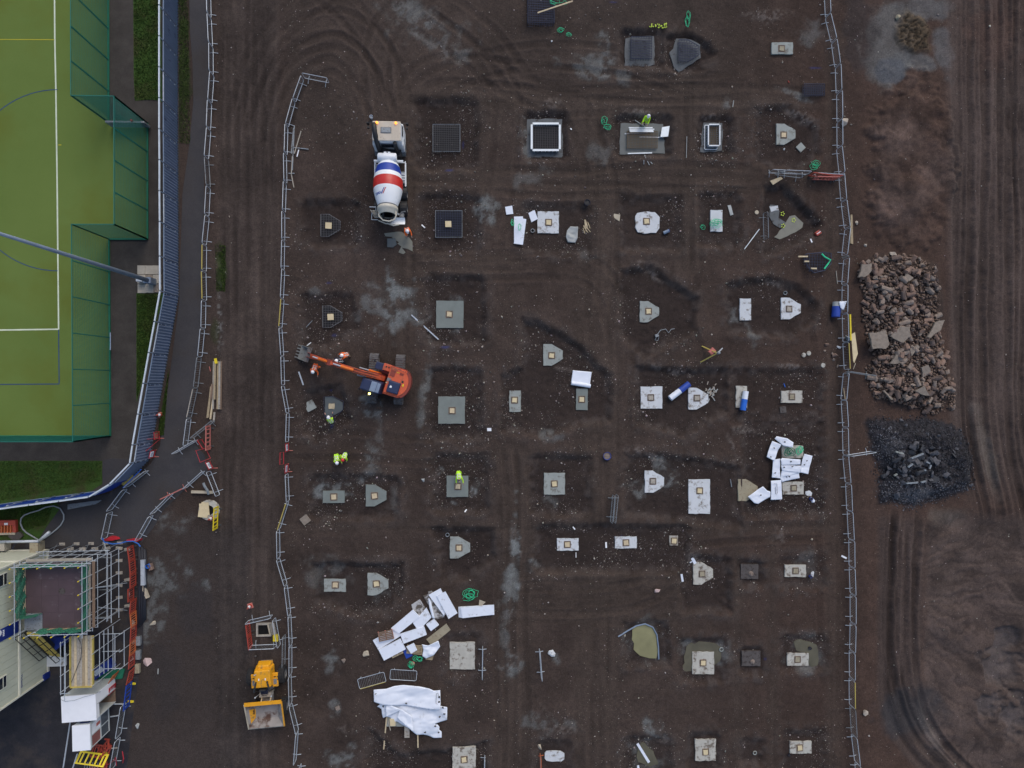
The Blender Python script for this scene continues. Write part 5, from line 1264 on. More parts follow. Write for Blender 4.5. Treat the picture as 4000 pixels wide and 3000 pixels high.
# floodlight mast
t = thing('floodlight_mast', 'tall grey-blue floodlight mast leaning out of view over the pitch', 'floodlight', P(605, 1103, 0))
b0 = P(600, 1102, 0)
mb = MB(); mb.tube(b0, b0 + Vector((0, 0, 18.5)), .18, 12, .08); mb.build('mast', 'steel_blue', t, True, smooth=True)
mb = MB(); mb.box(b0 + Vector((0, 0, .5)), (.55, .45, 1.0)); mb.build('base_box', 'steel_blue', t, True)
mb = MB(); mb.box(b0 + Vector((-.75, .1, .35)), (.5, .32, .7)); mb.build('control_box', 'galvanised', t, True)
mb = MB(); mb.beam(b0 + Vector((-1.2, 0, 18.5)), b0 + Vector((1.2, 0, 18.5)), .1, .1); mb.build('cross_arm', 'steel_blue', t, True)
for k in (-1, 0, 1):
    mb = MB(); mb.box(b0 + Vector((k, .15, 18.3)), (.6, .35, .25)); mb.build('lamp_housing', 'galvanised_dull', t, True)
mb = MB(); q = [P(x, y, .12) for x, y in ((536, 1036), (625, 1036), (632, 1143), (536, 1146))]
for (u0, u1, v0, v1) in ((0, .5, 0, .5), (.5, 1, 0, .5), (0, .5, .5, 1), (.5, 1, .5, 1)):
    pass
t2 = thing('mast_plinth', 'square concrete slab plinth at the foot of the floodlight mast', 'plinth', q[0])
for i in range(3):
    for j in range(3):
        a = q[0].lerp(q[1], (i + .02) / 3).lerp(q[3].lerp(q[2], (i + .02) / 3), (j + .02) / 3); c = q[0].lerp(q[1], (i + .98) / 3).lerp(q[3].lerp(q[2], (i + .98) / 3), (j + .98) / 3)
        mb = MB(); zz = .10 + random.uniform(0, .03); mb.box(((a.x + c.x) / 2, (a.y + c.y) / 2, zz / 2), (abs(c.x - a.x), abs(c.y - a.y), zz)); mb.build('paving_slab', random.choice(['plinth', 'plinth', 'slab_broken']), t2, True)
# ------------------------------------------------------------------ concrete mixer lorry (local: +y = travel direction)
def wheel(mbt, mbh, c, r, wd, side, n=22):
    M = Matrix.Rotation(PI / 2, 3, 'Y')
    mbt.lathe([(r * .55, -wd / 2), (r * .92, -wd / 2), (r, -wd * .32), (r, wd * .32), (r * .92, wd / 2), (r * .55, wd / 2)], n, M, c)
    mbh.lathe([(.001, wd * .30 * side), (r * .22, wd * .38 * side), (r * .3, wd * .2 * side), (r * .54, wd * .34 * side), (r * .58, wd * .5 * side)], n, M, c)
def add_wheel(t, c, r, wd, side, name='wheel'):
    a, b = MB(), MB(); wheel(a, b, c, r, wd, side)
    for k in range(18):
        ang = 2 * PI * k / 18
        a.box((c[0], c[1] + math.cos(ang) * r, c[2] + math.sin(ang) * r), (wd * .9, .05, .04), M=Matrix.Rotation(ang, 3, 'X'))
    w_ = a.build(name, 'rubber', t); b.build('hub', 'hub_steel', w_)
def rbox(c, d, r=.06, seg=2, top=(1, 1)):
    """box with rounded edges, as an MB"""
    bm = bmesh.new(); bmesh.ops.create_cube(bm, size=1)
    for v in bm.verts:
        s_ = top if v.co.z > 0 else (1, 1)
        v.co = Vector((v.co.x * d[0] * s_[0], v.co.y * d[1] * s_[1], v.co.z * d[2]))
    bmesh.ops.bevel(bm, geom=bm.edges[:], offset=r, segments=seg, affect='EDGES', profile=.6)
    mb = MB(); bm.verts.index_update(); c = Vector(c)
    mb.add([v.co + c for v in bm.verts], [tuple(v.index for v in f.verts) for f in bm.faces]); bm.free(); return mb
c = G(1531, 720)
T = thing('mixer_truck', 'white concrete mixer lorry with blue and red striped drum, cab pointing north', 'mixer truck', (c.x, c.y, c.z - .02), R(0.5))
LY = lambda py: (720 - py) / 47.5
for y in (LY(590), LY(765), LY(822)):
    for sx in (-1, 1):
        add_wheel(T, (sx * 1.05, y, .52), .52, .34 if y > 0 else .5, sx)
mb = MB()
for x in (-.42, .42): mb.beam((x, LY(545), .85), (x, LY(885), .85), .1, .26)
for y in range(545, 890, 45): mb.beam((-.42, LY(y), .85), (.42, LY(y), .85), .1, .15)
mb.build('chassis', 'black_metal', T)
yc = LY(569); cabl = 1.75
mb = rbox((0, yc, 1.55), (2.42, cabl, 1.5), .12); mb.build('cab_body', 'truck_white', T, smooth=False)
mb = rbox((0, yc - .05, 2.55), (2.34, cabl - .1, .95), .12, 3, top=(.94, .88)); mb.build('cab_upper', 'truck_white', T)
mb = MB(); mb.box((0, yc + .87, 2.15), (2.05, .06, .75), M=Matrix.Rotation(R(6), 3, 'X')); mb.build('windscreen', 'glass_dark', T)
for sx in (-1, 1):
    mb = MB(); mb.box((sx * 1.165, yc + .2, 2.3), (.05, .8, .65), M=Matrix.Rotation(sx * R(-5), 3, 'Y')); mb.build('side_window', 'glass_dark', T)
    mb = MB(); mb.box((sx * 1.225, yc + .15, 1.5), (.025, .95, 1.3)); d_ = mb.build('door', 'truck_white', T)
    mb = MB(); mb.box((sx * 1.245, yc - .2, 1.7), (.03, .16, .04)); mb.build('handle', 'black_metal', d_)
    mb = MB(); mb.beam((sx * 1.2, yc + .75, 2.6), (sx * 1.52, yc + .8, 2.55), .04, .04); mb.box((sx * 1.52, yc + .8, 2.35), (.18, .10, .42)); mb.box((sx * 1.50, yc + .45, 2.4), (.16, .10, .22)); mb.build('mirror', 'black_metal', T)
    mb = MB(); mb.box((sx * .85, yc + .9, .75), (.4, .06, .2)); mb.build('headlight', 'paper_white', T)
roof = rbox((0, yc - .05, 3.03), (2.16, cabl - .22, .10), .04, 1).build('cab_roof', 'cab_cream', T)
for x in [-.95 + i * .11 for i in range(7)] + [.30 + i * .11 for i in range(7)]:
    mb = MB(); mb.box((x, yc - .05, 3.09), (.035, cabl - .35, .025)); mb.build('roof_rib', 'cab_cream', roof)
mb = rbox((-.04, yc, 3.10), (.82, .48, .05), .02, 1); h_ = mb.build('roof_hatch', 'truck_grey', T)
rbox((-.04, yc, 3.13), (.70, .37, .03), .012, 1).build('hatch_glass', 'galvanised_dull', h_)
for x in (-.72, .72):
    mb = MB(); mb.lathe([(.09, 0), (.09, .12), (.05, .20), (.001, .21)], 12, c=(x, yc + .55, 3.08)); mb.build('beacon', 'lamp_amber', T)
mb = MB(); mb.box((0, yc - .93, 2.35), (1.0, .04, .5)); mb.build('rear_window', 'glass_dark', T)
mb = MB(); pth = [(-.95, yc + .45, 3.12), (-.93, yc + .25, 3.2), (-.88, yc - .2, 3.2), (-.8, yc - .75, 3.0), (-.7, yc - 1.1, 2.4), (-.7, yc - 1.15, 1.4)]
mb.path(pth, .19, 10); mb.build('air_intake', 'black_metal', T, smooth=True)
mb = MB(); mb.path([(.62, yc - .95, 3.0), (.62, yc - 1.05, 2.6), (.75, yc - 1.2, 1.2)], .16, 10); mb.build('exhaust', 'black_metal', T, smooth=True)
mb = MB(); mb.box((.1, yc - 1.2, 1.3), (1.7, .5, .7)); mb.box((-.3, yc - 1.2, 1.8), (.5, .4, .4)); mb.build('engine_block', 'black_metal', T)
yt = LY(658); MX = Matrix.Rotation(PI / 2, 3, 'Y')
mb = MB(); mb.lathe([(.001, -.74), (.25, -.74), (.34, -.66), (.34, .66), (.25, .74), (.001, .74)], 20, MX, (-.05, yt, 2.45)); tk = mb.build('water_tank', 'truck_white', T, smooth=True)
mb = MB(); mb.box((-.18, yt + .33, 2.6), (.2, .1, .1)); mb.box((.12, yt + .33, 2.6), (.2, .1, .1)); mb.build('bracket', 'truck_white', tk)
mb = MB(); mb.beam((-.6, yt, .95), (-.6, yt, 2.2), .12, .12); mb.beam((.5, yt, .95), (.5, yt, 2.2), .12, .12); mb.beam((-1.15, yt - .1, 2.0), (1.15, yt - .1, 2.0), .12, .1); mb.build('pedestal', 'truck_white', T)
# drum: axis from front low to rear high
a0 = Vector((-.02, LY(672), 1.95)); a1 = Vector((-.02, LY(868), 2.72)); ax = (a1 - a0); DL = ax.length; ax.normalize()
Mq = ax.to_track_quat('Z', 'Y').to_matrix()
prof = [(.001, 0), (.55, .02), (.78, .12), (.92, .45), (1.06, 1.0), (1.14, 1.5), (1.16, 1.95), (1.12, 2.4), (.98, 3.0), (.78, 3.6), (.72, 3.72)]
def seg(z0, z1, n=8):
    out = []
    for i in range(n + 1):
        z = z0 + (z1 - z0) * i / n
        for (r0, q0), (r1, q1) in zip(prof, prof[1:]):
            if q0 <= z <= q1: out.append((r0 + (r1 - r0) * (z - q0) / max(1e-6, q1 - q0), z)); break
    return out
drum = MB().lathe([(r * .97, z) for r, z in prof], 32, Mq, a0).build('drum', 'truck_white', T, smooth=True)
for z0, z1, m, nm in ((0, .40, 'truck_white', 'drum_band'), (.40, 1.12, 'drum_blue', 'drum_band'), (1.12, 1.50, 'truck_white', 'drum_band'), (1.50, 2.32, 'drum_red', 'drum_band'), (2.32, 3.72, 'truck_white', 'drum_band')):
    MB().lathe(seg(z0, z1), 48, Mq, a0).build(nm, m, drum, smooth=True)
MB().lathe([(.80, 3.70), (.80, 3.78), (.76, 3.80)], 40, Mq, a0).build('drum_seam', 'truck_grey', drum, smooth=True)
MB().lathe([(.76, 3.76), (.80, 3.80), (.80, 4.05), (.70, 4.10), (.66, 4.40), (.60, 4.42), (.60, 4.2), (.45, 3.4)], 40, Mq, a0).build('mouth_ring', 'ring_cream', drum, smooth=True)
MB().lathe([(.57, 4.30), (.001, 4.0)], 30, Mq, a0).build('mouth_inside', 'dark_void', drum)
# two slanted marks and small lettering on the drum, on its upper left, reading from the side
def on_drum(z, ang, lift=.012):
    for (r0, q0), (r1, q1) in zip(prof, prof[1:]):
        if q0 <= z <= q1: r = r0 + (r1 - r0) * (z - q0) / (q1 - q0); break
    e1 = Mq @ Vector((1, 0, 0)); e2 = Mq @ Vector((0, 1, 0)); 
    d = Vector((0, 0, 1)) - ax * ax.z; d.normalize(); l = ax.cross(d)
    return a0 + ax * z + (d * math.cos(ang) + l * math.sin(ang)) * (r + lift)
sgn = 1 if on_drum(3, .5).x < 0 else -1
def decal(z0, a0_, z1, a1_, w_, m, nm='logo_mark'):
    mb = MB(); n = 6; vs = []
    for i in range(n + 1):
        z = z0 + (z1 - z0) * i / n; a = a0_ + (a1_ - a0_) * i / n
        vs += [on_drum(z, sgn * (a - w_ / 2)), on_drum(z, sgn * (a + w_ / 2))]
    mb.add(vs, [(2 * i, 2 * i + 1, 2 * i + 3, 2 * i + 2) for i in range(n)]); return mb.build(nm, m, drum)
decal(2.60, .02, 3.05, .26, .07, 'drum_red'); decal(2.60, .14, 3.05, .38, .07, 'drum_blue')
def letter(strokes, a_, z_, sz):
    for (u0, v0, u1, v1) in strokes:
        p = [(z_ + v0 * sz, a_ - u0 * sz), (z_ + v1 * sz, a_ - u1 * sz)]
        A0 = on_drum(p[0][0], sgn * p[0][1], .016); B0 = on_drum(p[1][0], sgn * p[1][1], .016)
        mbL.beam(A0, B0, .022, .012)
mbL = MB()
zz = 2.80
for k, st in enumerate(([(0, 0, .7, 0), (0, 0, 0, 1), (0, 1, .7, 1)], [(0, 0, .7, 0), (0, 0, 0, 1), (0, 1, .7, 1), (0, .5, .6, .5)], [(0, 0, 0, 1), (0, 1, .35, .4), (.35, .4, .7, 1), (.7, 1, .7, 0)], [(0, 0, .7, 0), (0, 0, 0, 1), (0, 1, .7, 1), (0, .5, .6, .5)], [(0, 0, .7, 1), (0, 1, .7, 0)])):
    letter([(u0, -v0, u1, -v1) for u0, v0, u1, v1 in st], .98 - k * .125, zz + .22, .14)
mbL.build('lettering', 'drum_blue', drum)
mb = MB(); m_ = 0
for x in (-.62, .62): mb.beam((x, LY(850), .95), (x * .9, LY(862), 2.35), .12, .12)
mb.beam((-.62, LY(862), 2.2), (.62, LY(862), 2.2), .12, .12); mb.build('drum_cradle', 'truck_white', T)
# hopper, chute and access ladder
yh = LY(893)
mb = MB(); mb.path([(-.62, yh + .75, 2.9), (-.66, yh + .2, 2.95), (-.35, yh - .10, 2.9), (.1, yh - .17, 2.9), (.5, yh - .05, 2.9), (.66, yh + .25, 2.95), (.62, yh + .75, 2.9)], .06, 6); mb.build('hopper_rim', 'ring_cream', T)
mb = MB(); M_ = Matrix.Rotation(0, 3, 'X'); mb.lathe([(.46, 2.75), (.30, 1.7), (.26, 1.7), (.40, 2.7)], 20, c=(0, yh + .32, 0)); mb.build('hopper', 'truck_grey', T, smooth=True)
mb = MB()
for k in range(7):
    pass
vs = []; n = 9
for i in range(5):
    s_ = i / 4; cx = .05 + 1.15 * s_; cy = yh + .12 + .05 * s_; cz = 1.75 - .12 * s_
    for j in range(n):
        a = PI * j / (n - 1); vs.append((cx, cy - math.cos(a) * .27, cz - math.sin(a) * .22 + .12))
mb.add(vs, [(i * n + j, i * n + j + 1, (i + 1) * n + j + 1, (i + 1) * n + j) for i in range(4) for j in range(n - 1)]); mb.build('chute', 'truck_white', T, smooth=True)
mb = MB(); mb.path([(-.2, yh - .05, 1.9), (.3, yh - .22, 1.8), (.75, yh - .12, 1.75)], .06, 6); mb.path([(-.9, yh + .25, 1.5), (-.3, yh - .02, 1.6), (.5, yh, 1.6)], .05, 6); mb.build('chute_frame', 'ring_cream', T)
mb = MB()
for k in range(6): mb.beam((-1.35, yh + .75, .55 + k * .38), (-.92, yh + .75, .55 + k * .38), .04, .03)
for x in (-1.35, -.92): mb.beam((x, yh + .75, .5), (x, yh + .75, 2.7), .04, .04)
mb.build('ladder', 'ring_cream', T)
mb = MB(); mb.path([(-.92, yh + .75, 2.7), (-.92, yh + .95, 2.8), (-1.4, yh + .95, 2.8)], .03, 5); mb.path([(-1.35, yh + .75, 1.9), (-1.4, yh + .2, 1.9), (-.9, yh + .2, 1.9)], .03, 5); mb.build('ladder_rail', 'galvanised', T)
mb = MB(); mb.lathe([(.001, -.2), (.2, -.2), (.2, .2), (.001, .2)], 12, Matrix.Rotation(R(70), 3, 'X'), (.92, yh + .65, 1.4)); mb.beam((.9, yh + .9, 1.6), (1.25, yh + .95, 1.7), .08, .08); mb.build('chute_motor', 'truck_grey', T)
# side guards, mudguards and boxes
for sx in (1, -1):
    mb = MB(); mb.beam((sx * 1.22, LY(648), 1.1), (sx * 1.22, LY(745), 1.1), .07, .12); mb.beam((sx * 1.22, LY(648), .7), (sx * 1.22, LY(745), .7), .07, .12)
    for y in (652, 690, 728): mb.beam((sx * .5, LY(y), 1.05), (sx * 1.2, LY(y), 1.05), .06, .06)
    mb.build('side_guard', 'truck_white', T)
    mb = MB()
    for k in range(10):
        a = PI * k / 9 ; b = PI * (k + 1) / 9
        if k == 9: break
        for yy in (LY(765), LY(822)):
            mb.beam((sx * 1.02, yy + math.cos(a) * .6, .55 + math.sin(a) * .58), (sx * 1.02, yy + math.cos(b) * .6, .55 + math.sin(b) * .58), .56, .03)
    mb.build('mudguard', 'black_metal', T)
    mb = MB()
    for k in range(9):
        a, b = PI * k / 9, PI * (k + 1) / 9
        mb.beam((sx * 1.05, LY(590) + math.cos(a) * .62, .55 + math.sin(a) * .6), (sx * 1.05, LY(590) + math.cos(b) * .62, .55 + math.sin(b) * .6), .4, .03)
    mb.build('mudguard', 'truck_grey', T)
rbox((.98, LY(712), .95), (.42, .95, .6), .05).build('tool_box', 'galvanised_dull', T)
for k in range(3):
    mb = MB(); mb.box((.98, LY(700 + 10 * k), 1.28), (.40, .07, .05)); mb.build('step', 'truck_white', T)
rbox((-.98, LY(675), .95), (.42, .6, .5), .05).build('fuel_tank', 'galvanised_dull', T)

# ------------------------------------------------------------------ excavator (local: +x = towards the bucket)
c = G(1513, 1480)
E = thing('excavator', 'orange tracked excavator with its arm stretched west and dark glazed cab', 'excavator', (c.x, c.y, c.z - .02), R(162.6))
Et = Matrix.Rotation(R(-162.6 - 3), 3, 'Z')      # undercarriage stands square to the site, not to the boom
for gx in (-1.06, 1.06):
    tr = MB()
    L2, r_ = 1.62, .38
    loop = []
    for k in range(9): a = -PI / 2 + PI * k / 8; loop.append((L2 + r_ * math.cos(a), .42 + r_ * math.sin(a)))
    for k in range(9): a = PI / 2 + PI * k / 8; loop.append((-L2 + r_ * math.cos(a), .42 + r_ * math.sin(a)))
    per = []; n = len(loop)
    for i in range(n):
        a, b = loop[i], loop[(i + 1) % n]; L = math.hypot(b[0] - a[0], b[1] - a[1]); k = max(1, round(L / .19))
        for j in range(k): per.append(((a[0] + (b[0] - a[0]) * j / k, a[1] + (b[1] - a[1]) * j / k), math.atan2(b[1] - a[1], b[0] - a[0])))
    mb = MB(); mb.box(Et @ Vector((gx, 0, .42)), (.42, 3.5, .5), M=Et); track = mb.build('track_frame', 'digger_dark', E)
    for (u, v), a in per:
        mb = MB(); M2 = Et @ Matrix.Rotation(a, 3, 'X'); mb.box(Et @ Vector((gx, u, v)), (.72, .165, .05), M=M2); mb.box(Et @ Vector((gx, u, v)) + M2 @ Vector((0, .04, -.0)) + (Et @ Vector((0, math.sin(a) * .04, -math.cos(a) * .04))) * 1.0, (.72, .03, .05), M=M2)
        mb.build('track_shoe', 'track_steel', track)
mb = MB(); mb.lathe([(.75, .75), (.75, .95), (.5, 1.0)], 24); mb.box(Et @ Vector((0, 0, .6)), (1.9, 1.2, .4), M=Et); mb.build('carriage', 'digger_dark', E)
# house deck: counterweight arc at the back
pol = [(.38, -1.22), (.38, -.42), (-.15, -.40), (-.15, .40), (.38, .42), (.38, 1.22), (-1.5, 1.30)]
arc_ = [(-1.18 - .98 * math.cos(a) * 1.0, -1.30 * math.sin(a)) for a in [R(t_) for t_ in range(-74, 75, 12)]]
pol = [(.38, -1.22), (.38, -.42), (-.15, -.38), (-.15, .38), (.38, .42), (.38, 1.2)] + [(-1.18 - 1.0 * math.cos(R(t_)), 1.24 * math.sin(R(t_))) for t_ in (75, 60, 45, 30, 15, 0, -15, -30, -45, -60, -75)]
MB().prism(pol, 1.0, 1.35).build('deck', 'digger_dark', E)
pol2 = [(-.25, -1.15), (-.25, 1.12)] + [(-1.15 - .92 * math.cos(R(t_)), 1.18 * math.sin(R(t_))) for t_ in (75, 60, 45, 30, 15, 0, -15, -30, -45, -60, -75)]
ins = [(x * .95 - .03, y * .93) for x, y in pol2]
MB().prism(pol2, 1.35, 2.05).build('engine_cover', 'digger_orange', E)
MB().prism(ins, 2.05, 2.16, [(x * .97 - .02, y * .96) for x, y in ins]).build('cover_top', 'digger_orange', E)
pc = [(-1.55, 1.22), (-1.72, 1.02)] + [(-1.17 - .99 * math.cos(R(t_)), 1.24 * math.sin(R(t_))) for t_ in (60, 45, 30, 15, 0, -15, -30, -45, -60)] + [(-1.6, -1.1), (-1.9, -.7), (-2.02, 0), (-1.9, .7)]
cw = [(-1.15 - 1.03 * math.cos(R(t_)), 1.27 * math.sin(R(t_))) for t_ in range(-62, 63, 12)]; cwi = [(-1.15 - .80 * math.cos(R(t_)), 1.05 * math.sin(R(t_))) for t_ in range(62, -63, -12)]
MB().prism(cw + cwi, 1.05, 2.10).build('counterweight', 'digger_dark', E)
rbox((-.95, .42, 2.28), (.98, .98, .34), .08, 2, top=(.92, .92)).build('engine_hood', 'digger_navy', E)
rbox((.05, -.93, 1.62), (.62, .55, .62), .04).build('tank_cover', 'digger_orange', E)
rbox((.62, -.86, 1.45), (.78, .58, .42), .05).build('tool_box', 'digger_navy', E)
for (x, y, sx, sy, m, nm) in ((-.55, -.62, .4, .5, 'digger_dark', 'grille'), (-1.25, -.75, .3, .18, 'digger_dark', 'grille'), (-.1, -.98, .12, .12, 'black_metal', 'filler_cap'), (.1, -.98, .12, .12, 'black_metal', 'filler_cap'), (-.42, -.05, .3, .28, 'truck_grey', 'vent'), (-1.5, -.2, .16, .16, 'black_metal', 'filler_cap'), (-1.6, .05, .1, .2, 'yellow_plastic', 'sticker'), (-.95, -.8, .2, .05, 'yellow_plastic', 'sticker'), (-.3, .22, .14, .08, 'timber_pale', 'sticker')):
    mb = MB(); zz = 2.17 if x < -.25 else 1.95; mb.box((x, y, zz), (sx, sy, .03)); mb.build(nm, m, E)
mb = MB(); mb.path([(-.3, -1.12, 2.05), (-.3, -1.12, 2.35), (-1.5, -1.0, 2.35), (-1.5, -1.0, 2.1)], .025, 5); mb.build('handrail', 'digger_dark', E)
mb = MB(); mb.box((-.75, .42, 2.47), (.16, .16, .03)); mb.build('plate', 'paper_white', E)
# cab
cabm = rbox((.72, .80, 2.0), (1.70, .98, 1.55), .07, 2, top=(.88, .93)).build('cab', 'digger_navy', E)
for x, w_ in ((1.05, .52), (.5, .45)):
    rbox((x, .80, 2.79), (w_, .78, .03), .012, 1).build('roof_panel', 'digger_navy' if x > 1 else 'steel_blue', cabm)
rbox((.12, .8, 2.79), (.26, .74, .03), .012, 1).build('roof_panel', 'steel_blue', cabm)
mb = MB(); mb.box((1.53, .80, 2.15), (.04, .82, 1.05), M=Matrix.Rotation(R(-7), 3, 'Y')); mb.build('windscreen', 'glass_cab', cabm)
for sy in (.30, 1.30):
    mb = MB(); mb.box((.75, sy, 2.25), (1.1, .03, .75)); mb.build('side_window', 'glass_cab', cabm)
mb = MB(); mb.tube((.62, 1.42, 2.5), (.62, 1.42, 2.75), .03, 6); mb.beam((.62, 1.25, 2.5), (.62, 1.45, 2.5), .04, .04); mb.build('beacon_arm', 'black_metal', cabm)
mb = MB(); mb.lathe([(.085, 0), (.085, .10), (.05, .16), (.001, .17)], 12, c=(.62, 1.42, 2.75)); mb.build('beacon', 'lamp_yellow', cabm)
for x, y in ((1.6, 1.35), (1.1, -1.2)):
    mb = MB(); mb.beam((x - .15, y - .1 * (1 if y > 0 else -1), 1.9), (x, y, 2.1), .03, .03); mb.box((x, y, 2.15), (.06, .16, .25)); mb.build('mirror', 'black_metal', E)
# boom and arm in the vertical plane y=0
def plate(prof_, wd, y=0.0):
    m_ = MB(); n = len(prof_); a = [(x, y - wd / 2, z) for x, z in prof_]; b = [(x, y + wd / 2, z) for x, z in prof_]
    m_.add(a + b, [tuple(range(n)), tuple(range(2 * n - 1, n - 1, -1))] + [(i, n + i, n + (i + 1) % n, (i + 1) % n) for i in range(n)]); return m_
plate([(-.05, 1.25), (.3, 1.15), (1.6, 2.55), (2.3, 2.95), (3.1, 2.95), (4.15, 2.45), (4.25, 2.62), (3.1, 3.4), (2.2, 3.42), (1.3, 3.0), (.0, 1.6)], .36).build('boom', 'digger_orange', E)
plate([(3.70, 3.05), (4.1, 3.15), (4.6, 2.85), (6.35, 1.05), (6.22, .88), (4.2, 2.30), (3.75, 2.75)], .26).build('dipper_arm', 'digger_orange', E)
for sy in (-.30, .30):
    mb = MB(); mb.tube((.45, sy, 1.25), (1.35, sy, 2.1), .09, 8); mb.build('boom_ram', 'digger_bright', E)
    mb = MB(); mb.tube((1.35, sy, 2.1), (1.95, sy, 2.7), .05, 8); mb.build('ram_rod', 'galvanised', E)
    plate([(.0, 1.3), (.5, 1.3), (.9, 1.85), (.6, 1.9)], .12, sy * .8).build('boom_foot', 'digger_dark', E)
mb = MB(); mb.tube((2.2, 0, 3.55), (3.2, 0, 3.52), .11, 10); mb.build('arm_ram', 'digger_bright', E)
mb = MB(); mb.tube((3.2, 0, 3.52), (3.85, 0, 3.2), .055, 8); mb.build('ram_rod', 'galvanised', E)
for sy in (-.1, .1):
    mb = MB(); mb.path([(.4, sy, 2.0), (1.4, sy, 3.15), (2.3, sy, 3.52), (3.3, sy, 3.35), (4.0, sy * 1.5, 3.2)], .028, 5); mb.build('hydraulic_hose', 'rubber', E)
mb = MB(); mb.tube((4.35, 0, 3.10), (5.25, 0, 2.35), .09, 10); mb.build('bucket_ram', 'digger_bright', E)
mb = MB(); mb.tube((5.25, 0, 2.35), (5.85, 0, 1.78), .05, 8); mb.build('ram_rod', 'hoarding_rail', E)
for sy in (-.17, .17):
    mb = MB(); mb.beam((5.6, sy, 1.6), (5.9, sy, 1.85), .04, .14); mb.beam((5.9, sy, 1.85), (6.45, sy, 1.15), .04, .12); mb.build('bucket_link', 'digger_dark', E)
plate([(3.75, 2.9), (4.3, 3.25), (4.5, 2.95), (4.1, 2.5)], .44).build('arm_pivot', 'digger_dark', E)
# bucket: shell curve across width 1.1, opening up towards the teeth
bw = 1.12; cur = [(6.28, 1.10), (6.35, .78), (6.5, .48), (6.78, .28), (7.1, .22), (7.35, .24)]
mb = MB(); vs = [(x, s_ * bw / 2, z) for x, z in cur for s_ in (-1, 1)] + [(x * .99 + .08, s_ * bw / 2, z + .05) for x, z in cur for s_ in (-1, 1)]
k = len(cur); fs = []
for i in range(k - 1): fs += [(2 * i, 2 * i + 1, 2 * i + 3, 2 * i + 2), (2 * k + 2 * i, 2 * k + 2 * i + 2, 2 * k + 2 * i + 3, 2 * k + 2 * i + 1)]
fs += [(0, 2 * k, 2 * k + 1, 1), (2 * k - 2, 2 * k - 1, 4 * k - 1, 4 * k - 2)]
mb.add(vs, fs); bk = mb.build('bucket', 'bucket_steel', E)
for s_ in (-1, 1):
    plate([(6.28, 1.10), (6.33, .76), (6.48, .46), (6.77, .26), (7.1, .20), (7.36, .23), (7.3, .34), (6.9, .75), (6.55, 1.08)], .04, s_ * bw / 2).build('bucket_side', 'bucket_steel', bk)
for j in range(5):
    y = -bw / 2 + .06 + (bw - .12) * j / 4; mb = MB(); mb.beam((7.25, y, .24), (7.62, y, .26), .09, .07); mb.build('bucket_tooth', 'bucket_steel', bk)
mb = MB(); mb.box((6.42, 0, 1.13), (.35, bw + .06, .07)); mb.build('bucket_lip', 'track_steel', bk)

# ------------------------------------------------------------------ yellow site dumper (local: +y = skip end)
c = G(1057, 2668)
D = thing('site_dumper', 'yellow articulated site dumper, empty grey-stained skip facing south', 'dumper', (c.x, c.y, c.z), R(180 + 3))
for y, r_ in ((1.62, .64), (-.98, .66)):
    for sx in (-1, 1): add_wheel(D, (sx * 1.2, y, r_), r_, .48, sx)
mb = MB(); mb.box((0, -1.0, .7), (.9, 2.3, .35)); mb.box((0, 1.2, .7), (.8, 1.6, .3)); mb.tube((0, .15, .5), (0, .15, .95), .18, 10); mb.build('chassis', 'truck_grey', D)
rbox((0, -1.2, 1.35), (1.42, 1.65, .95), .12, 3, top=(.86, .82)).build('engine_hood', 'dumper_yellow', D)
rbox((0, -1.95, 1.15), (1.2, .65, .75), .14, 3, top=(.75, .6)).build('rear_hood', 'dumper_yellow', D)
for sx in (-1, 1):
    rbox((sx * .82, -.85, 1.25), (.45, 1.1, .12), .03, 1).build('mudguard', 'dumper_yellow', D)
    rbox((sx * .70, -.75, 1.0), (.25, .95, .5), .04, 1).build('side_box', 'dumper_yellow', D)
    mb = MB(); mb.box((sx * .82, -.72, 1.32), (.26, .42, .02)); mb.build('tread_plate', 'truck_grey', D)
    mb = MB(); mb.box((sx * .82, -1.1, 1.32), (.2, .06, .02)); mb.build('sticker', 'black_metal', D)
    mb = MB(); mb.box((sx * .25, -1.2, 1.84), (.08, .16, .02)); mb.build('sticker', 'paper_white', D)
rbox((0, -.12, 1.45), (.55, .5, .18), .05, 2).build('seat', 'navy', D)
rbox((0, -.36, 1.72), (.5, .12, .5), .05, 2).build('seat_back', 'black_metal', D)
mb = MB(); mb.path([(-.62, -.1, 1.2), (-.60, -.35, 2.05), (-.42, -1.1, 1.98)], .065, 6); mb.path([(.62, -.1, 1.2), (.60, -.35, 2.05), (.42, -1.1, 1.98)], .065, 6); mb.build('roll_bar', 'black_metal', D)
mb = MB(); mb.lathe([(.20, .0), (.22, .02), (.20, .04)], 20, Matrix.Rotation(R(-30), 3, 'X'), (0, .12, 1.5)); mb.tube((0, .28, 1.0), (0, .12, 1.5), .03, 6); mb.build('steering_wheel', 'black_metal', D)
mb = MB(); mb.box((0, .30, 1.05), (.95, .35, .5)); mb.build('dashboard', 'timber_grey', D)
mb = MB(); mb.beam((-.5, -.05, .72), (.5, -.05, .72), .7, .05); mb.build('foot_plate', 'concrete_tan', D)
mb = MB(); mb.beam((-.35, .5, .9), (-.35, .95, 1.5), .08, .12); mb.beam((.35, .5, .9), (.35, .95, 1.5), .08, .12); mb.build('skip_ram', 'timber_pale', D)
mb = MB(); mb.tube((.45, -1.6, 1.7), (.45, -1.75, 2.2), .04, 8); mb.build('exhaust', 'galvanised', D)
for sx in (-1, 1):
    mb = MB(); mb.tube((sx * .5, .25, 1.2), (sx * .62, .2, 1.75), .025, 6); mb.lathe([(.06, 0), (.06, .1), (.001, .12)], 8, c=(sx * .62, .2, 1.75)); mb.build('work_light', 'galvanised', D)
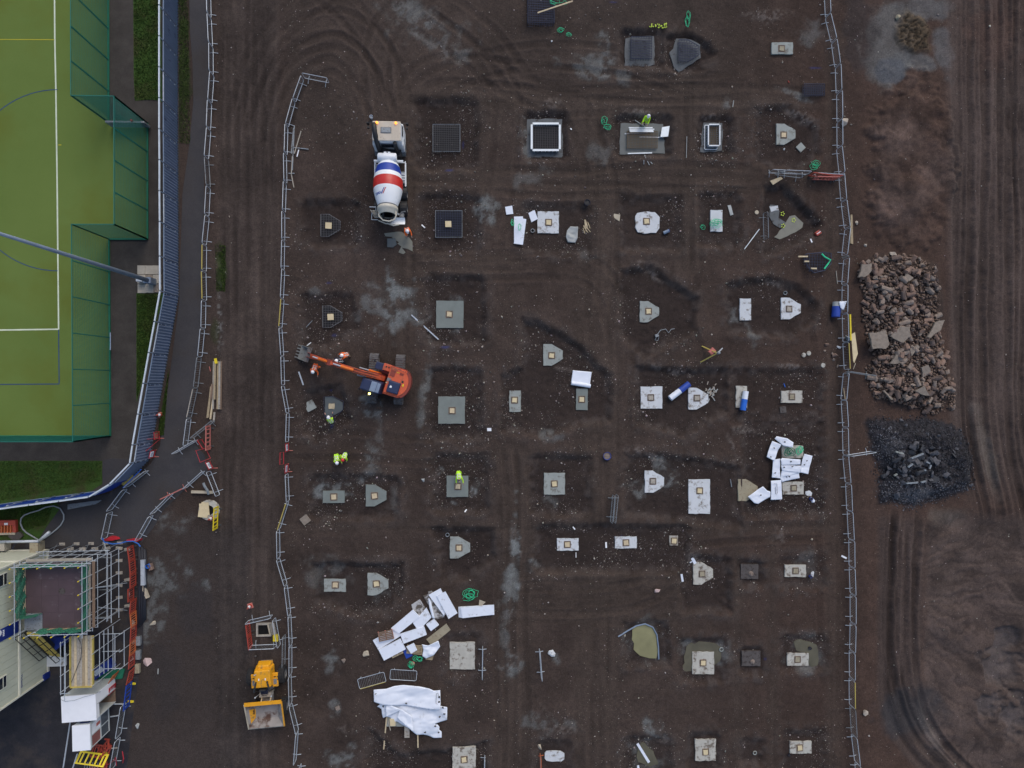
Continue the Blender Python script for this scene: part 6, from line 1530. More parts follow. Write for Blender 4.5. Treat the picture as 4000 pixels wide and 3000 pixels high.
# the skip: five-sided tub open at the top, spout forward
W1, W0 = 1.42, .85; yb, yf = .62, 2.85; zt = 1.95
O = [(-W1, yb, zt), (W1, yb, zt), (W1 * .97, yf, zt - .55), (-W1 * .97, yf, zt - .55), (-W0, yb + .45, .95), (W0, yb + .45, .95), (W0, yf - .55, .98), (-W0, yf - .55, .98)]
mb = MB(); mb.add(O, [(0, 1, 5, 4), (1, 2, 6, 5), (2, 3, 7, 6), (3, 0, 4, 7), (4, 5, 6, 7)]); sk = mb.build('skip', 'dumper_yellow', D)
I = [(x * .955, y + (.05 if y < 1.5 else -.02), z + (.03 if z < 1.2 else 0)) for x, y, z in O]
mb = MB(); mb.add(I, [(4, 5, 1, 0), (5, 6, 2, 1), (6, 7, 3, 2), (7, 4, 0, 3), (7, 6, 5, 4)]); mb.build('skip_lining', 'skip_inside', sk)
mb = MB(); mb.beam(Vector(O[0]) , Vector(O[1]), .28, .08); mb.build('skip_back_rim', 'dumper_yellow', sk)
for a, b, m in ((0, 3, 'dumper_yellow'), (1, 2, 'bag_tan')):
    mb = MB(); mb.beam(Vector(O[a]), Vector(O[b]), .10, .08); mb.build('skip_side_rim', m, sk)
mb = MB(); mb.beam(Vector(O[3]), Vector(O[2]), .05, .05); mb.build('skip_lip', 'bucket_steel', sk)

# ------------------------------------------------------------------ survey tripod with total station, traffic cones, open manholes
q = G(2778, 1382); t = thing('survey_tripod', 'yellow and red survey tripod with one grey leg in the middle of the site', 'tripod', q)
tp = q + Vector((0, 0, 1.35))
for (x, y), m in (((2742, 1352), 'yellow_paint'), ((2736, 1415), 'yellow_paint'), ((2822, 1360), 'galvanised')):
    f_ = G(x, y); mb = MB(); mb.beam(tp - Vector((0, 0, .05)), f_, .09, .06); l_ = mb.build('leg', m, t, True)
    mb = MB(); mb.beam(tp.lerp(f_, .15) + Vector((0, 0, .05)), tp.lerp(f_, .55) + Vector((0, 0, .05)), .03, .03); mb.build('leg_slider', 'black_metal', l_, True) if False else None
mb = MB(); mb.lathe([(.001, 0), (.11, 0), (.11, .04), (.07, .05), (.07, .18), (.10, .2), (.10, .32), (.001, .36)], 14, c=tp); mb.build('instrument', 'galvanised_dull', t, True)
mb = MB(); mb.box(tp.lerp(G(2760, 1368), .6) + Vector((0, 0, .2)), (.5, .4, .25), .8); mb.build('instrument_case', 'faded_red', t, True)
def cone(px, py, label, tilt=0):
    c = G(px, py); t = thing('traffic_cone', label, 'traffic cone', c)
    mb = MB(); mb.prism(outline(0, 0, .42, .42, 'rect', .3), 0, .04); mb.build('base', 'faded_red', t)
    mb = MB(); mb.lathe([(.15, .04), (.115, .25)], 16); mb.lathe([(.075, .5), (.03, .75), (.001, .75)], 16); mb.build('body', 'red_plastic', t, smooth=True)
    mb = MB(); mb.lathe([(.115, .25), (.075, .5)], 16); mb.build('reflective_sleeve', 'paper_white', t, smooth=True)
    return t
cone(628, 1620, 'red and white traffic cone standing beside the blue hoarding')
cone(978, 2366, 'faded traffic cone north of the fenced manhole')
cone(828, 2023, 'small red traffic cone beside the covered manhole')
# fenced manhole
q = G(1032, 2458); t = thing('manhole', 'open square manhole with a planked cover inside the barrier enclosure', 'manhole', q)
mb = MB(); zt_ = q.z + .14
for dx, dy, sx, sy in ((0, .47, 1.2, .14), (0, -.47, 1.2, .14), (-.53, 0, .14, .8), (.53, 0, .14, .8)): mb.box((q.x + dx, q.y + dy, zt_ - .07), (sx, sy, .16))
mb.build('kerb_ring', 'timber_grey', t, True)
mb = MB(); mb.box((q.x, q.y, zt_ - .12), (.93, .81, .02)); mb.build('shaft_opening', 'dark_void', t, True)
for k in range(4):
    c = G(1056 + k * 6, 2455 - k); mb = MB(); mb.box((c.x, c.y, zt_ + .02), (.18, .95, .05), R(12)); mb.build('cover_plank', 'timber_grey' if k else 'bag_tan', t, True)
c = G(1079, 2489); mb = MB(); M_ = rbox((0, 0, .12), (.42, .58, .22), .06, 2); o = M_.build('fuel_can', 'yellow_plastic'); o.location = c; tag(o, 'yellow rounded jerry can inside the manhole enclosure', 'jerry can')
q = G(818, 1992); t = thing('manhole', 'dark round manhole half covered with plywood next to the yellow barrier', 'manhole', q)
mb = MB(); mb.lathe([(.85, 0), (.8, .12), (.40, .14), (.40, .02)], 24, c=q); mb.build('surround', 'concrete_stained', t, True)
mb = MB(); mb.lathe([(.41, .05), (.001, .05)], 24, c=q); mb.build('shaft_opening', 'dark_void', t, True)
for (x, y, w_, h_, a) in ((798, 1990, .75, 1.0, .08), (800, 1975, .55, .55, -.1), (793, 2008, .75, .55, -.15)):
    c = G(x, y, .2); mb = MB(); mb.box(c, (w_, h_, .025), a); o = mb.build('plywood_sheet', 'plywood', t, True)
# ------------------------------------------------------------------ people: one skinned body each, clothes as children
def skin_obj(name, nodes, edges, m, parent, sub=1, root=0):
    me = bpy.data.meshes.new(name); me.from_pydata([n[0] for n in nodes], edges, []); me.update(); me.materials.append(MATS[m])
    o = bpy.data.objects.new(name, me); COL.objects.link(o); o.parent = parent
    md = o.modifiers.new('skin', 'SKIN'); md.use_smooth_shade = True
    for i, n in enumerate(nodes):
        sv = me.skin_vertices[0].data[i]; r = n[1]; sv.radius = (r, r) if not isinstance(r, tuple) else r; sv.use_root = (i == root)
    s_ = o.modifiers.new('subsurf', 'SUBSURF'); s_.levels = sub; s_.render_levels = sub
    return o
def person(loc, rz, label, jacket='hi_vis_yellow', trousers='trousers_dark', helmet='helmet_white', lean=0.0, crouch=0.0, arms=(.5, .5), vest=False, group=None, arm_side=(.0, .0)):
    """lean: forward bend of the trunk in radians, crouch 0..1, arms: forward raise of each upper arm"""
    t = thing('person', label, 'person', loc, rz, group)
    hz = .92 - .38 * crouch; V = Vector
    pel = V((0, -.10 * crouch - .18 * math.sin(lean), hz))
    sp = V((0, math.sin(lean), math.cos(lean)))
    chest = pel + sp * .34; neck = pel + sp * .54; 
    hl = lean * .75; head = neck + V((0, math.sin(hl), math.cos(hl))) * .17
    fr = V((0, math.cos(lean), -math.sin(lean)))
    J = {}
    for s_ in (-1, 1):
        k = 0 if s_ < 0 else 1
        sh = neck - sp * .07 + V((s_ * .20, 0, 0)); a = arms[k]; lat = arm_side[k]
        d1 = V((s_ * (.15 + lat), math.sin(a), -math.cos(a))).normalized(); el = sh + d1 * .29
        d2 = V((-s_ * .10 + s_ * lat * .5, math.sin(a + .55), -math.cos(a + .55))).normalized(); wr = el + d2 * .25
        hp = pel + V((s_ * .10, 0, -.04)); an = V((s_ * .15, (.10 if s_ > 0 else -.12), .09))
        kn = (hp + an) / 2 + V((s_ * .03, .12 + .30 * crouch, .02)); toe = an + V((s_ * .03, .17, -.045))
        J[s_] = (sh, el, wr, d2, hp, kn, an, toe)
    N = [(pel, .10), (chest, .11), (neck, .055), (head - V((0, 0, .02)), .085), (head + V((0, .0, .07)), .085), (head + V((0, .11, .0)), .018)]; Ed = [(0, 1), (1, 2), (2, 3), (3, 4), (3, 5)]
    for s_ in (-1, 1):
        sh, el, wr, d2, hp, kn, an, toe = J[s_]; b = len(N)
        N += [(sh, .058), (el, .043), (wr, .030), (wr + d2 * .07, (.035, .018))]; Ed += [(1, b), (b, b + 1), (b + 1, b + 2), (b + 2, b + 3)]
        side = d2.cross(V((s_, 0, 0))).normalized(); pal = wr + d2 * .07; sx_ = V((1, 0, 0))
        for j, L in enumerate((.075, .085, .08, .062)):
            o_ = (j - 1.5) * .019; p1 = pal + sx_ * o_ + d2 * .045; p2 = p1 + d2 * L * .6 + side * .02 * s_; c = len(N)
            N += [(p1, .0095), (p2, .0085)]; Ed += [(b + 3, c), (c, c + 1)]
        c = len(N); N += [(wr + d2 * .04 - sx_ * s_ * .04, .011), (wr + d2 * .085 - sx_ * s_ * .055, .009)]; Ed += [(b + 2, c), (c, c + 1)]
        b = len(N); N += [(hp, .09), (kn, .06), (an, .042), (toe, .035)]; Ed += [(0, b), (b, b + 1), (b + 1, b + 2), (b + 2, b + 3)]
    skin_obj('body', N, Ed, 'skin', t)
    # jacket
    N = [(pel - sp * .07, (.19, .175)), (chest, (.195, .165)), (neck - sp * .04, .09)]; Ed = [(0, 1), (1, 2)]
    for s_ in (-1, 1):
        sh, el, wr, d2 = J[s_][:4]; b = len(N); N += [(sh, .085), (el, .066), (wr, .052)] if not vest else [(sh, .082), (sh.lerp(el, .35), .07)]
        Ed += [(1, b), (b, b + 1)] + ([(b + 1, b + 2)] if not vest else [])
    skin_obj('jacket', N, Ed, jacket, t, root=1)
    if vest:
        for s_ in (-1, 1):
            sh, el, wr, d2 = J[s_][:4]; skin_obj('sleeve', [(sh.lerp(el, .2), .06), (el, .056), (wr, .045)], [(0, 1), (1, 2)], 'navy', t)
    Mq_ = sp.to_track_quat('Z', 'Y').to_matrix(); Mq_ = Matrix((V((1, 0, 0)), sp.cross(V((1, 0, 0))), sp)).transposed()
    for h_ in (.16, .38):
        mb = MB(); ring = []
        for j in range(16):
            a = 2 * PI * j / 16; ring.append(pel + sp * h_ + Mq_ @ V((math.cos(a) * .208, math.sin(a) * .18, 0)))
        n = 16; w_ = sp * .025; mb.add([q - w_ for q in ring] + [q + w_ for q in ring], [(j, (j + 1) % n, n + (j + 1) % n, n + j) for j in range(n)]); mb.build('reflective_band', 'reflective', t)
    for s_ in (-1, 1):
        mb = MB(); mb.beam(neck + V((s_ * .10, 0, 0)) - fr * .11 + sp * .0, pel + sp * .1 + V((s_ * .10, 0, 0)) - fr * .17, .05, .015); mb.build('reflective_band', 'reflective', t)
    N = [(pel + sp * .06, (.165, .155)), ]; Ed = []
    for s_ in (-1, 1):
        hp, kn, an, toe = J[s_][4:]; b = len(N); N += [(hp, .11), (kn, .08), (an + V((0, 0, .03)), .065)]; Ed += [(0, b), (b, b + 1), (b + 1, b + 2)]
    skin_obj('trousers', N, Ed, trousers, t)
    for s_ in (-1, 1):
        an, toe = J[s_][6:]; skin_obj('boot', [(an + V((0, -.04, -.02)), .055), (an + V((0, .06, -.045)), .05), (toe + V((0, .02, 0)), .045)], [(0, 1), (1, 2)], 'boot', t)
    Mh = Matrix.Rotation(-hl, 3, 'X'); hc = head + V((0, .0, .05))
    for s_ in (-1, 1):
        mb = MB(); mb.box(head + Mh @ V((s_ * .035, .093, .02)), (.02, .012, .012)); mb.build('eye', 'hair_dark', t)
    mb = MB(); mb.box(head + Mh @ V((0, .088, -.055)), (.05, .01, .01)); mb.build('mouth', 'drum_red', t)
    if helmet:
        mb = MB(); mb.lathe([(.155, .0), (.15, .012), (.132, .02), (.128, .07), (.10, .12), (.05, .15), (.001, .155)], 20, Mh, hc)
        for x in (-.03, .03): mb.beam(hc + Mh @ V((x, .10, .12)), hc + Mh @ V((x, -.10, .12)), .015, .02)
        mb.add([hc + Mh @ V(p) for p in ((-.09, .12, .012), (.09, .12, .012), (.06, .20, .0), (-.06, .20, .0))], [(0, 1, 2, 3)]); mb.build('hard_hat', helmet, t, smooth=True)
    else:
        skin_obj('hair', [(head + V((0, -.02, .07)), .10), (head + V((0, -.05, .0)), .085)], [(0, 1)], 'hair_dark', t)
    return t
def at(px, py): return G(px, py)
person(at(1596, 912), R(195), 'person in orange hi-vis and white helmet behind the mixer beside the spilt concrete', 'hi_vis_orange', 'hi_vis_orange', lean=.45, arms=(.6, .3))
person(at(1243, 1436), R(170), 'person in orange hi-vis bending beside the excavator bucket', 'hi_vis_orange', 'hi_vis_orange', lean=.85, arms=(.6, .3), arm_side=(.2, .2))
person(at(1362, 1388), R(110), 'person in tan and orange hi-vis with white helmet north of the digger arm', 'hi_vis_orange', 'trousers_brown', lean=.5, arms=(.9, .6))
person(at(1342, 1410), R(100), 'person in dark clothing and white helmet half under the digger arm', 'navy', 'trousers_dark', lean=.5, arms=(.9, .6))
person(at(1305, 1641), R(20), 'person in yellow vest and navy sleeves leaning over the fresh five-sided pad', 'hi_vis_yellow', 'trousers_dark', lean=.7, arms=(.9, .5), vest=True, arm_side=(.1, .2))
person(at(1326, 1783), R(195), 'left of two yellow jacketed persons, wearing a white helmet', 'hi_vis_yellow', 'hi_vis_yellow', lean=.85, crouch=.2, arms=(.4, .4))
person(at(1357, 1772), R(165), 'right of two yellow jacketed persons, wearing a red helmet', 'hi_vis_yellow', 'trousers_dark', 'helmet_red', lean=.8, crouch=.1, arms=(.3, .3))
person(at(1793, 1848), R(185), 'dark haired person in yellow hi-vis bent double at the square grey pad', 'hi_vis_yellow', 'hi_vis_yellow', None, lean=1.15, arms=(.9, .7), arm_side=(.2, .1))
person(at(2512, 484), R(160), 'person in yellow hi-vis and white helmet standing over the rusty bar grid', 'hi_vis_yellow', 'hi_vis_yellow', lean=.12, arms=(.8, .9))
# ------------------------------------------------------------------ cream cabin block, south-west corner
xE = P(190, 2300, 0).x; yN = P(190, 2147, 0).y; yS = P(190, 2638, 0).y; HB = 6.4
xW = xE - 13; 
B = thing('site_office', 'two-storey cream clad office block cut by the west edge', 'building', (xE, yS, 0))
mb = MB(); mb.box(((xE + xW) / 2 - .06, (yN + yS) / 2, HB / 2), (xE - xW - .12, yN - yS - .12, HB)); mb.build('wall_core', 'cladding_trim', B, True)
n = int((yN - yS) / .52); w_ = (yN - yS) / n
for i in range(n):
    for z0, z1 in ((.25, 3.05), (3.25, HB)):
        mb = MB(); mb.box((xE - .03, yS + w_ * (i + .5), (z0 + z1) / 2), (.06, w_ - .018, z1 - z0)); mb.build('wall_panel', 'cladding', B, True)
n2 = 24; w2 = (xE - xW) / n2
for i in range(n2):
    for z0, z1 in ((.25, 3.05), (3.25, HB)):
        mb = MB(); mb.box((xE - w2 * (i + .5), yN - .03, (z0 + z1) / 2), (w2 - .018, .06, z1 - z0)); mb.build('wall_panel', 'cladding', B, True)
        if i < 2:
            pass
for z in (3.15, .12):
    mb = MB(); mb.box((xE + .0, (yN + yS) / 2, z), (.14, yN - yS + .06, .17)); mb.build('floor_trim', 'cladding_trim', B, True)
    mb = MB(); mb.box(((xE + xW) / 2, yN + .0, z), (xE - xW, .14, .17)); mb.build('floor_trim', 'cladding_trim', B, True)
for y in (yN + .0, yS - .0, ):
    mb = MB(); mb.box((xE + .01, y, HB / 2), (.16, .12, HB)); mb.build('corner_trim', 'cladding_trim', B, True)
mb = MB(); mb.box(((xE + xW) / 2, (yN + yS) / 2, HB + .08), (xE - xW + .3, yN - yS + .3, .16)); mb.build('roof', 'cabin_side', B, True)
mb = MB(); mb.box((xE + .04, P(190, 2632, 0).y + .0, .35), (.12, .5, .7)); mb.build('blue_corner', 'sign_blue', B, True)
def on_east(px, py):       # photo pixel on the east wall plane x = xE
    d = RM @ Vector(((px - 2000) / FPX, -(py - 1500) / FPX, -1.0)); t_ = xE / d.x
    return Vector((xE, d.y * t_, CAMZ + d.z * t_))
for (pa, pb) in (((22, 2238), (-15, 2300)), ((20, 2638), (-18, 2705))):
    a, b = on_east(*pa), on_east(*pb); y0, y1 = sorted((a.y, on_east(pa[0], pa[1] + 42).y)); z0 = a.z; z1 = z0 + 1.05
    mb = MB(); mb.box((xE + .02, (y0 + y1) / 2, (z0 + z1) / 2), (.10, y1 - y0 + .14, z1 - z0 + .14)); f_ = mb.build('window', 'cladding_trim', B, True)
    mb = MB(); mb.box((xE + .06, (y0 + y1) / 2, (z0 + z1) / 2), (.04, y1 - y0, z1 - z0)); o = mb.build('pane', 'glass_dark', None); o.parent = f_; o.location = -Vector(B.location)
    mb = MB(); mb.box((xE + .085, (y0 + y1) / 2 - .0, z0 + .3), (.02, y1 - y0, .05)); o = mb.build('frame', 'cladding_trim', None); o.parent = f_; o.location = -Vector(B.location)
# blue board on the upper wall with a white emblem, small blue lettering low on the wall
a = on_east(74, 2420); b = on_east(74, 2466); y0, y1 = b.y, a.y
mb = MB(); mb.box((xE + .03, (y0 + y1) / 2, (a.z + HB) / 2), (.05, y1 - y0, HB - a.z)); sg = mb.build('blue_board', 'sign_blue', B, True)
e = on_east(4, 2478)
mb = MB(); mb.tube((xE + .06, e.y + .15, e.z + .25), (xE + .075, e.y + .15, e.z + .25), .22, 16)
for k in range(4): mb.box((xE + .065, e.y - .15 + k * .12, e.z - .15), (.012, .08, .14))
o = mb.build('emblem', 'paper_white', None); o.parent = sg; o.location = -Vector(B.location)
e = on_east(82, 2662)
def txt(s, loc, rot, size, m, parent, name='lettering'):
    cu = bpy.data.curves.new(name, 'FONT'); cu.body = s; cu.size = size; cu.extrude = .004; cu.align_x = 'CENTER'; cu.align_y = 'CENTER'; cu.materials.append(MATS[m])
    f_ = bpy.data.objects.new('f', cu); COL.objects.link(f_); bpy.context.view_layer.update(); me = bpy.data.meshes.new_from_object(f_.evaluated_get(bpy.context.evaluated_depsgraph_get())); bpy.data.objects.remove(f_); bpy.data.curves.remove(cu); me.name = name
    o = bpy.data.objects.new(name, me); COL.objects.link(o); o.location = Vector(loc) - Vector(parent.location if parent else (0, 0, 0)); o.rotation_euler = rot; o.parent = parent
    return o
txt('elliott', (xE + .012, e.y, e.z), (R(90), 0, R(90)), .42, 'sign_blue', B)
# plinth wall and pipework north of it
mb = MB(); q = P(160, 2130, 0); mb.box((q.x, q.y, .4), (.62, .8, .8)); tag(mb.build('concrete_block', 'concrete_tan'), 'pale concrete block at the north-east corner of the office block', 'concrete block')
mb = MB(); q = P(20, 2128, 0); mb.box((q.x, q.y, .35), (.9, .6, .7)); tag(mb.build('concrete_block', 'plinth'), 'grey block against the office wall at the west edge', 'concrete block')
mb = MB(); mb.tube(P(-10, 2117, .7), P(152, 2114, .75), .11, 10); tag(mb.build('pipe', 'galvanised', smooth=True), 'fat grey pipe running along the north wall of the office block', 'pipe')
mb = MB(); mb.tube(P(154, 2112, .75), P(193, 2078, .9), .12, 10); tag(mb.build('pipe', 'galvanised', smooth=True), 'short fat pale pipe slanting over the path by the office block', 'pipe')
loopp = [(152, 2110), (125, 2094), (102, 2080), (88, 2065), (80, 2045), (82, 2025), (95, 2012), (118, 2003), (150, 1994), (178, 1981), (210, 1976), (235, 1986), (249, 2010), (249, 2030), (237, 2052), (218, 2070), (195, 2088), (178, 2100), (160, 2110)]
mb = MB(); mb.path([P(x, y, .12) for x, y in loopp], .055, 6); tag(mb.build('hose', 'hose_grey', smooth=True), 'grey hose lying in a big loop on the worn grass', 'hose')
mb = MB(); mb.path([P(48, 2145, .5), P(58, 2125, .6), P(70, 2120, .7), (P(150, 2112, .7))], .05, 6); tag(mb.build('hose', 'navy'), 'dark hose running beside the fat grey pipe', 'hose')
t = thing('scaffold_tubes', 'bundle of galvanised poles on the ground south of the hoarding', 'tubes', P(330, 1965, 0))
for k in range(5): mb = MB(); mb.tube(P(265, 1972 + k * 4, .08), P(395 - k * 5, 1955 + k * 3, .08), .05, 6); mb.build('tube', 'galvanised_dull', t, True)
t = thing('board_stack', 'two yellowish boards leaning behind the barrier at the hoarding bend', 'boards', P(500, 1875, 0))
for a, b in (((478, 1893), (515, 1855)), ((484, 1898), (521, 1860)), ((512, 1882), (548, 1850))): mb = MB(); mb.beam(P(*a, .3), P(*b, .35), .22, .05); mb.build('board', 'yellow_paint' if a[0] < 500 else 'timber', t, True)
for a, b in (((552, 1833), (480, 1905)),): mb = MB(); mb.tube(P(*a, .9), P(*b, .9), .04, 6); tag(mb.build('pole', 'blue_bright'), 'blue pole laid along the boards at the hoarding bend', 'pole')

# ------------------------------------------------------------------ scaffold loading tower with netted deck
ZD = 3.6
X0, X1 = P(98, 2300, ZD).x, P(356, 2300, ZD).x; Y1, Y0 = P(200, 2197, ZD).y, P(200, 2458, ZD).y
S = thing('scaffold_tower', 'scaffold tower with a brown plywood deck inside green netting beside the office', 'scaffold', (X1, Y0, 0))
def tb(a, b, r=.028, m='galvanised', nm='scaffold_tube'): mb_ = MB(); mb_.tube(a, b, r, 6); return mb_.build(nm, m, S, True)
mb = MB()
nx, ny = 4, 4
for i in range(nx):
    for j in range(ny):
        ax_, bx_ = X0 + (X1 - X0) * i / nx, X0 + (X1 - X0) * (i + 1) / nx; ay_, by_ = Y0 + (Y1 - Y0) * j / ny, Y0 + (Y1 - Y0) * (j + 1) / ny
        if i == 0 and j == 0: continue
        mb = MB(); mb.box(((ax_ + bx_) / 2, (ay_ + by_) / 2, ZD + random.uniform(-.004, .004)), (bx_ - ax_ - .008, by_ - ay_ - .008, .03)); mb.build('deck_sheet', 'deck_ply', S, True)
mb = MB(); mb.box((X0 + .6, Y0 + .6, ZD + .03), (1.25, 1.2, .03)); mb.build('deck_sheet', 'galvanised_dull', S, True, label='grey metal sheet at the stair head')
q = P(243, 2309, ZD); mb = MB(); mb.tube((q.x, q.y, ZD + .02), (q.x, q.y, ZD + .03), .24, 20); mb.build('deck_stain', 'concrete_wet', S, True)
nS = 6
posts = []
for i in range(nS):
    f = i / (nS - 1)
    posts += [(X1, Y0 + (Y1 - Y0) * f, 'E'), (X0, Y0 + (Y1 - Y0) * f, 'W'), ]
    if 0 < i < nS - 1: posts += [(X0 + (X1 - X0) * f, Y1, 'N'), (X0 + (X1 - X0) * f, Y0, 'S')]
for x, y, s_ in posts:
    tb((x, y, 0), (x, y, ZD + 1.45), .03)
    mb = MB(); mb.tube((x, y, ZD + 1.42), (x, y, ZD + 1.52), .045, 6); mb.build('end_cap', 'yellow_plastic', S, True)
    if s_ in 'EN': mb = MB(); mb.box((x, y, .03), (.5, .24, .05), random.uniform(-.3, .3)); mb.build('sole_board', 'timber_grey', S, True)
for z in (1.7, ZD - .15, ZD + .5, ZD + 1.05):
    m_ = 'galvanised'
    tb((X1, Y0 - .3, z), (X1, Y1 + .3, z)); tb((X0, Y0 - .3, z), (X0, Y1 + .3, z)); tb((X0 - .3, Y1, z), (X1 + .3, Y1, z)); tb((X0 + .9, Y0, z), (X1 + .3, Y0, z))
# outer raking bay to the east and north-east with braces
XO = P(464, 2300, 0).x
for i in range(nS):
    y = Y0 + (Y1 - Y0) * i / (nS - 1)
    XI = X1 + .55
for z, m_ in ((1.75, 'galvanised'), (3.0, 'galvanised')):
    tb((X1 + .10, Y0 - .2, z), (X1 + .10, Y1 + .35, z))
for i in range(nS - 1):
    y0 = Y0 + (Y1 - Y0) * i / (nS - 1); y1 = Y0 + (Y1 - Y0) * (i + 1) / (nS - 1)
    if i == 2: tb((X1 + .06, y0, .1), (X1 + .06, y1, ZD), .026)
for x, y in ((X1 + .62, Y0 + .3), (X1 + .62, Y0 + 2.4), (X1 + .62, Y1 - .1)):
    tb((x, y, 0), (x - .04, y, 2.4), .024, 'galvanised_dull'); mb = MB(); mb.box((x, y, .03), (.45, .24, .05), .2); mb.build('sole_board', 'timber_grey', S, True)
    tb((x, y, 2.3), (X1 - .3, y, 2.3), .022, 'galvanised_dull')
tb((X1 + .62, Y0 - .2, 2.2), (X1 + .62, Y1 + .2, 2.2)); tb((X1 + .62, Y0 - .2, 1.2), (X1 + .62, Y1 + .2, 1.2))
for k in range(2): tb((X1 + .7, Y0 + 2.2 * k, 0.2), (X1 + .05, Y0 + 1.5 * k + 1.3, 2.9), .026)
for k in range(4): tb((X0 + 1.2 * k, Y1 + .45, .15), (X0 + 1.2 * k + 1.1, Y1 + .1, 2.8), .022, 'galvanised_dull')
for z in (2.2,): tb((X0 - .2, Y1 + .42, z), (X1 + .5, Y1 + .42, z))
for k in range(5): x = X0 + .3 + k * 1.1; tb((x, Y1 + .42, 0), (x, Y1 + .42, 2.9), .022, 'galvanised_dull'); mb = MB(); mb.box((x, Y1 + .42, .03), (.42, .22, .05)); mb.build('sole_board', 'timber_grey', S, True)
# walkway boards outside the netting
for (xa, ya, xb, yb_) in ((X1 + .12, Y0, X1 + .12, Y1), (X0, Y1 + .15, X1, Y1 + .15)):
    mb = MB(); mb.beam((xa, ya, ZD - .1), (xb, yb_, ZD - .1), .20, .04); mb.build('deck_board', 'timber_dark' if xa == xb else 'timber_grey', S, True)
for (xa, ya, xb, yb_, m_) in ((X0 + .04, Y0 + 1.0, X0 + .04, Y1, 'timber_pale'), (X1 - .04, Y0, X1 - .04, Y1, 'timber_grey'), (X0 + 1.2, Y0 + .05, X1, Y0 + .05, 'timber')):
    mb = MB(); mb.beam((xa, ya, ZD + .13), (xb, yb_, ZD + .13), .04, .22); mb.build('toe_board', m_, S, True)
mb = MB()
for k in range(20):
    pass
# green debris netting on the guard rails: close strips with depth
def net(ax_, ay_, bx_, by_, z0=ZD + .12, z1=ZD + 1.05, out=(0, 0)):
    m1 = MB(); L = math.hypot(bx_ - ax_, by_ - ay_); n = int(L / .12); vs = []; rows = 7
    for r_ in range(rows + 1):
        for k in range(n + 1):
            f = k / n; z = z0 + (z1 - z0) * r_ / rows; sag = .05 * math.sin(f * 21 + r_) + .03 * math.sin(f * 55 + r_ * 2)
            vs.append((ax_ + (bx_ - ax_) * f + (sag if abs(bx_ - ax_) < .1 else 0), ay_ + (by_ - ay_) * f + (sag if abs(by_ - ay_) < .1 else 0), z))
    m1.add(vs, [(r_ * (n + 1) + k, r_ * (n + 1) + k + 1, (r_ + 1) * (n + 1) + k + 1, (r_ + 1) * (n + 1) + k) for r_ in range(rows) for k in range(n) if not (k % 19 == 8 and r_ % 5 == 1)])
    return m1.build('debris_net', 'net_sheet', S, True)
m = mat('net_sheet', (.02, .14, .085), .8, var=.2, vs=5, alpha=.88)
net(X1 - .07, Y0, X1 - .07, Y1); net(X0 + .09, Y0 + 1.1, X0 + .09, Y1); net(X0, Y1 - .07, X1, Y1 - .07); net(X0 + 1.2, Y0 + .09, X1, Y0 + .09)
net(X0 + .09, Y0 + 1.1, X0 + 1.3, Y0 + 1.25, ZD + .1, ZD + .9); 
# ------------------------------------------------------------------ stair down from the deck and the timber loading bay
T2 = thing('site_stair', 'black steel stair with yellow slotted treads down from the netted deck', 'staircase', P(190, 2540, 0))
s0 = P(105, 2474, ZD); s1 = P(232, 2578, .3)
e0, e1 = P(132, 2474, ZD), P(222, 2562, .25)
dd = Vector((e1.x - e0.x, e1.y - e0.y, 0)); run = dd.length; dd.normalize(); sd_ = Vector((dd.y, -dd.x, 0)) * .58
for k in range(15):
    f = (k + .5) / 15; c = e0.lerp(e1, f)
    for j in (-1, 0, 1):
        mb = MB(); mb.box(c + sd_ * j * .62, (.36, .17, .04), math.atan2(sd_.y, sd_.x)); mb.build('tread', 'yellow_paint', T2, True)
for s_ in (-1, 1):
    mb = MB(); mb.beam(e0 + sd_ * s_ * 1.05, e1 + sd_ * s_ * 1.05, .06, .24); mb.build('stringer', 'black_metal', T2, True)
    for h_ in (.55, 1.05): mb = MB(); mb.tube(e0 + sd_ * s_ * 1.08 + Vector((0, 0, h_)), e1 + sd_ * s_ * 1.08 + Vector((0, 0, h_)), .03, 6); mb.build('handrail', 'black_metal', T2, True)
    for k in range(5): c = e0.lerp(e1, k / 4) + sd_ * s_ * 1.08; mb = MB(); mb.tube(c, c + Vector((0, 0, 1.05)), .028, 6); mb.build('baluster', 'black_metal', T2, True)
q = P(222, 2575, .0); mb = MB(); mb.box((q.x, q.y, .12), (1.55, .95, .22)); tag(mb.build('concrete_step', 'concrete_white'), 'pale concrete landing at the foot of the yellow stair', 'step')
q = P(208, 2515, 0); mb = MB(); mb.prism([(p_.x, p_.y) for p_ in (P(178, 2490, 1.9), P(246, 2490, 1.9), P(246, 2515, 1.9), (P(218, 2540, 1.9)))], .05, 1.9); tag(mb.build('blue_container', 'sign_blue'), 'dark blue steel box standing under the stair', 'storage box')
ZP = 3.3
Bx0, Bx1 = P(279, 2600, ZP).x, P(364, 2600, ZP).x; By1, By0 = P(300, 2484, ZP).y, P(300, 2681, ZP).y
L_ = thing('loading_bay', 'raised timber boarded platform with yellow edges south of the netted deck', 'platform', (Bx0, By0, 0))
nb = 8
for k in range(nb):
    x = Bx0 + (Bx1 - Bx0) * (k + .5) / nb; mb = MB(); mb.box((x, (By0 + By1) / 2, ZP), ((Bx1 - Bx0) / nb - .012, By1 - By0, .045)); mb.build('plank', ['timber_grey', 'timber_pale', 'timber_grey', 'timber_grey', 'timber', 'timber_pale', 'timber_grey', 'timber_pale'][k], L_, True)
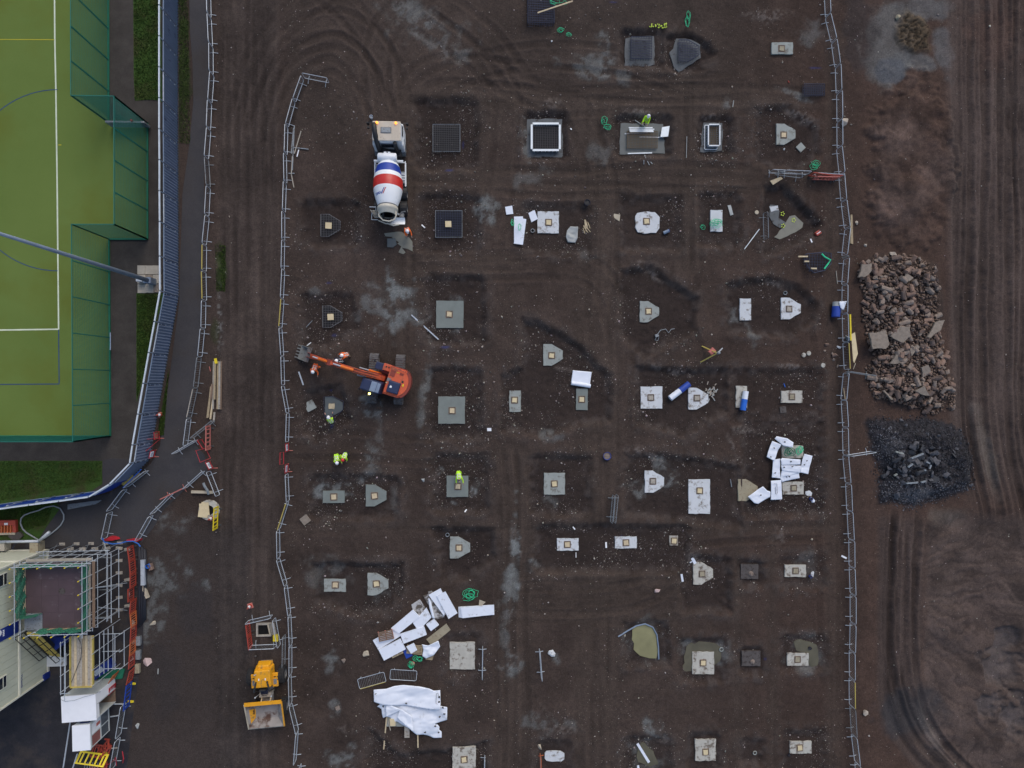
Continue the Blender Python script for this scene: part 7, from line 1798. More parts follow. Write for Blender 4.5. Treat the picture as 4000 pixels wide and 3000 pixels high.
for a, b in (((Bx0 - .03, By0, ZP + .06), (Bx0 - .03, By1, ZP + .06)), ((Bx1 + .03, By0, ZP + .06), (Bx1 + .03, By1, ZP + .06)), ((Bx0, By0 - .03, ZP + .06), (Bx1, By0 - .03, ZP + .06))): mb = MB(); mb.beam(a, b, .07, .16); mb.build('edge_board', 'yellow_paint', L_, True)
def tl(a, b, r=.028, m='galvanised', nm='scaffold_tube'): mb_ = MB(); mb_.tube(a, b, r, 6); return mb_.build(nm, m, L_, True)
for x in (Bx0 - .1, Bx1 + .1):
    for k in range(4): y = By0 + .1 + (By1 - By0 - .2) * k / 3; tl((x, y, 0), (x, y, ZP + (1.1 if x < Bx0 else .3)))
tl((Bx0 - .12, By0 - .1, ZP + 1.0), (Bx0 - .12, By1, ZP + 1.0)); tl((Bx0 - .12, By0 - .1, ZP + .5), (Bx0 - .12, By1, ZP + .5)); 
for dx, z in ((.22, 2.9), (.30, 2.5), (.38, 2.1), (.45, 1.6)): tl((Bx1 + dx, By0 + .5, z), (Bx1 + dx, By1, z))
for dx, z in ((1.25, 1.0), (.95, 1.7)): tl((Bx1 + dx - .3, By0 + .4, z), (Bx1 + dx - .3, By1 - .6, z))
for k in range(3):
    y = By0 + .5 + k * 1.35; tl((Bx1 + 1.15, y, 0), (Bx1 + 1.1, y, 1.9)); tl((Bx1 - .3, y, 1.7), (Bx1 + 1.2, y, 1.7)); mb = MB(); mb.box((Bx1 + 1.15, y, .03), (.22, .7 if k == 2 else .3, .05)); mb.build('sole_board', 'timber_grey', L_, True)
tl((Bx0 - .55, By0 - .35, ZP + .3), (Bx0 + .1, By0 - .35, ZP + .3)); tl((Bx0 - .3, By1 + .2, ZP + .3), (Bx0 - .3, By0 - .9, ZP + .3))
mb = MB(); mb.path([P(x, y, ZP + .1) for x, y in ((300, 2482), (315, 2510), (319, 2540), (315, 2575), (300, 2610), (285, 2650), (278, 2665))], .018, 5); tag(mb.build('cable', 'black_metal'), 'thin dark cable curving over the planked platform', 'cable')
mb = MB(); q = P(405, 2610, 0); mb.box((q.x, q.y, .3), (2.0, .7, .5), R(35)); o = mb.build('storage_bin', 'sign_blue'); tag(o, 'long blue bin lying under the rails by the planked platform', 'bin')
mb = MB(); q = P(385, 2622, .58); mb.box((q.x, q.y, .60), (.8, .4, .03), R(35)); tag(mb.build('tray', 'galvanised'), 'pale grey tray on the blue bin', 'tray')
mb = MB(); q = P(435, 2632, 0); mb.prism([(q.x - 1.0, q.y - .45), (q.x + .9, q.y - .35), (q.x + 1.1, q.y + .4), (q.x - .5, q.y + .35)], .0, .16); tag(mb.build('tarpaulin', 'net_green'), 'dark green tarpaulin behind the big white cabin', 'tarpaulin')
# ------------------------------------------------------------------ two white cabins
def cabin(roofpx, zr, label, name):
    q = [P(x, y, zr) for x, y in roofpx]; cx = sum(p_.x for p_ in q) / 4; cy = sum(p_.y for p_ in q) / 4
    x0, x1 = min(p_.x for p_ in q[::3]), max(p_.x for p_ in q[1:3]); t = thing(name, label, 'cabin', (cx, cy, 0))
    return t, q
t, q = cabin([(238, 2722), (373, 2711), (378, 2813), (242, 2824)], 2.65, 'large white steel cabin with an open end beside the orange panel', 'site_cabin')
pol = [(p_.x, p_.y) for p_ in q]; cx, cy = t.location.x, t.location.y
mb = MB(); mb.prism(pol, 2.58, 2.66); mb.build('roof', 'cabin_white', t, True)
d1 = (q[1] - q[0]); d2 = (q[3] - q[0]); W_, H_ = d1.length, d2.length; u1, u2 = d1.normalized(), d2.normalized(); o0 = Vector((q[0].x, q[0].y, 0))
def wallseg(a, b, z0, z1, nm, m, th=.05, off=.04):
    mb = MB(); mb.beam(Vector((*a.xy, (z0 + z1) / 2)), Vector((*b.xy, (z0 + z1) / 2)), th, z1 - z0); return mb.build(nm, m, t, True)
A0_, B0_, C0_, D0_ = [Vector((p_.x, p_.y, 0)) for p_ in q]
inn = .05
A1_, B1_, C1_, D1_ = A0_ + (u1 + u2) * inn, B0_ + (-u1 + u2) * inn, C0_ - (u1 + u2) * inn, D0_ + (u1 - u2) * inn
wn = wallseg(A1_, B1_, .1, 2.58, 'wall', 'cabin_side'); wallseg(D1_, A1_, .1, 2.58, 'wall', 'cabin_side'); wallseg(D1_, C1_, .1, 2.58, 'wall', 'cabin_side')
for k in range(18):
    c = A1_.lerp(B1_, (k + .5) / 18) - u2 * .035; mb = MB(); mb.beam(Vector((*c.xy, .15)), Vector((*c.xy, 2.5)), .06, .03); mb.build('wall_rib', 'cabin_side', t, True)
    c = D1_.lerp(C1_, (k + .5) / 18) + u2 * .035; mb = MB(); mb.beam(Vector((*c.xy, .15)), Vector((*c.xy, 2.5)), .06, .03); mb.build('wall_rib', 'cabin_side', t, True)
# east end: upper-left closed leaf, open doorway
wallseg(B1_, B1_.lerp(C1_, .42), .1, 2.58, 'door_leaf', 'cabin_white', .06)
wallseg(B1_.lerp(C1_, .42), C1_, 2.25, 2.58, 'lintel', 'cabin_white', .06)
mb = MB(); mb.prism([(p_.x, p_.y) for p_ in (A1_, B1_, C1_, D1_)], .08, .14); mb.build('floor_plate', 'timber_dark', t, True)
mb = MB(); mb.beam(Vector((*B1_.lerp(C1_, .42).xy, .1)), Vector((*B1_.lerp(C1_, .42).xy, 2.5)), .08, .08); mb.build('door_post', 'cabin_side', t, True)
mb = MB(); mb.path([P(x, y, 2.69) for x, y in ((238, 2733), (255, 2740), (290, 2736), (330, 2722), (368, 2712))] + [P(392, 2700, 2.2), P(386, 2715, 2.0), P(380, 2712, 2.3)], .014, 5); tag(mb.build('cable', 'hose_grey'), 'grey cable slung across the roof of the big white cabin', 'cable')
t, q = cabin([(281, 2836), (350, 2830), (354, 2930), (283, 2936)], 2.6, 'small white cabin with glazed east side south of the larger one', 'site_cabin')
A0_, B0_, C0_, D0_ = [Vector((p_.x, p_.y, 0)) for p_ in q]; u1, u2 = (B0_ - A0_).normalized(), (D0_ - A0_).normalized()
mb = MB(); mb.prism([(p_.x, p_.y) for p_ in q], 2.5, 2.6); mb.build('roof', 'cabin_white', t, True)
A1_, B1_, C1_, D1_ = A0_ + (u1 + u2) * inn, B0_ + (-u1 + u2) * inn, C0_ - (u1 + u2) * inn, D0_ + (u1 - u2) * inn
wallseg(A1_, B1_, .1, 2.5, 'wall', 'cabin_side'); wallseg(D1_, A1_, .1, 2.5, 'wall', 'cabin_side'); wallseg(D1_, C1_, .1, 2.5, 'wall', 'cabin_side')
mb = MB(); c = A1_.lerp(B1_, .55) - u2 * .04; mb.beam(c - u1 * .35 + Vector((0, 0, 2.2)), c + u1 * .35 + Vector((0, 0, 2.2)), .02, .16); mb.build('name_plate', 'sign_blue', t, True)
for (f0, f1, z0, z1, m_) in ((.04, .48, .25, 1.2, 'cabin_glass'), (.52, .96, .25, 1.2, 'cabin_glass'), (.04, .48, 1.3, 2.35, 'paper_white'), (.52, .96, 1.3, 2.35, 'cabin_red_in')):
    f_ = wallseg(B1_.lerp(C1_, f0), B1_.lerp(C1_, f1), z0, z1, 'pane', m_, .02)
for f in (.02, .5, .98): mb = MB(); c = B1_.lerp(C1_, f); mb.beam(Vector((*c.xy, .1)), Vector((*c.xy, 2.5)), .06, .08); mb.build('frame', 'cabin_side', t, True)
for z in (.18, 1.25, 2.42): wallseg(B1_, C1_, z - .05, z + .05, 'frame', 'cabin_side', .09)
mb = MB(); c = B1_.lerp(C1_, .25) + u1 * .02; mb.beam(Vector((*c.xy, 1.5)) - u2 * .12, Vector((*c.xy, 1.5)) + u2 * .12, .02, .5); mb.build('poster', 'faded_red', t, True)
# black pipes bundle, grey trough and small things along the red barriers
t = thing('pipe_bundle', 'bundle of long black pipes lying east of the red plastic barriers', 'pipes', P(545, 2300, 0))
for k in range(7):
    x0 = 540 + k * 4.2; mb = MB(); mb.path([G(x0 + 2, 2128 + k * 3, .10 + .09 * (k % 2)), G(x0 + 3 + k * .4, 2230, .1 + .09 * (k % 2)), G(x0 + 2, 2340, .1 + .09 * (k % 2)), G(x0 + (k - 3) * .6, 2450 - k * 5, .1)], .085, 7); mb.build('pipe', 'pipe_black', t, True, smooth=True)
mb = MB(); a, b = G(566, 2182), G(567, 2281); mb.beam(a + Vector((0, 0, .2)), b + Vector((0, 0, .2)), .30, .35); o = mb.build('steel_trough', 'galvanised'); tag(o, 'long pale grey steel trough beside the black pipes', 'trough')
mb = MB(); mb.beam(G(559, 2288, .15), G(578, 2335, .15), .25, .2); tag(mb.build('sawn_block', 'bag_tan'), 'short pinkish timber baulk below the grey trough', 'timber')
mb = MB(); c = G(585, 2208, 0); mb.lathe([(.001, 0), (.15, 0), (.17, .35), (.15, .35), (.14, .1)], 14, c=c); tag(mb.build('bucket', 'blue_bright'), 'bright blue bucket east of the grey trough', 'bucket')
mb = MB(); c = G(592, 2212, 0); mb.box((c.x, c.y, .12), (.3, .5, .24), .3); tag(mb.build('concrete_lump', 'pump_core'), 'reddish lump beside the bright blue bucket', 'lump')
def blobthing(px, py, s, m, name, label, cat, flat=.4):
    me = lump_mesh(flat=flat); me.materials.append(MATS[m]); o = bpy.data.objects.new(name, me); COL.objects.link(o); c = G(px, py); o.location = (c.x, c.y, c.z + s * flat * .5); o.scale = (s, s * random.uniform(.6, 1), s); o.rotation_euler = (0, 0, random.uniform(0, 6)); return tag(o, label, cat)
blobthing(579, 2583, .42, 'pink_lump', 'rag_bundle', 'pinkish white crumpled bundle on the dark haul road edge', 'bundle', .5)
blobthing(600, 2438, .35, 'bag_tan', 'sand_spill', 'small tan sand spill east of the black pipes', 'sand', .15)
for i, (x, y, sy) in enumerate(((545, 2500, 34), (544, 2555, 34), (541, 2608, 34))):
    c = G(x, y); mb = MB(); mb.box((c.x, c.y, .12), (.34, sy / 48, .22)); tag(mb.build('concrete_block', 'galvanised_dull' if i < 2 else 'concrete_tan'), ('northern', 'middle', 'southern')[i] + ' of three low ballast blocks behind the plastic barriers', 'ballast block', 'ballast blocks behind the plastic barriers')
blobthing(538, 2835, .3, 'bag_grey', 'rag_bundle', 'small grey-blue rag near the lower barriers', 'rag', .4)
for a, b, lab in (((274, 2822), (247, 2998), 'long pale pole slanting down from the big cabin corner'), ((302, 2945), (283, 3005), 'shorter pale pole beside the yellow barrier')): mb = MB(); mb.tube(P(*a, 1.2), P(*b, 1.2), .05, 6); tag(mb.build('pole', 'galvanised'), lab, 'pole')
t = thing('tube_rack', 'rack of thin grey tubes standing below the yellow barrier', 'tubes', P(350, 2990, 0))
for k in range(6): mb = MB(); mb.tube(P(333 + k * 10, 2978, .5), P(328 + k * 10, 3015, .5), .03, 5); mb.build('tube', 'galvanised_dull', t, True)
for a, b, lab in (((445, 2750), (495, 2750), 'grey pole from the cabin base to the blue barrier'), ((430, 2800), (462, 2795), 'short grey pole from the glazed cabin'), ((425, 2924), (460, 2921), 'timber stick by the bottom of the glazed cabin')): mb = MB(); mb.tube(P(*a, .15), P(*b, .15), .05, 6); tag(mb.build('pole', 'galvanised' if 'grey' in lab else 'timber_grey'), lab, 'pole')
mb = MB(); mb.path([P(x, y, z) for x, y, z in ((405, 2995, .4), (425, 2985, .5), (445, 2970, .8), (452, 2958, 1.0), (455, 2990, .6))], .035, 5); tag(mb.build('gate_bar', 'red_paint'), 'thin red tube hoop at the bottom edge beside the barriers', 'gate')
mb = MB(); mb.path([P(x, y, z) for x, y, z in ((478, 2935, 1.0), (483, 2965, 1.0), (480, 2980, .5), (482, 2960, .1))], .035, 5); tag(mb.build('gate_bar', 'red_paint'), 'second thin red hoop right of the first at the bottom edge', 'gate')
# ------------------------------------------------------------------ white boards, sheets, rolls
def flat_quad(name, q, z, th, m, label, cat, group=None, tilt=0.0):
    """a board whose four photographed corners are q, upper face at height z above the ground"""
    zg_ = G(sum(p[0] for p in q) / 4, sum(p[1] for p in q) / 4).z; zz = zg_ + z
    pts = [P(x, y, zz) for x, y in q]; mb = MB(); mb.prism([(p.x, p.y) for p in pts], zz - th, zz)
    c = pts[0]; ta, tb_ = random.uniform(-tilt, tilt), random.uniform(-tilt, tilt)
    mb.v = [(x - c.x, y - c.y, z_ - zz + (x - c.x) * ta + (y - c.y) * tb_) for x, y, z_ in mb.v]
    o = mb.build(name, m); o.location = c; tag(o, label, cat, group); return o
gb = 'white insulation boards stacked loose'
def zq(px0, py0, k, ox, oy): return [(ox + x / k, oy + y / k) for x, y in zip(px0, py0)]
def Q(*xy): return [(1440 + xy[i] / 4.254, 2280 + xy[i + 1] / 4.254) for i in range(0, 8, 2)]
boards = [
 (Q(905, 200, 1010, 170, 1260, 560, 1130, 590), .10, .08, 'dirty_board', 'long muddy board at the back of the heap, left of the two brightest'),
 (Q(985, 135, 1050, 120, 1285, 510, 1100, 580), .16, .06, 'dirty_board', 'narrow muddy board showing between the heap boards'),
 (Q(995, 190, 1195, 80, 1300, 300, 1255, 540), .34, .08, 'white_board', 'white board second from the top right of the heap'),
 (Q(1130, 205, 1275, 132, 1475, 490, 1328, 585), .46, .09, 'white_board', 'brightest white board, top right of the heap'),
 (Q(710, 350, 850, 262, 1045, 560, 830, 790), .12, .08, 'dirty_board', 'muddy board with scraps of film in the middle of the heap'),
 (Q(735, 655, 960, 400, 1045, 560, 830, 790), .24, .08, 'white_board', 'grey-smeared board lying over the muddy middle one'),
 (Q(370, 745, 735, 435, 850, 550, 505, 830), .36, .12, 'white_board', 'long white board pointing up right beside the red pallet'),
 (Q(70, 945, 430, 745, 545, 860, 160, 1100), .26, .12, 'white_board', 'long white board under the red pallet'),
 (Q(522, 840, 920, 715, 965, 850, 580, 1000), .34, .14, 'white_board', 'white board in the centre front of the heap'),
 (Q(165, 1105, 525, 920, 615, 1090, 255, 1280), .40, .16, 'white_board', 'lowest long white board at the front of the heap'),
 (Q(625, 1050, 750, 990, 805, 1105, 705, 1165), .42, .10, 'white_board', 'small square white board lying on the pale pallet'),
 (Q(955, 680, 1085, 590, 1165, 690, 1035, 790), .30, .20, 'white_board', 'small white box shaped block right of the heap centre'),
 (Q(960, 925, 1290, 665, 1360, 770, 1040, 1030), .12, .08, 'concrete_tan', 'long dirty grey plank lying apart right of the heap'),
]
for q, z, th, m, lab in boards: flat_quad('insulation_board', q, z, th, m, lab, 'board', gb, .01)
for i, (d, z) in enumerate(((0, .10), (1, .18), (2, .26), (3, .34))):
    flat_quad('insulation_board', [(1790 + d * 4 - (4 if d == 3 else 0), 2371 + d), (1930, 2363), (1931 - d * 2, 2402 - (d > 1)), (1792 + d * 5, 2412 + d)], z, .075, 'white_board', '%s board of the flat white stack beside the green strap pile' % ('bottom', 'second lowest', 'second highest', 'topmost')[i], 'board', 'white boards in the flat stack')
flat_quad('film_scrap', [(1873, 2343), (1897, 2352), (1882, 2366), (1870, 2366)], .30, .03, 'bag_tan', 'tan paper scrap sticking out of the flat white stack', 'scrap')
def pallet(q, z, m, label, n=7):
    zg_ = G(*q[0]).z + z; a, b, c, d = [P(x, y, zg_) for x, y in q]; t = thing('pallet', label, 'pallet', (a.x, a.y, zg_ - .14))
    for k in range(n):
        f = (k + .5) / n; s_, e = a.lerp(d, f), b.lerp(c, f); mb = MB(); mb.beam(s_, e, (d - a).length / n - .03, .02); mb.build('plank', m, t, True)
    for f in (.04, .5, .96): s_, e = a.lerp(b, f) - Vector((0, 0, .06)), d.lerp(c, f) - Vector((0, 0, .06)); mb = MB(); mb.beam(s_, e, .09, .09); mb.build('bearer', 'faded_red' if 'red' in label else m, t, True)
    return t
pallet(Q(150, 810, 390, 755, 425, 915, 175, 970), .56, 'timber_dark', 'dark pallet with red blocks lying on the white boards', 6)
pallet(Q(640, 1020, 900, 1020, 890, 1190, 625, 1160), .22, 'timber', 'pale timber pallet under the small square board', 7)
pallet(Q(385, 1215, 560, 1130, 575, 1155, 400, 1240), .20, 'timber_pale', 'yellowish pallet edge showing below the lowest white board', 2)
flat_quad('blue_pallet', Q(575, 1130, 620, 1090, 735, 1195, 625, 1250), .16, .10, 'blue_plastic', 'blue pallet corner with yellow edge in front of the board heap', 'pallet')
flat_quad('timber_offcut', Q(950, 1240, 1085, 1180, 1058, 1272, 945, 1262), .08, .05, 'timber', 'small timber offcut below the crumpled film', 'offcut')
def cloth(name, outline_px, z, m, label, cat, cell=.06, amp=.05, parent=None, seed=1, folds=(3.0, .6), world_label=None, group=None):
    """crumpled sheet filling a photographed outline"""
    zg_ = max(G(x, y).z for x, y in outline_px) + z
    pol = [(P(x, y, zg_).x, P(x, y, zg_).y) for x, y in outline_px]
    x0, x1 = min(p[0] for p in pol), max(p[0] for p in pol); y0, y1 = min(p[1] for p in pol), max(p[1] for p in pol)
    nx_, ny_ = int((x1 - x0) / cell) + 2, int((y1 - y0) / cell) + 2; ids = {}; vs = []; fs = []
    def inside(x, y):
        return in_poly(x, y, pol)
    def vid(i, j):
        if (i, j) not in ids:
            x, y = x0 + i * cell, y0 + j * cell
            h = amp * (float(fbm(np.array(x * folds[1] + y * .4), np.array(y - x * .3), folds[0] * .4, 3, seed)) * 2 - .6)
            ids[(i, j)] = len(vs); vs.append((x, y, zg_ + h))
        return ids[(i, j)]
    for i in range(nx_):
        for j in range(ny_):
            if inside(x0 + (i + .5) * cell, y0 + (j + .5) * cell): fs.append((vid(i, j), vid(i + 1, j), vid(i + 1, j + 1), vid(i, j + 1)))
    mb = MB(); mb.add(vs, fs)
    # snap the stair-stepped border onto the true outline
    cnt = {}
    for f in fs:
        for k in range(4):
            e = tuple(sorted((f[k], f[(k + 1) % 4]))); cnt[e] = cnt.get(e, 0) + 1
    bd = {v for e, c in cnt.items() if c == 1 for v in e}; n = len(pol)
    for v in bd:
        x, y, z_ = mb.v[v]; best = None
        for i in range(n):
            a, b = pol[i], pol[(i + 1) % n]; ex, ey = b[0] - a[0], b[1] - a[1]; t_ = max(0, min(1, ((x - a[0]) * ex + (y - a[1]) * ey) / (ex * ex + ey * ey + 1e-9)))
            qx, qy = a[0] + ex * t_, a[1] + ey * t_; dd_ = (qx - x) ** 2 + (qy - y) ** 2
            if best is None or dd_ < best[0]: best = (dd_, qx, qy)
        if best[0] < (cell * 1.3) ** 2: mb.v[v] = (best[1], best[2], z_ - .02)
    o = mb.build(name, m, parent, parent is not None, smooth=True)
    md = o.modifiers.new('thickness', 'SOLIDIFY'); md.thickness = .012
    return tag(o, label, cat, group) if parent is None else o
cloth('film_heap', Q(885, 1000, 990, 1020, 1160, 935, 1190, 1040)[:1] + Q(990, 1020, 1160, 935, 1190, 1040, 1085, 1180) + Q(950, 1240, 890, 1200, 910, 1090, 885, 1000), .30, 'white_sheet', 'crumpled white film at the right front of the board heap', 'plastic film', .05, .28, seed=4)
cloth('film_strip', Q(1000, 230, 1035, 300, 1100, 575, 1060, 575) + Q(1010, 400, 990, 260, 995, 240, 1000, 230), .36, 'white_sheet', 'narrow white strip of film between the muddy boards', 'plastic film', .05, .05, seed=5)
# the big tarpaulin: upper sheet, lower sheet and a turned-back flap
def Z4(*xy): return [(1430 + xy[i] / 5.351, 2640 + xy[i + 1] / 5.351) for i in range(0, len(xy), 2)]
TP = thing('tarpaulin', 'huge crumpled white tarpaulin weighed down with dark stones', 'tarpaulin', G(1600, 2740))
z0 = G(1600, 2740).z
cloth('lower_sheet', Z4(350, 890, 330, 800, 325, 690, 230, 640, 300, 580, 800, 500, 1550, 600, 1700, 628, 1695, 900, 1420, 1000, 1500, 1010, 1540, 1060, 1525, 1110, 1580, 1170, 1580, 1285, 1400, 1300, 1190, 1225, 1060, 1220, 900, 1090, 640, 950, 560, 970, 500, 870, 420, 860), .16, 'white_sheet', '', '', .07, .24, TP, 7, (2.6, .5))
cloth('upper_sheet', Z4(160, 280, 420, 255, 600, 200, 780, 180, 1100, 205, 1300, 250, 1420, 310, 1550, 300, 1560, 560, 1545, 700, 1380, 690, 900, 620, 400, 590, 300, 575, 170, 530), .40, 'white_sheet', '', '', .07, .22, TP, 8, (2.2, .35))
cloth('turned_flap', Z4(415, 600, 520, 600, 720, 690, 940, 820, 970, 960, 1000, 1170, 820, 1020, 640, 880, 700, 730, 560, 800, 420, 860, 410, 720), .50, 'white_sheet', '', '', .06, .16, TP, 9, (3.0, .8))
for i, (x, y) in enumerate(((205, 385), (360, 640), (835, 580), (1533, 445), (1525, 545), (1503, 672), (1608, 665), (1640, 795), (1545, 860), (1445, 1050), (1232, 1178), (1520, 1180))):
    px, py = Z4(x, y)[0]; c = P(px, py, z0 + .58); me = lump_mesh(flat=.5); me.materials.append(MATS['stone_dark']); o = bpy.data.objects.new('weight_stone', me); COL.objects.link(o); o.location = c; o.scale = (.11, .10, .12)
    tag(o, 'small dark stone on the huge white tarpaulin, ' + ('near its top left corner', 'by the left fold', 'in the middle', 'top right inside the bent bar', 'right edge below the bent bar', 'where the sheets overlap at the right', 'upper of the right tip', 'middle of the right tip', 'largest at the right', 'on the lower right tongue', 'on the bottom edge', 'at the bottom right corner')[i], 'stone', 'dark stones on the tarpaulin')
mb = MB(); mb.path([P(*Z4(x, y)[0], z0 + .62) for x, y in ((1510, 430), (1512, 380), (1490, 358), (1468, 375), (1462, 580), (1500, 592))], .015, 4); tag(mb.build('bent_bar', 'rebar_steel'), 'thin bent bar lying on the right edge of the tarpaulin', 'steel bar')
for a, b, w_, lab in (((430, 870), (368, 1535), .10, 'long yellow timber batten sticking out left below the tarpaulin'), ((1080, 1225), (1085, 1500), .10, 'shorter yellow timber batten below the tarpaulin'), ((855, 1020), (855, 1290), .42, 'wide grey plank poking out under the tarpaulin'), ((450, 900), (510, 1140), .06, 'thin grey stick under the left end of the tarpaulin')):
    p, q = G(*Z4(*a)[0], .20), G(*Z4(*b)[0], .12); mb = MB(); mb.beam(p, q, w_, .06); tag(mb.build('batten', 'timber_pale' if 'yellow' in lab else 'timber_grey'), lab, 'timber')
flat_quad('plywood_offcut', [(1522, 2808), (1545, 2808), (1545, 2836), (1524, 2836)], .25, .03, 'plywood', 'yellow plywood offcut half under the tarpaulin', 'plywood')
# folded sheet pieces east
def Z5(*xy): return [(2960 + xy[i] / 4.738, 1650 + xy[i + 1] / 4.738) for i in range(0, len(xy), 2)]
mem = [((310, 300, 345, 255, 545, 295, 660, 370, 640, 465, 470, 435), .42, 'topmost curled white sheet at the north of the sheet cluster'),
 ((265, 340, 435, 410, 360, 560, 300, 715, 160, 640, 180, 560), .32, 'white folded sheet at the upper left of the cluster with two dark marks'),
 ((285, 690, 415, 670, 415, 1035, 255, 1020, 275, 830), .30, 'upright white folded sheet at the left with one dark mark'),
 ((420, 680, 450, 660, 785, 685, 780, 780, 440, 790), .40, 'upper of the white sheets laid crosswise in the cluster'),
 ((430, 800, 460, 780, 800, 800, 790, 930, 450, 900), .34, 'second white sheet laid crosswise in the cluster'),
 ((440, 900, 560, 850, 790, 830, 790, 930, 420, 1030), .30, 'third white sheet laid crosswise in the cluster'),
 ((410, 1030, 560, 950, 760, 930, 775, 1030, 450, 1105), .26, 'lowest white sheet laid crosswise in the cluster'),
 ((860, 580, 1015, 620, 935, 960, 780, 925, 820, 700), .30, 'white folded sheet at the right with two dark marks'),
 ((245, 1080, 435, 1065, 450, 1425, 240, 1435), .30, 'white folded sheet with a hooked bar on it, bottom of the cluster')]
for k, (xy, z, lab) in enumerate(mem): cloth('folded_sheet', Z5(*xy), z, 'white_sheet', lab, 'white sheet', .05, .10, seed=20 + k, group='folded white sheets round the netted pad')
cloth('folded_sheet', [(2918, 1939), (2978, 1899), (2995, 1915), (3008, 1920), (3008, 1940), (2960, 1968), (2945, 1965)], .28, 'white_sheet', 'white folded sheet lying over the tan five-sided pad', 'white sheet', .05, .14, seed=31, group='folded white sheets round the netted pad')
for i, (x, y) in enumerate(((505, 360), (305, 475), (245, 635), (320, 935), (615, 725), (490, 830), (640, 815), (535, 1010), (585, 1003), (912, 712), (865, 785), (55, 1345))):
    px, py = Z5(x, y)[0]; c = G(px, py, .50); me = lumps[4] if False else lump_mesh(flat=.4); me.materials.append(MATS['stone_dark']); o = bpy.data.objects.new('weight_stone', me); COL.objects.link(o); o.location = c; o.scale = (.10, .07, .10)
    tag(o, 'small dark stone on ' + ('the northernmost folded sheet', 'the top of the upper left folded sheet', 'the bottom of the upper left folded sheet', 'the upright left folded sheet', 'the first crosswise sheet', 'the left of the second crosswise sheet', 'the right of the second crosswise sheet', 'the left of the lowest crosswise sheet', 'the right of the lowest crosswise sheet', 'the top of the right folded sheet', 'the middle of the right folded sheet', 'the sheet over the tan pad')[i], 'stone', 'dark stones on the folded sheets')
mb = MB(); mb.path([G(*Z5(x, y)[0], .42) for x, y in ((300, 1135), (355, 1135), (362, 1310), (345, 1330), (330, 1320), (325, 1190))], .015, 4); tag(mb.build('bent_bar', 'rebar_steel'), 'hooked thin bar on the lowest folded white sheet', 'steel bar')
# straps and nets
def strap(px, py, r, n, label, h=.12, ell=(1, 1), m='strap_green', dz=.1, w_=.018):
    r *= 1.35; n = max(2, int(n * .8))
    t = thing('strap_heap', label, 'green strap', G(px, py, dz)); base = t.location.z
    for k in range(n):
        a0_ = random.uniform(0, 6); pts = []
        cx, cy = random.uniform(-.4, .4) * r * ell[0], random.uniform(-.4, .4) * r * ell[1]; rr = r * random.uniform(.4, .8)
        for j in range(12):
            a = a0_ + j * .55; pts.append((cx + rr * ell[0] * math.cos(a) * random.uniform(.7, 1.1), cy + rr * ell[1] * math.sin(a) * random.uniform(.7, 1.1), random.uniform(0, h)))
        mb = MB(); mb.path(pts, w_, 4); mb.build('strap', m, t)
    return t
strap(2685, 72, .38, 5, 'thin green strap tangle right of the spacer blocks', ell=(.7, 1.7))
strap(2190, 118, .3, 4, 'green strap heap below the cage at the top edge', ell=(1, .8)); strap(2218, 135, .3, 3, 'tail of green strap right of the strap heap at the top', ell=(1.2, .6))
strap(2165, 5, .5, 4, 'green straps over the tall dark cage at the top edge', ell=(1.5, .6), dz=.75)
strap(2358, 470, .3, 4, 'green strap curl left of the standing yellow worker', ell=(.8, 1)); strap(2376, 498, .28, 4, 'green strap knot below the curl left of the yellow worker', ell=(1.2, .7))
strap(3187, 645, .36, 7, 'green strap tangle just above the cross fence', ell=(1.1, .8))
strap(1838, 2325, .45, 9, 'big green netting tangle above the flat white stack', ell=(1.1, .9), h=.25)
strap(1632, 2572, .3, 6, 'green strap coil under the pallet and blue corner', ell=(1.3, .7)); strap(1606, 2601, .28, 5, 'green strap coil lying on the flat barrier', ell=(.7, 1))
strap(2799, 872, .42, 9, 'green straps heaped on the upright white pad', ell=(1.3, .7), dz=.35); strap(2741, 885, .2, 3, 'small green strap scrap left of the strapped white pad')
strap(2000, 872, .16, 4, 'green strap knot at the left edge of the folded white sheets', ell=(.8, 1.4), dz=.3); strap(2028, 892, .2, 2, 'thin green strap loop on the folded white sheets', ell=(.6, 1.4), dz=.42)
strap(3082, 1768, .4, 6, 'green netting strewn on the left of the cream pad', ell=(1, .9), m='net_green', dz=.32, w_=.03); strap(3122, 1762, .35, 6, 'green netting strewn on the right of the cream pad', ell=(.8, 1.1), m='strap_green', dz=.32, w_=.025)
mb = MB(); mb.path([G(x, y, .6) for x, y in ((3210, 992), (3222, 1004), (3244, 1016), (3235, 1030), (3220, 1050))], .07, 5); tag(mb.build('lifting_strap', 'strap_green'), 'green lifting strap hooked over the rounded dark cage', 'green strap')
for (a, b, lab) in (((3118, 1002), (3155, 1002), 'upper'), ((3142, 1021), (3160, 1021), 'middle'), ((3168, 1048), (3190, 1049), 'lower')): mb = MB(); mb.beam(G(*a, .6), G(*b, .6), .12, .08); tag(mb.build('batten', 'timber_pale'), lab + ' of three timber battens through the rounded cage', 'timber')
mb = MB(); mb.beam(G(2100, 50, .85), G(2237, 4, .85), .10, .05); tag(mb.build('batten', 'timber_pale'), 'long pale batten laid across the cage at the top edge', 'timber')
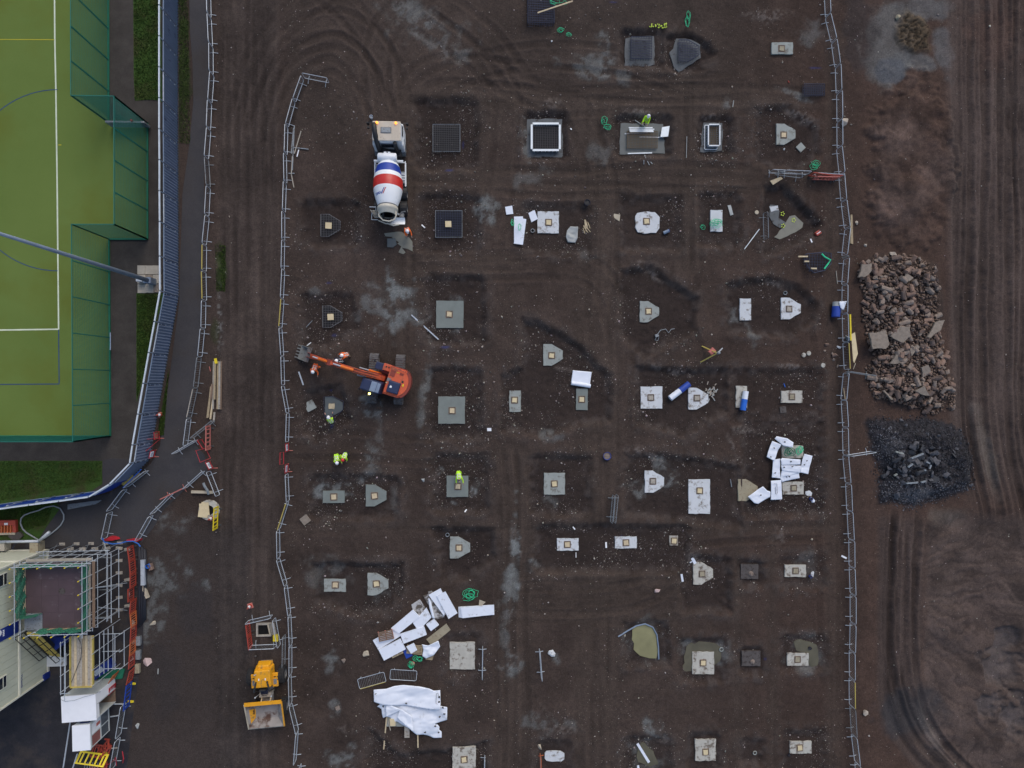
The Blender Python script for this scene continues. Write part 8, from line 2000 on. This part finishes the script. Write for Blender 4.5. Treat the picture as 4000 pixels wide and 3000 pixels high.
# rolls
def roll(a, b, r, label, parts, z=None):
    A_, B_ = G(*a, r), G(*b, r); A_.z = B_.z = max(A_.z, B_.z) + (z or .02); t = thing('sheet_roll', label, 'roll', A_); d = (B_ - A_)
    f0 = 0
    for f, m, nm in parts:
        mb = MB(); mb.tube(A_ + d * f0, A_ + d * f, r * (1 if nm != 'wrapper' else 1.04), 18); mb.build(nm, m, t, True, smooth=False); f0 = f
    return t
roll((2617, 1556), (2691, 1499), .26, 'blue and white roll lying diagonally beside the five-sided pad', ((.52, 'white_sheet', 'sheet'), (1, 'blue_plastic', 'wrapper')))
roll((2911, 1528), (2899, 1602), .24, 'bright blue and white roll lying on the stained upright pad', ((.42, 'white_sheet', 'sheet'), (1, 'blue_bright', 'wrapper')), .12)
roll((3268, 1180), (3263, 1238), .33, 'blue roll with torn white end by the east barriers', ((.3, 'bag_grey', 'sheet'), (1, 'blue_plastic', 'wrapper')))
cloth('torn_film', [(3275, 1178), (3308, 1176), (3300, 1195), (3293, 1211), (3281, 1205), (3275, 1190)], .62, 'white_sheet', 'torn white film fluttering from the blue roll at the barriers', 'plastic film', .05, .2, seed=40)
q = [(2238, 1446), (2312, 1453), (2304, 1504), (2230, 1497)]
cloth('unrolled_sheet', q, .14, 'white_sheet', 'white sheet partly unrolled above the narrow grey pad', 'white sheet', .06, .03, seed=41)
roll((2232, 1496), (2306, 1508), .17, 'thick white roll end of the partly unrolled sheet', ((1, 'white_sheet', 'sheet'),))
# folded sheets by the smeared pad
for (q, z, lab) in (([(1973, 808), (2001, 803), (2005, 835), (1978, 838)], .10, 'small white square board, northernmost left of the smeared pad'), ([(2064, 832), (2088, 820), (2101, 855), (2076, 868)], .10, 'small white board turned beside the smeared pad')): flat_quad('insulation_board', q, z, .06, 'white_board', lab, 'board')
flat_quad('insulation_board', [(2008, 846), (2043, 845), (2040, 948), (2008, 950)], .12, .06, 'white_board', 'lower of two long white boards left of the smeared pad', 'board', None)
flat_quad('insulation_board', [(2025, 850), (2056, 856), (2043, 956), (2007, 951)], .22, .06, 'white_board', 'upper of two long white boards left of the smeared pad', 'board', None)
cloth('film_heap', [(2215, 900), (2228, 884), (2258, 886), (2256, 930), (2248, 948), (2218, 946), (2210, 925)], .12, 'bag_grey', 'crumpled grey film right of the smeared pad', 'plastic film', .04, .28, seed=42)
flat_quad('paper_bag', [(2386, 843), (2394, 834), (2423, 838), (2420, 864)], .08, .06, 'bag_tan', 'flat khaki bag left of the ragged white pad', 'bag')
flat_quad('film_strip', [(2842, 802), (2855, 801), (2865, 838), (2853, 842)], .05, .02, 'bag_grey', 'narrow pale strip right of the strapped pad', 'strip')
flat_quad('timber_board', [(3008, 706), (3050, 690), (3058, 698), (3020, 722)], .10, .06, 'timber_pale', 'short pale board at the north tip of the triangular pit', 'timber')
flat_quad('timber_board', [(3323, 838), (3330, 838), (3333, 953), (3322, 950)], .12, .08, 'timber', 'long yellow timber standing east of the barrier line', 'timber')
flat_quad('plywood_board', [(3325, 1306), (3341, 1298), (3351, 1385), (3336, 1417), (3334, 1412)], .9, .03, 'plywood', 'tall tapered plywood board leaning on the east barriers', 'plywood') if False else None
mb = MB(); z = .75; mb.prism([(P(x, y, z).x, P(x, y, z).y) for x, y in ((3325, 1306), (3340, 1298), (3351, 1382), (3337, 1418), (3333, 1410))], z - .03, z); tag(mb.build('plywood_board', 'plywood'), 'long tapered plywood board leaning on the east barriers', 'plywood')
for i, (a, b) in enumerate((((3321, 1228), (3324, 1330)),)): mb = MB(); mb.beam(P(*a, 1.05), P(*b, 1.05), .12, .05); tag(mb.build('yellow_batten', 'yellow_plastic'), 'yellow and white batten on the top of an east barrier', 'batten')
blobthing(3312, 1322, .42, 'galvanised_dull', 'debris_sack', 'grey sack slumped at the east barriers beside the plywood', 'sack', .6)
# timbers in the track
t = thing('timber_stack', 'stack of long timbers along the haul road west side', 'timber stack', G(845, 1520))
for k, (a, b, m) in enumerate((((836, 1411), (832, 1598), 'timber_grey'), ((841, 1411), (838, 1560), 'timber'), ((852, 1411), (850, 1598), 'timber'), ((858, 1412), (856, 1598), 'timber_grey'), ((864, 1411), (862, 1600), 'timber_dark'), ((825, 1510), (812, 1630), 'timber'), ((832, 1560), (822, 1637), 'timber_pale'), ((820, 1555), (810, 1632), 'timber'), ((838, 1610), (835, 1650), 'timber_grey'), ((829, 1500), (824, 1560), 'timber_dark'))):
    mb = MB(); zz = .08 + .12 * (k % 2); mb.beam(G(*a, zz), G(*b, zz), .13, .10); mb.build('beam', m, t, True)
mb = MB(); mb.box(G(843, 1410, .3), (.22, .42, .03), .2); tag(mb.build('yellow_tag', 'yellow_plastic'), 'yellow strap tag on the end of the timber stack', 'tag')
# sticks, pipes and small finds
STK = [((1007 + 600, 1230), (1713, 1326), .10, 'galvanised', 'long pale pole from the cement wash towards the square pad'), ((1167, 1452), (1185, 1504), .10, 'galvanised', 'short grey bar left of the excavator bucket worker'),
 ((3004 - 38, 895), (2908, 973), .06, 'hoarding_rail', 'thin white pole lying diagonally left of the triangular pit'), ((2683, 533), (2681, 617), .04, 'galvanised_dull', 'thin upright rod between the two formwork pads'), ((2866, 392), (2862, 418), .05, 'bag_grey', 'small pale stick north of the narrow formwork'),
 ((2480, 469), (2550, 516), .05, 'galvanised_dull', 'long grey tool leaning past the standing yellow worker'), ((2440, 523), (2533, 519), .07, 'galvanised', 'single pale bar left of the laid channels'), ((2497, 536), (2588, 537), .09, 'galvanised', 'pale perforated bar pointing at the white plate'), ((2452, 600), (2547, 597), .10, 'hoarding_rail', 'whitish bar on the south edge of the greenish blinding'),
 ((2518, 605), (2548, 640), .06, 'galvanised_dull', 'grey rod in the bundle below the whitish bar'), ((2520, 612), (2537, 645), .05, 'galvanised_dull', 'second grey rod in the bundle below the whitish bar'), ((2515, 625), (2515, 642), .05, 'galvanised_dull', 'short upright rod below the whitish bar'),
 ((1196, 1278), (1220, 1252), .04, 'galvanised_dull', 'thin bent wire above the excavator bucket'), ((1199, 1350), (1215, 1338), .06, 'galvanised', 'small bright rod end at the bucket teeth'), ((1647, 878), (1660, 890), .10, 'paper_white', 'small white batten right of the spilt concrete'),
 ((3266, 1058), (3271, 1108), .05, 'timber_grey', 'thin stake at the east barriers by the rounded cage'), ((3295, 1515), (3301, 1560), .08, 'timber', 'brown stake lying inside the east barriers'), ((3342, 1418), (3333, 1442), .05, 'bag_tan', 'pale stick below the tapered plywood'), ((2662, 2243), (2667, 2272), .18, 'white_board', 'small white strip left of the stained five-sided pad'), ((2704, 2180), (2722, 2212), .26, 'white_board', 'white strip lying on the top of the stained five-sided pad'), ((2695, 2198), (2707, 2192), .08, 'white_board', 'tiny white offcut beside the white strip'),
 ((2490, 2905), (2535, 2978), .22, 'white_sheet', 'white tapering strip across the bottom puddle'), ((2492, 2990), (2494, 3005), .18, 'white_board', 'small white block at the bottom edge by the puddle'), ((618, 2612), (617, 2633), .06, 'bag_grey', 'small grey stick on the haul road'), ((2367, 2118), (2368, 2140), .14, 'paper_white', 'crumpled white strip between two of the three small pads'), ((2250, 2158), (2250, 2178), .05, 'paper_white', 'thin white peg below the left small pad'), ((2238, 2058), (2246, 2068), .10, 'paper_white', 'small white chip above the left small pad'), ((3287, 2171), (3307, 2181), .16, 'paper_white', 'white board scrap at the foot of the east barriers'), ((1823, 1990), (1815, 2000), .10, 'paper_white', 'small white chip below the bent yellow worker'), ((2853, 1872), (2858, 1902), .06, 'galvanised_dull', 'thin grey rod right of the tall white pad'), ((3062, 1498), (3067, 1512), .06, 'blue_bright', 'small blue peg above the pad with the oval patch')]
for a, b, w_, m, lab in STK: mb = MB(); mb.beam(G(*a, .07), G(*b, .07), w_, min(w_, .05)); tag(mb.build('loose_bar' if 'stick' not in lab and 'strip' not in lab else 'stick', m), lab, 'bar' if 'strip' not in lab else 'strip')
t = thing('channel_stack', 'perforated steel channels laid side by side at the worker\'s feet', 'steel channels', G(2505, 508))
for k, (y, x0_, x1_) in enumerate(((499, 2456, 2549), (505, 2458, 2556), (510, 2459, 2552), (514, 2460, 2553))): mb = MB(); mb.beam(G(x0_, y, .3), G(x1_, y, .3), .09, .05); mb.build('channel', 'galvanised', t, True)
flat_quad('steel_plate', [(2586, 497), (2616, 492), (2610, 533), (2580, 535)], .34, .03, 'hoarding_rail', 'white tilted plate at the right end of the laid bars', 'plate')
flat_quad('paper_sheet', [(1903, 1672), (1919, 1672), (1920, 1684), (1903, 1684)], .05, .02, 'paper_white', 'small white notice lying on bare soil north of the grey pads', 'paper')
for a, lab in (((1295, 1640), ''),): pass
for x, y, r, lab in ((2140, 1388 - 0, 0, ''),): pass
for (x, y, lab) in ((3138, 1387, 'left one of two round pale discs lying together'), (3158, 1380, 'right one of two round pale discs lying together'), (3214, 1427, 'single round pale disc below the pair')): c = G(x, y); mb = MB(); mb.lathe([(.19, 0), (.2, .07), (.18, .09), (.001, .09)], 18, c=c); tag(mb.build('core_disc', 'concrete_stained'), lab, 'concrete disc')
c = G(2955, 830); mb = MB(); mb.lathe([(.17, 0), (.18, .06), (.16, .08), (.001, .08)], 16, c=c); tag(mb.build('core_disc', 'bag_tan'), 'round tan disc above the long white pole', 'disc')
for (x, y, lab) in ((2080, 902, 'black pipe end between the white boards and the smeared pad'), (1748, 2088, 'black pipe end at the corner of a five-sided pad'), (3065, 1145, 'black pipe end above the bright white five-sided pad')):
    c = G(x, y); t = thing('pipe_end', lab, 'pipe end', c); mb = MB(); mb.lathe([(.15, -.05), (.17, .14), (.13, .14), (.12, .0)], 16); mb.build('collar', 'galvanised_dull', t); mb = MB(); mb.lathe([(.125, .02), (.001, .02)], 16); mb.build('bore', 'dark_void', t)
t = thing('pipe_end', 'short grey-blue pipe stub with a bright blue mouth by the ragged pad', 'pipe end', G(2605, 905)); a, b = G(2592, 910, .12), G(2613, 901, .2); mb = MB(); mb.tube(a, b, .14, 12); mb.build('stub', 'steel_blue', t, True); mb = MB(); mb.tube(b, b + (b - a).normalized() * .03, .145, 12); mb.build('mouth', 'blue_plastic', t, True)
def bucket(px, py, r, h, m, label, fill='stone_dark'):
    c = G(px, py); t = thing('bucket', label, 'bucket', c); mb = MB(); mb.lathe([(.001, .01), (r * .8, .0), (r, h), (r * .93, h), (r * .78, .08)], 18); mb.build('tub', m, t); mb = MB(); mb.lathe([(r * .9, h * .7), (.001, h * .8)], 14); mb.build('contents', fill, t); mb = MB(); mb.path([(r * math.cos(a), 0, h + r * .5 * math.sin(a)) for a in [PI * i / 8 for i in range(9)]], .012, 4); mb.build('handle', 'black_metal', t)
bucket(2369, 1780, .34, .3, 'blue_plastic', 'round blue bucket full of stones in mid site', 'core_grey'); bucket(2291, 795, .26, .35, 'navy', 'dark blue drum lying north east of the smeared pad'); bucket(3163, 2250, .13, .2, 'blue_plastic', 'small blue pot at the corner of the small cream pad'); bucket(3165, 1948, .14, .2, 'blue_plastic', 'small blue pot beside the lowest cream pad'); bucket(3161, 2529, .13, .2, 'navy', 'dark blue pot in the shallow puddle'); bucket(3080, 2947, .10, .15, 'navy', 'tiny dark blue pot left of the southernmost cream pad'); bucket(1452, 461, .14, .3, 'white_sheet', 'small pale drum left of the mixer cab front', 'hose_grey')
for (x, y, s, m, nm, lab, cat, fl) in ((1790 + 1510 - 4, 480, .46, 'stone_pale', 'boulder', 'pale boulder just east of the barriers in the north', 'boulder', .7), (1432, 2552, .36, 'bag_tan', 'paper_bag', 'crumpled tan bag left of the board heap', 'bag', .35), (2565, 2305, .34, 'pink_lump', 'rubble_lump', 'pale holed lump left of the stained five-sided pad', 'lump', .5), (3378, 2782, .34, 'stone_pale', 'boulder', 'pale stone east of the barriers near the bottom', 'stone', .5), (3172, 2243, .3, 'concrete_white', 'cement_splash', 'white cement splash round the small blue pot', 'cement', .15), (3160, 1930, .4, 'concrete_white', 'cement_splash', 'pale cement splash at the corner of the lowest cream pad', 'cement', .12), (3175, 1955, .22, 'white_board', 'rag_bundle', 'white rag beside the small blue pot at the lowest cream pad', 'rag', .5), (3258, 1390, .3, 'pump_core', 'rubble_lump', 'largest of the loose broken lumps inside the east barriers', 'lump', .6), (3270, 1430, .2, 'core_grey', 'rubble_lump', 'lowest of the loose broken lumps inside the east barriers', 'lump', .6), (3228, 1345, .24, 'pump_core', 'rubble_lump', 'reddish square lump nearest the round discs', 'lump', .6), (3221, 1371, .14, 'core_grey', 'rubble_lump', 'small lump below the reddish square one', 'lump', .6), (3275, 1356, .2, 'concrete_white', 'rubble_lump', 'white lump at the barrier foot near the grey sack', 'lump', .6), (3250, 1380, .13, 'core_grey', 'rubble_lump', 'small grey lump left of the largest broken one', 'lump', .6), (3255, 1405, .16, 'core_grey', 'rubble_lump', 'middle grey lump of the loose broken row', 'lump', .6), (3505, 70, .3, 'concrete_tan', 'boulder', 'small square tan stone on the grey clay', 'stone', .6), (3345, 870, .22, 'stone_pale', 'boulder', 'pale stone beside the long yellow timber', 'stone', .5), (3380, 957, .2, 'stone_pale', 'boulder', 'pale stone north of the rubble heap', 'stone', .5), (3485, 995, .36, 'stone_pale', 'boulder', 'pale angular block at the north tip of the rubble', 'stone', .6), (3420, 1000, .3, 'pump_core', 'rubble_lump', 'reddish lump at the north west tip of the rubble', 'lump', .6), (3080, 320, .12, 'red_plastic', 'marker', 'tiny red marker in the north east soil', 'marker', .8), (2155, 160, .12, 'paper_white', 'stone', 'tiny white stone below the green strap tail', 'stone', .6), (1612, 2590, .2, 'faded_red', 'brick', 'pinkish brick lying above the strap coil', 'brick', .4), (3062, 583, .14, 'concrete_white', 'stone', 'small white stone left of the diagonal slab', 'stone', .5), (2153, 2550, .38, 'concrete_white', 'rubble_lump', 'pale broken lump right of the upright barrier', 'lump', .4), (1345, 2580, .3, 'core_grey', 'rubble_lump', 'grey broken lump in the cement stain below the board heap', 'lump', .3), (1320, 2765, .3, 'core_grey', 'rubble_lump', 'grey broken lump left of the tarpaulin', 'lump', .4), (2108, 2915, .3, 'bag_tan', 'rubble_lump', 'pale cone like cap above the orange barrier', 'cap', .5), (1778, 1992 - 118, .12, 'paper_white', 'stone', 'tiny white stone by the bent worker', 'stone', .5), (1653, 1874, .22, 'bag_grey', 'rag_bundle', 'small pale rag left of the bent yellow worker', 'rag', .3), (2230, 505, .1, 'paper_white', 'stone', 'tiny white chip in the soil between formworks', 'stone', .5)): blobthing(x, y, s, m, nm, lab, cat, fl)
c = G(3191, 912); t = thing('fuel_can', 'red jerry can with a white stripe south of the triangular pit', 'jerry can', c, .6); o = rbox((0, 0, .14), (.5, .36, .28), .05, 2).build('body', 'red_plastic', t); mb = MB(); mb.box((0, 0, .285), (.4, .06, .01)); mb.build('stripe', 'paper_white', t); mb = MB(); mb.tube((.2, .1, .28), (.2, .1, .34), .04, 8); mb.build('cap', 'black_metal', t)
mb = MB(); mb.beam(G(3166, 933, .05), G(3172, 947, .05), .10, .04); tag(mb.build('white_peg', 'paper_white'), 'small white peg below the red jerry can', 'peg')
t = thing('camera_pump', 'small pump with a curled grey hose in the wide northern pit', 'pump', G(2564, 1311)); mb = MB(); mb.box((0, 0, .1), (.3, .24, .2), .3); mb.build('pump_body', 'galvanised_dull', t); mb = MB(); mb.path([G(x, y, .06) for x, y in ((2565, 1310), (2580, 1290), (2600, 1285), (2612, 1300), (2622, 1286), (2635, 1284))], .03, 5); mb.build('hose', 'hose_grey', t, True); mb = MB(); mb.path([G(x, y, .06) for x, y in ((2564, 1318), (2558, 1328), (2570, 1330), (2574, 1318))], .03, 5); mb.build('hose', 'hose_grey', t, True)
t = thing('offcut_scatter', 'scatter of short pale sticks right of the five-sided pad by the rolls', 'sticks', G(2790, 1540))
for k in range(34):
    x, y, a = random.gauss(2778, 18), random.gauss(1530, 16), random.uniform(0, PI); L = random.uniform(.15, .34); c = G(x, y, .05 + .03 * (k % 3)); d = Vector((math.cos(a), math.sin(a), 0)) * L; mb = MB(); mb.beam(c - d / 2, c + d / 2, .07, .05); mb.build('stick', random.choice(['bag_grey', 'timber_grey', 'stone_pale']), t, True)
t = thing('timber_offcuts', 'spray of splintered yellow timber right of the grey film', 'offcuts', G(2292, 885))
for k in range(9): a = R(-60 + random.gauss(0, 14)); c = G(2288 + random.gauss(0, 7), 885 + random.gauss(0, 9), .06); d = Vector((math.cos(a), math.sin(a), 0)) * random.uniform(.4, .8); mb = MB(); mb.beam(c - d / 2, c + d / 2, .05, .03); mb.build('splinter', 'timber_pale', t, True)
t = thing('pipe_saddle', 'pale pipe trestle across a timber by the small red sign frame', 'pipe pieces', G(800, 1915)); mb = MB(); mb.beam(P(748, 1921, .25), P(832, 1923, .25), .20, .18); mb.build('timber', 'bag_tan', t, True); mb = MB(); mb.path([P(794, 1886, .5), P(800, 1900, .5), P(810, 1915, .45), P(815, 1930, .3)], .10, 7); mb.build('pipe', 'galvanised_dull', t, True)
mb = MB(); mb.path([G(x, y, .05) for x, y in ((590 + 228, 1432), (3050 - 2228, 1450))], .03, 4); tag(mb.build('offcut', 'faded_red'), 'tiny pink offcut beside the timber stack', 'offcut')
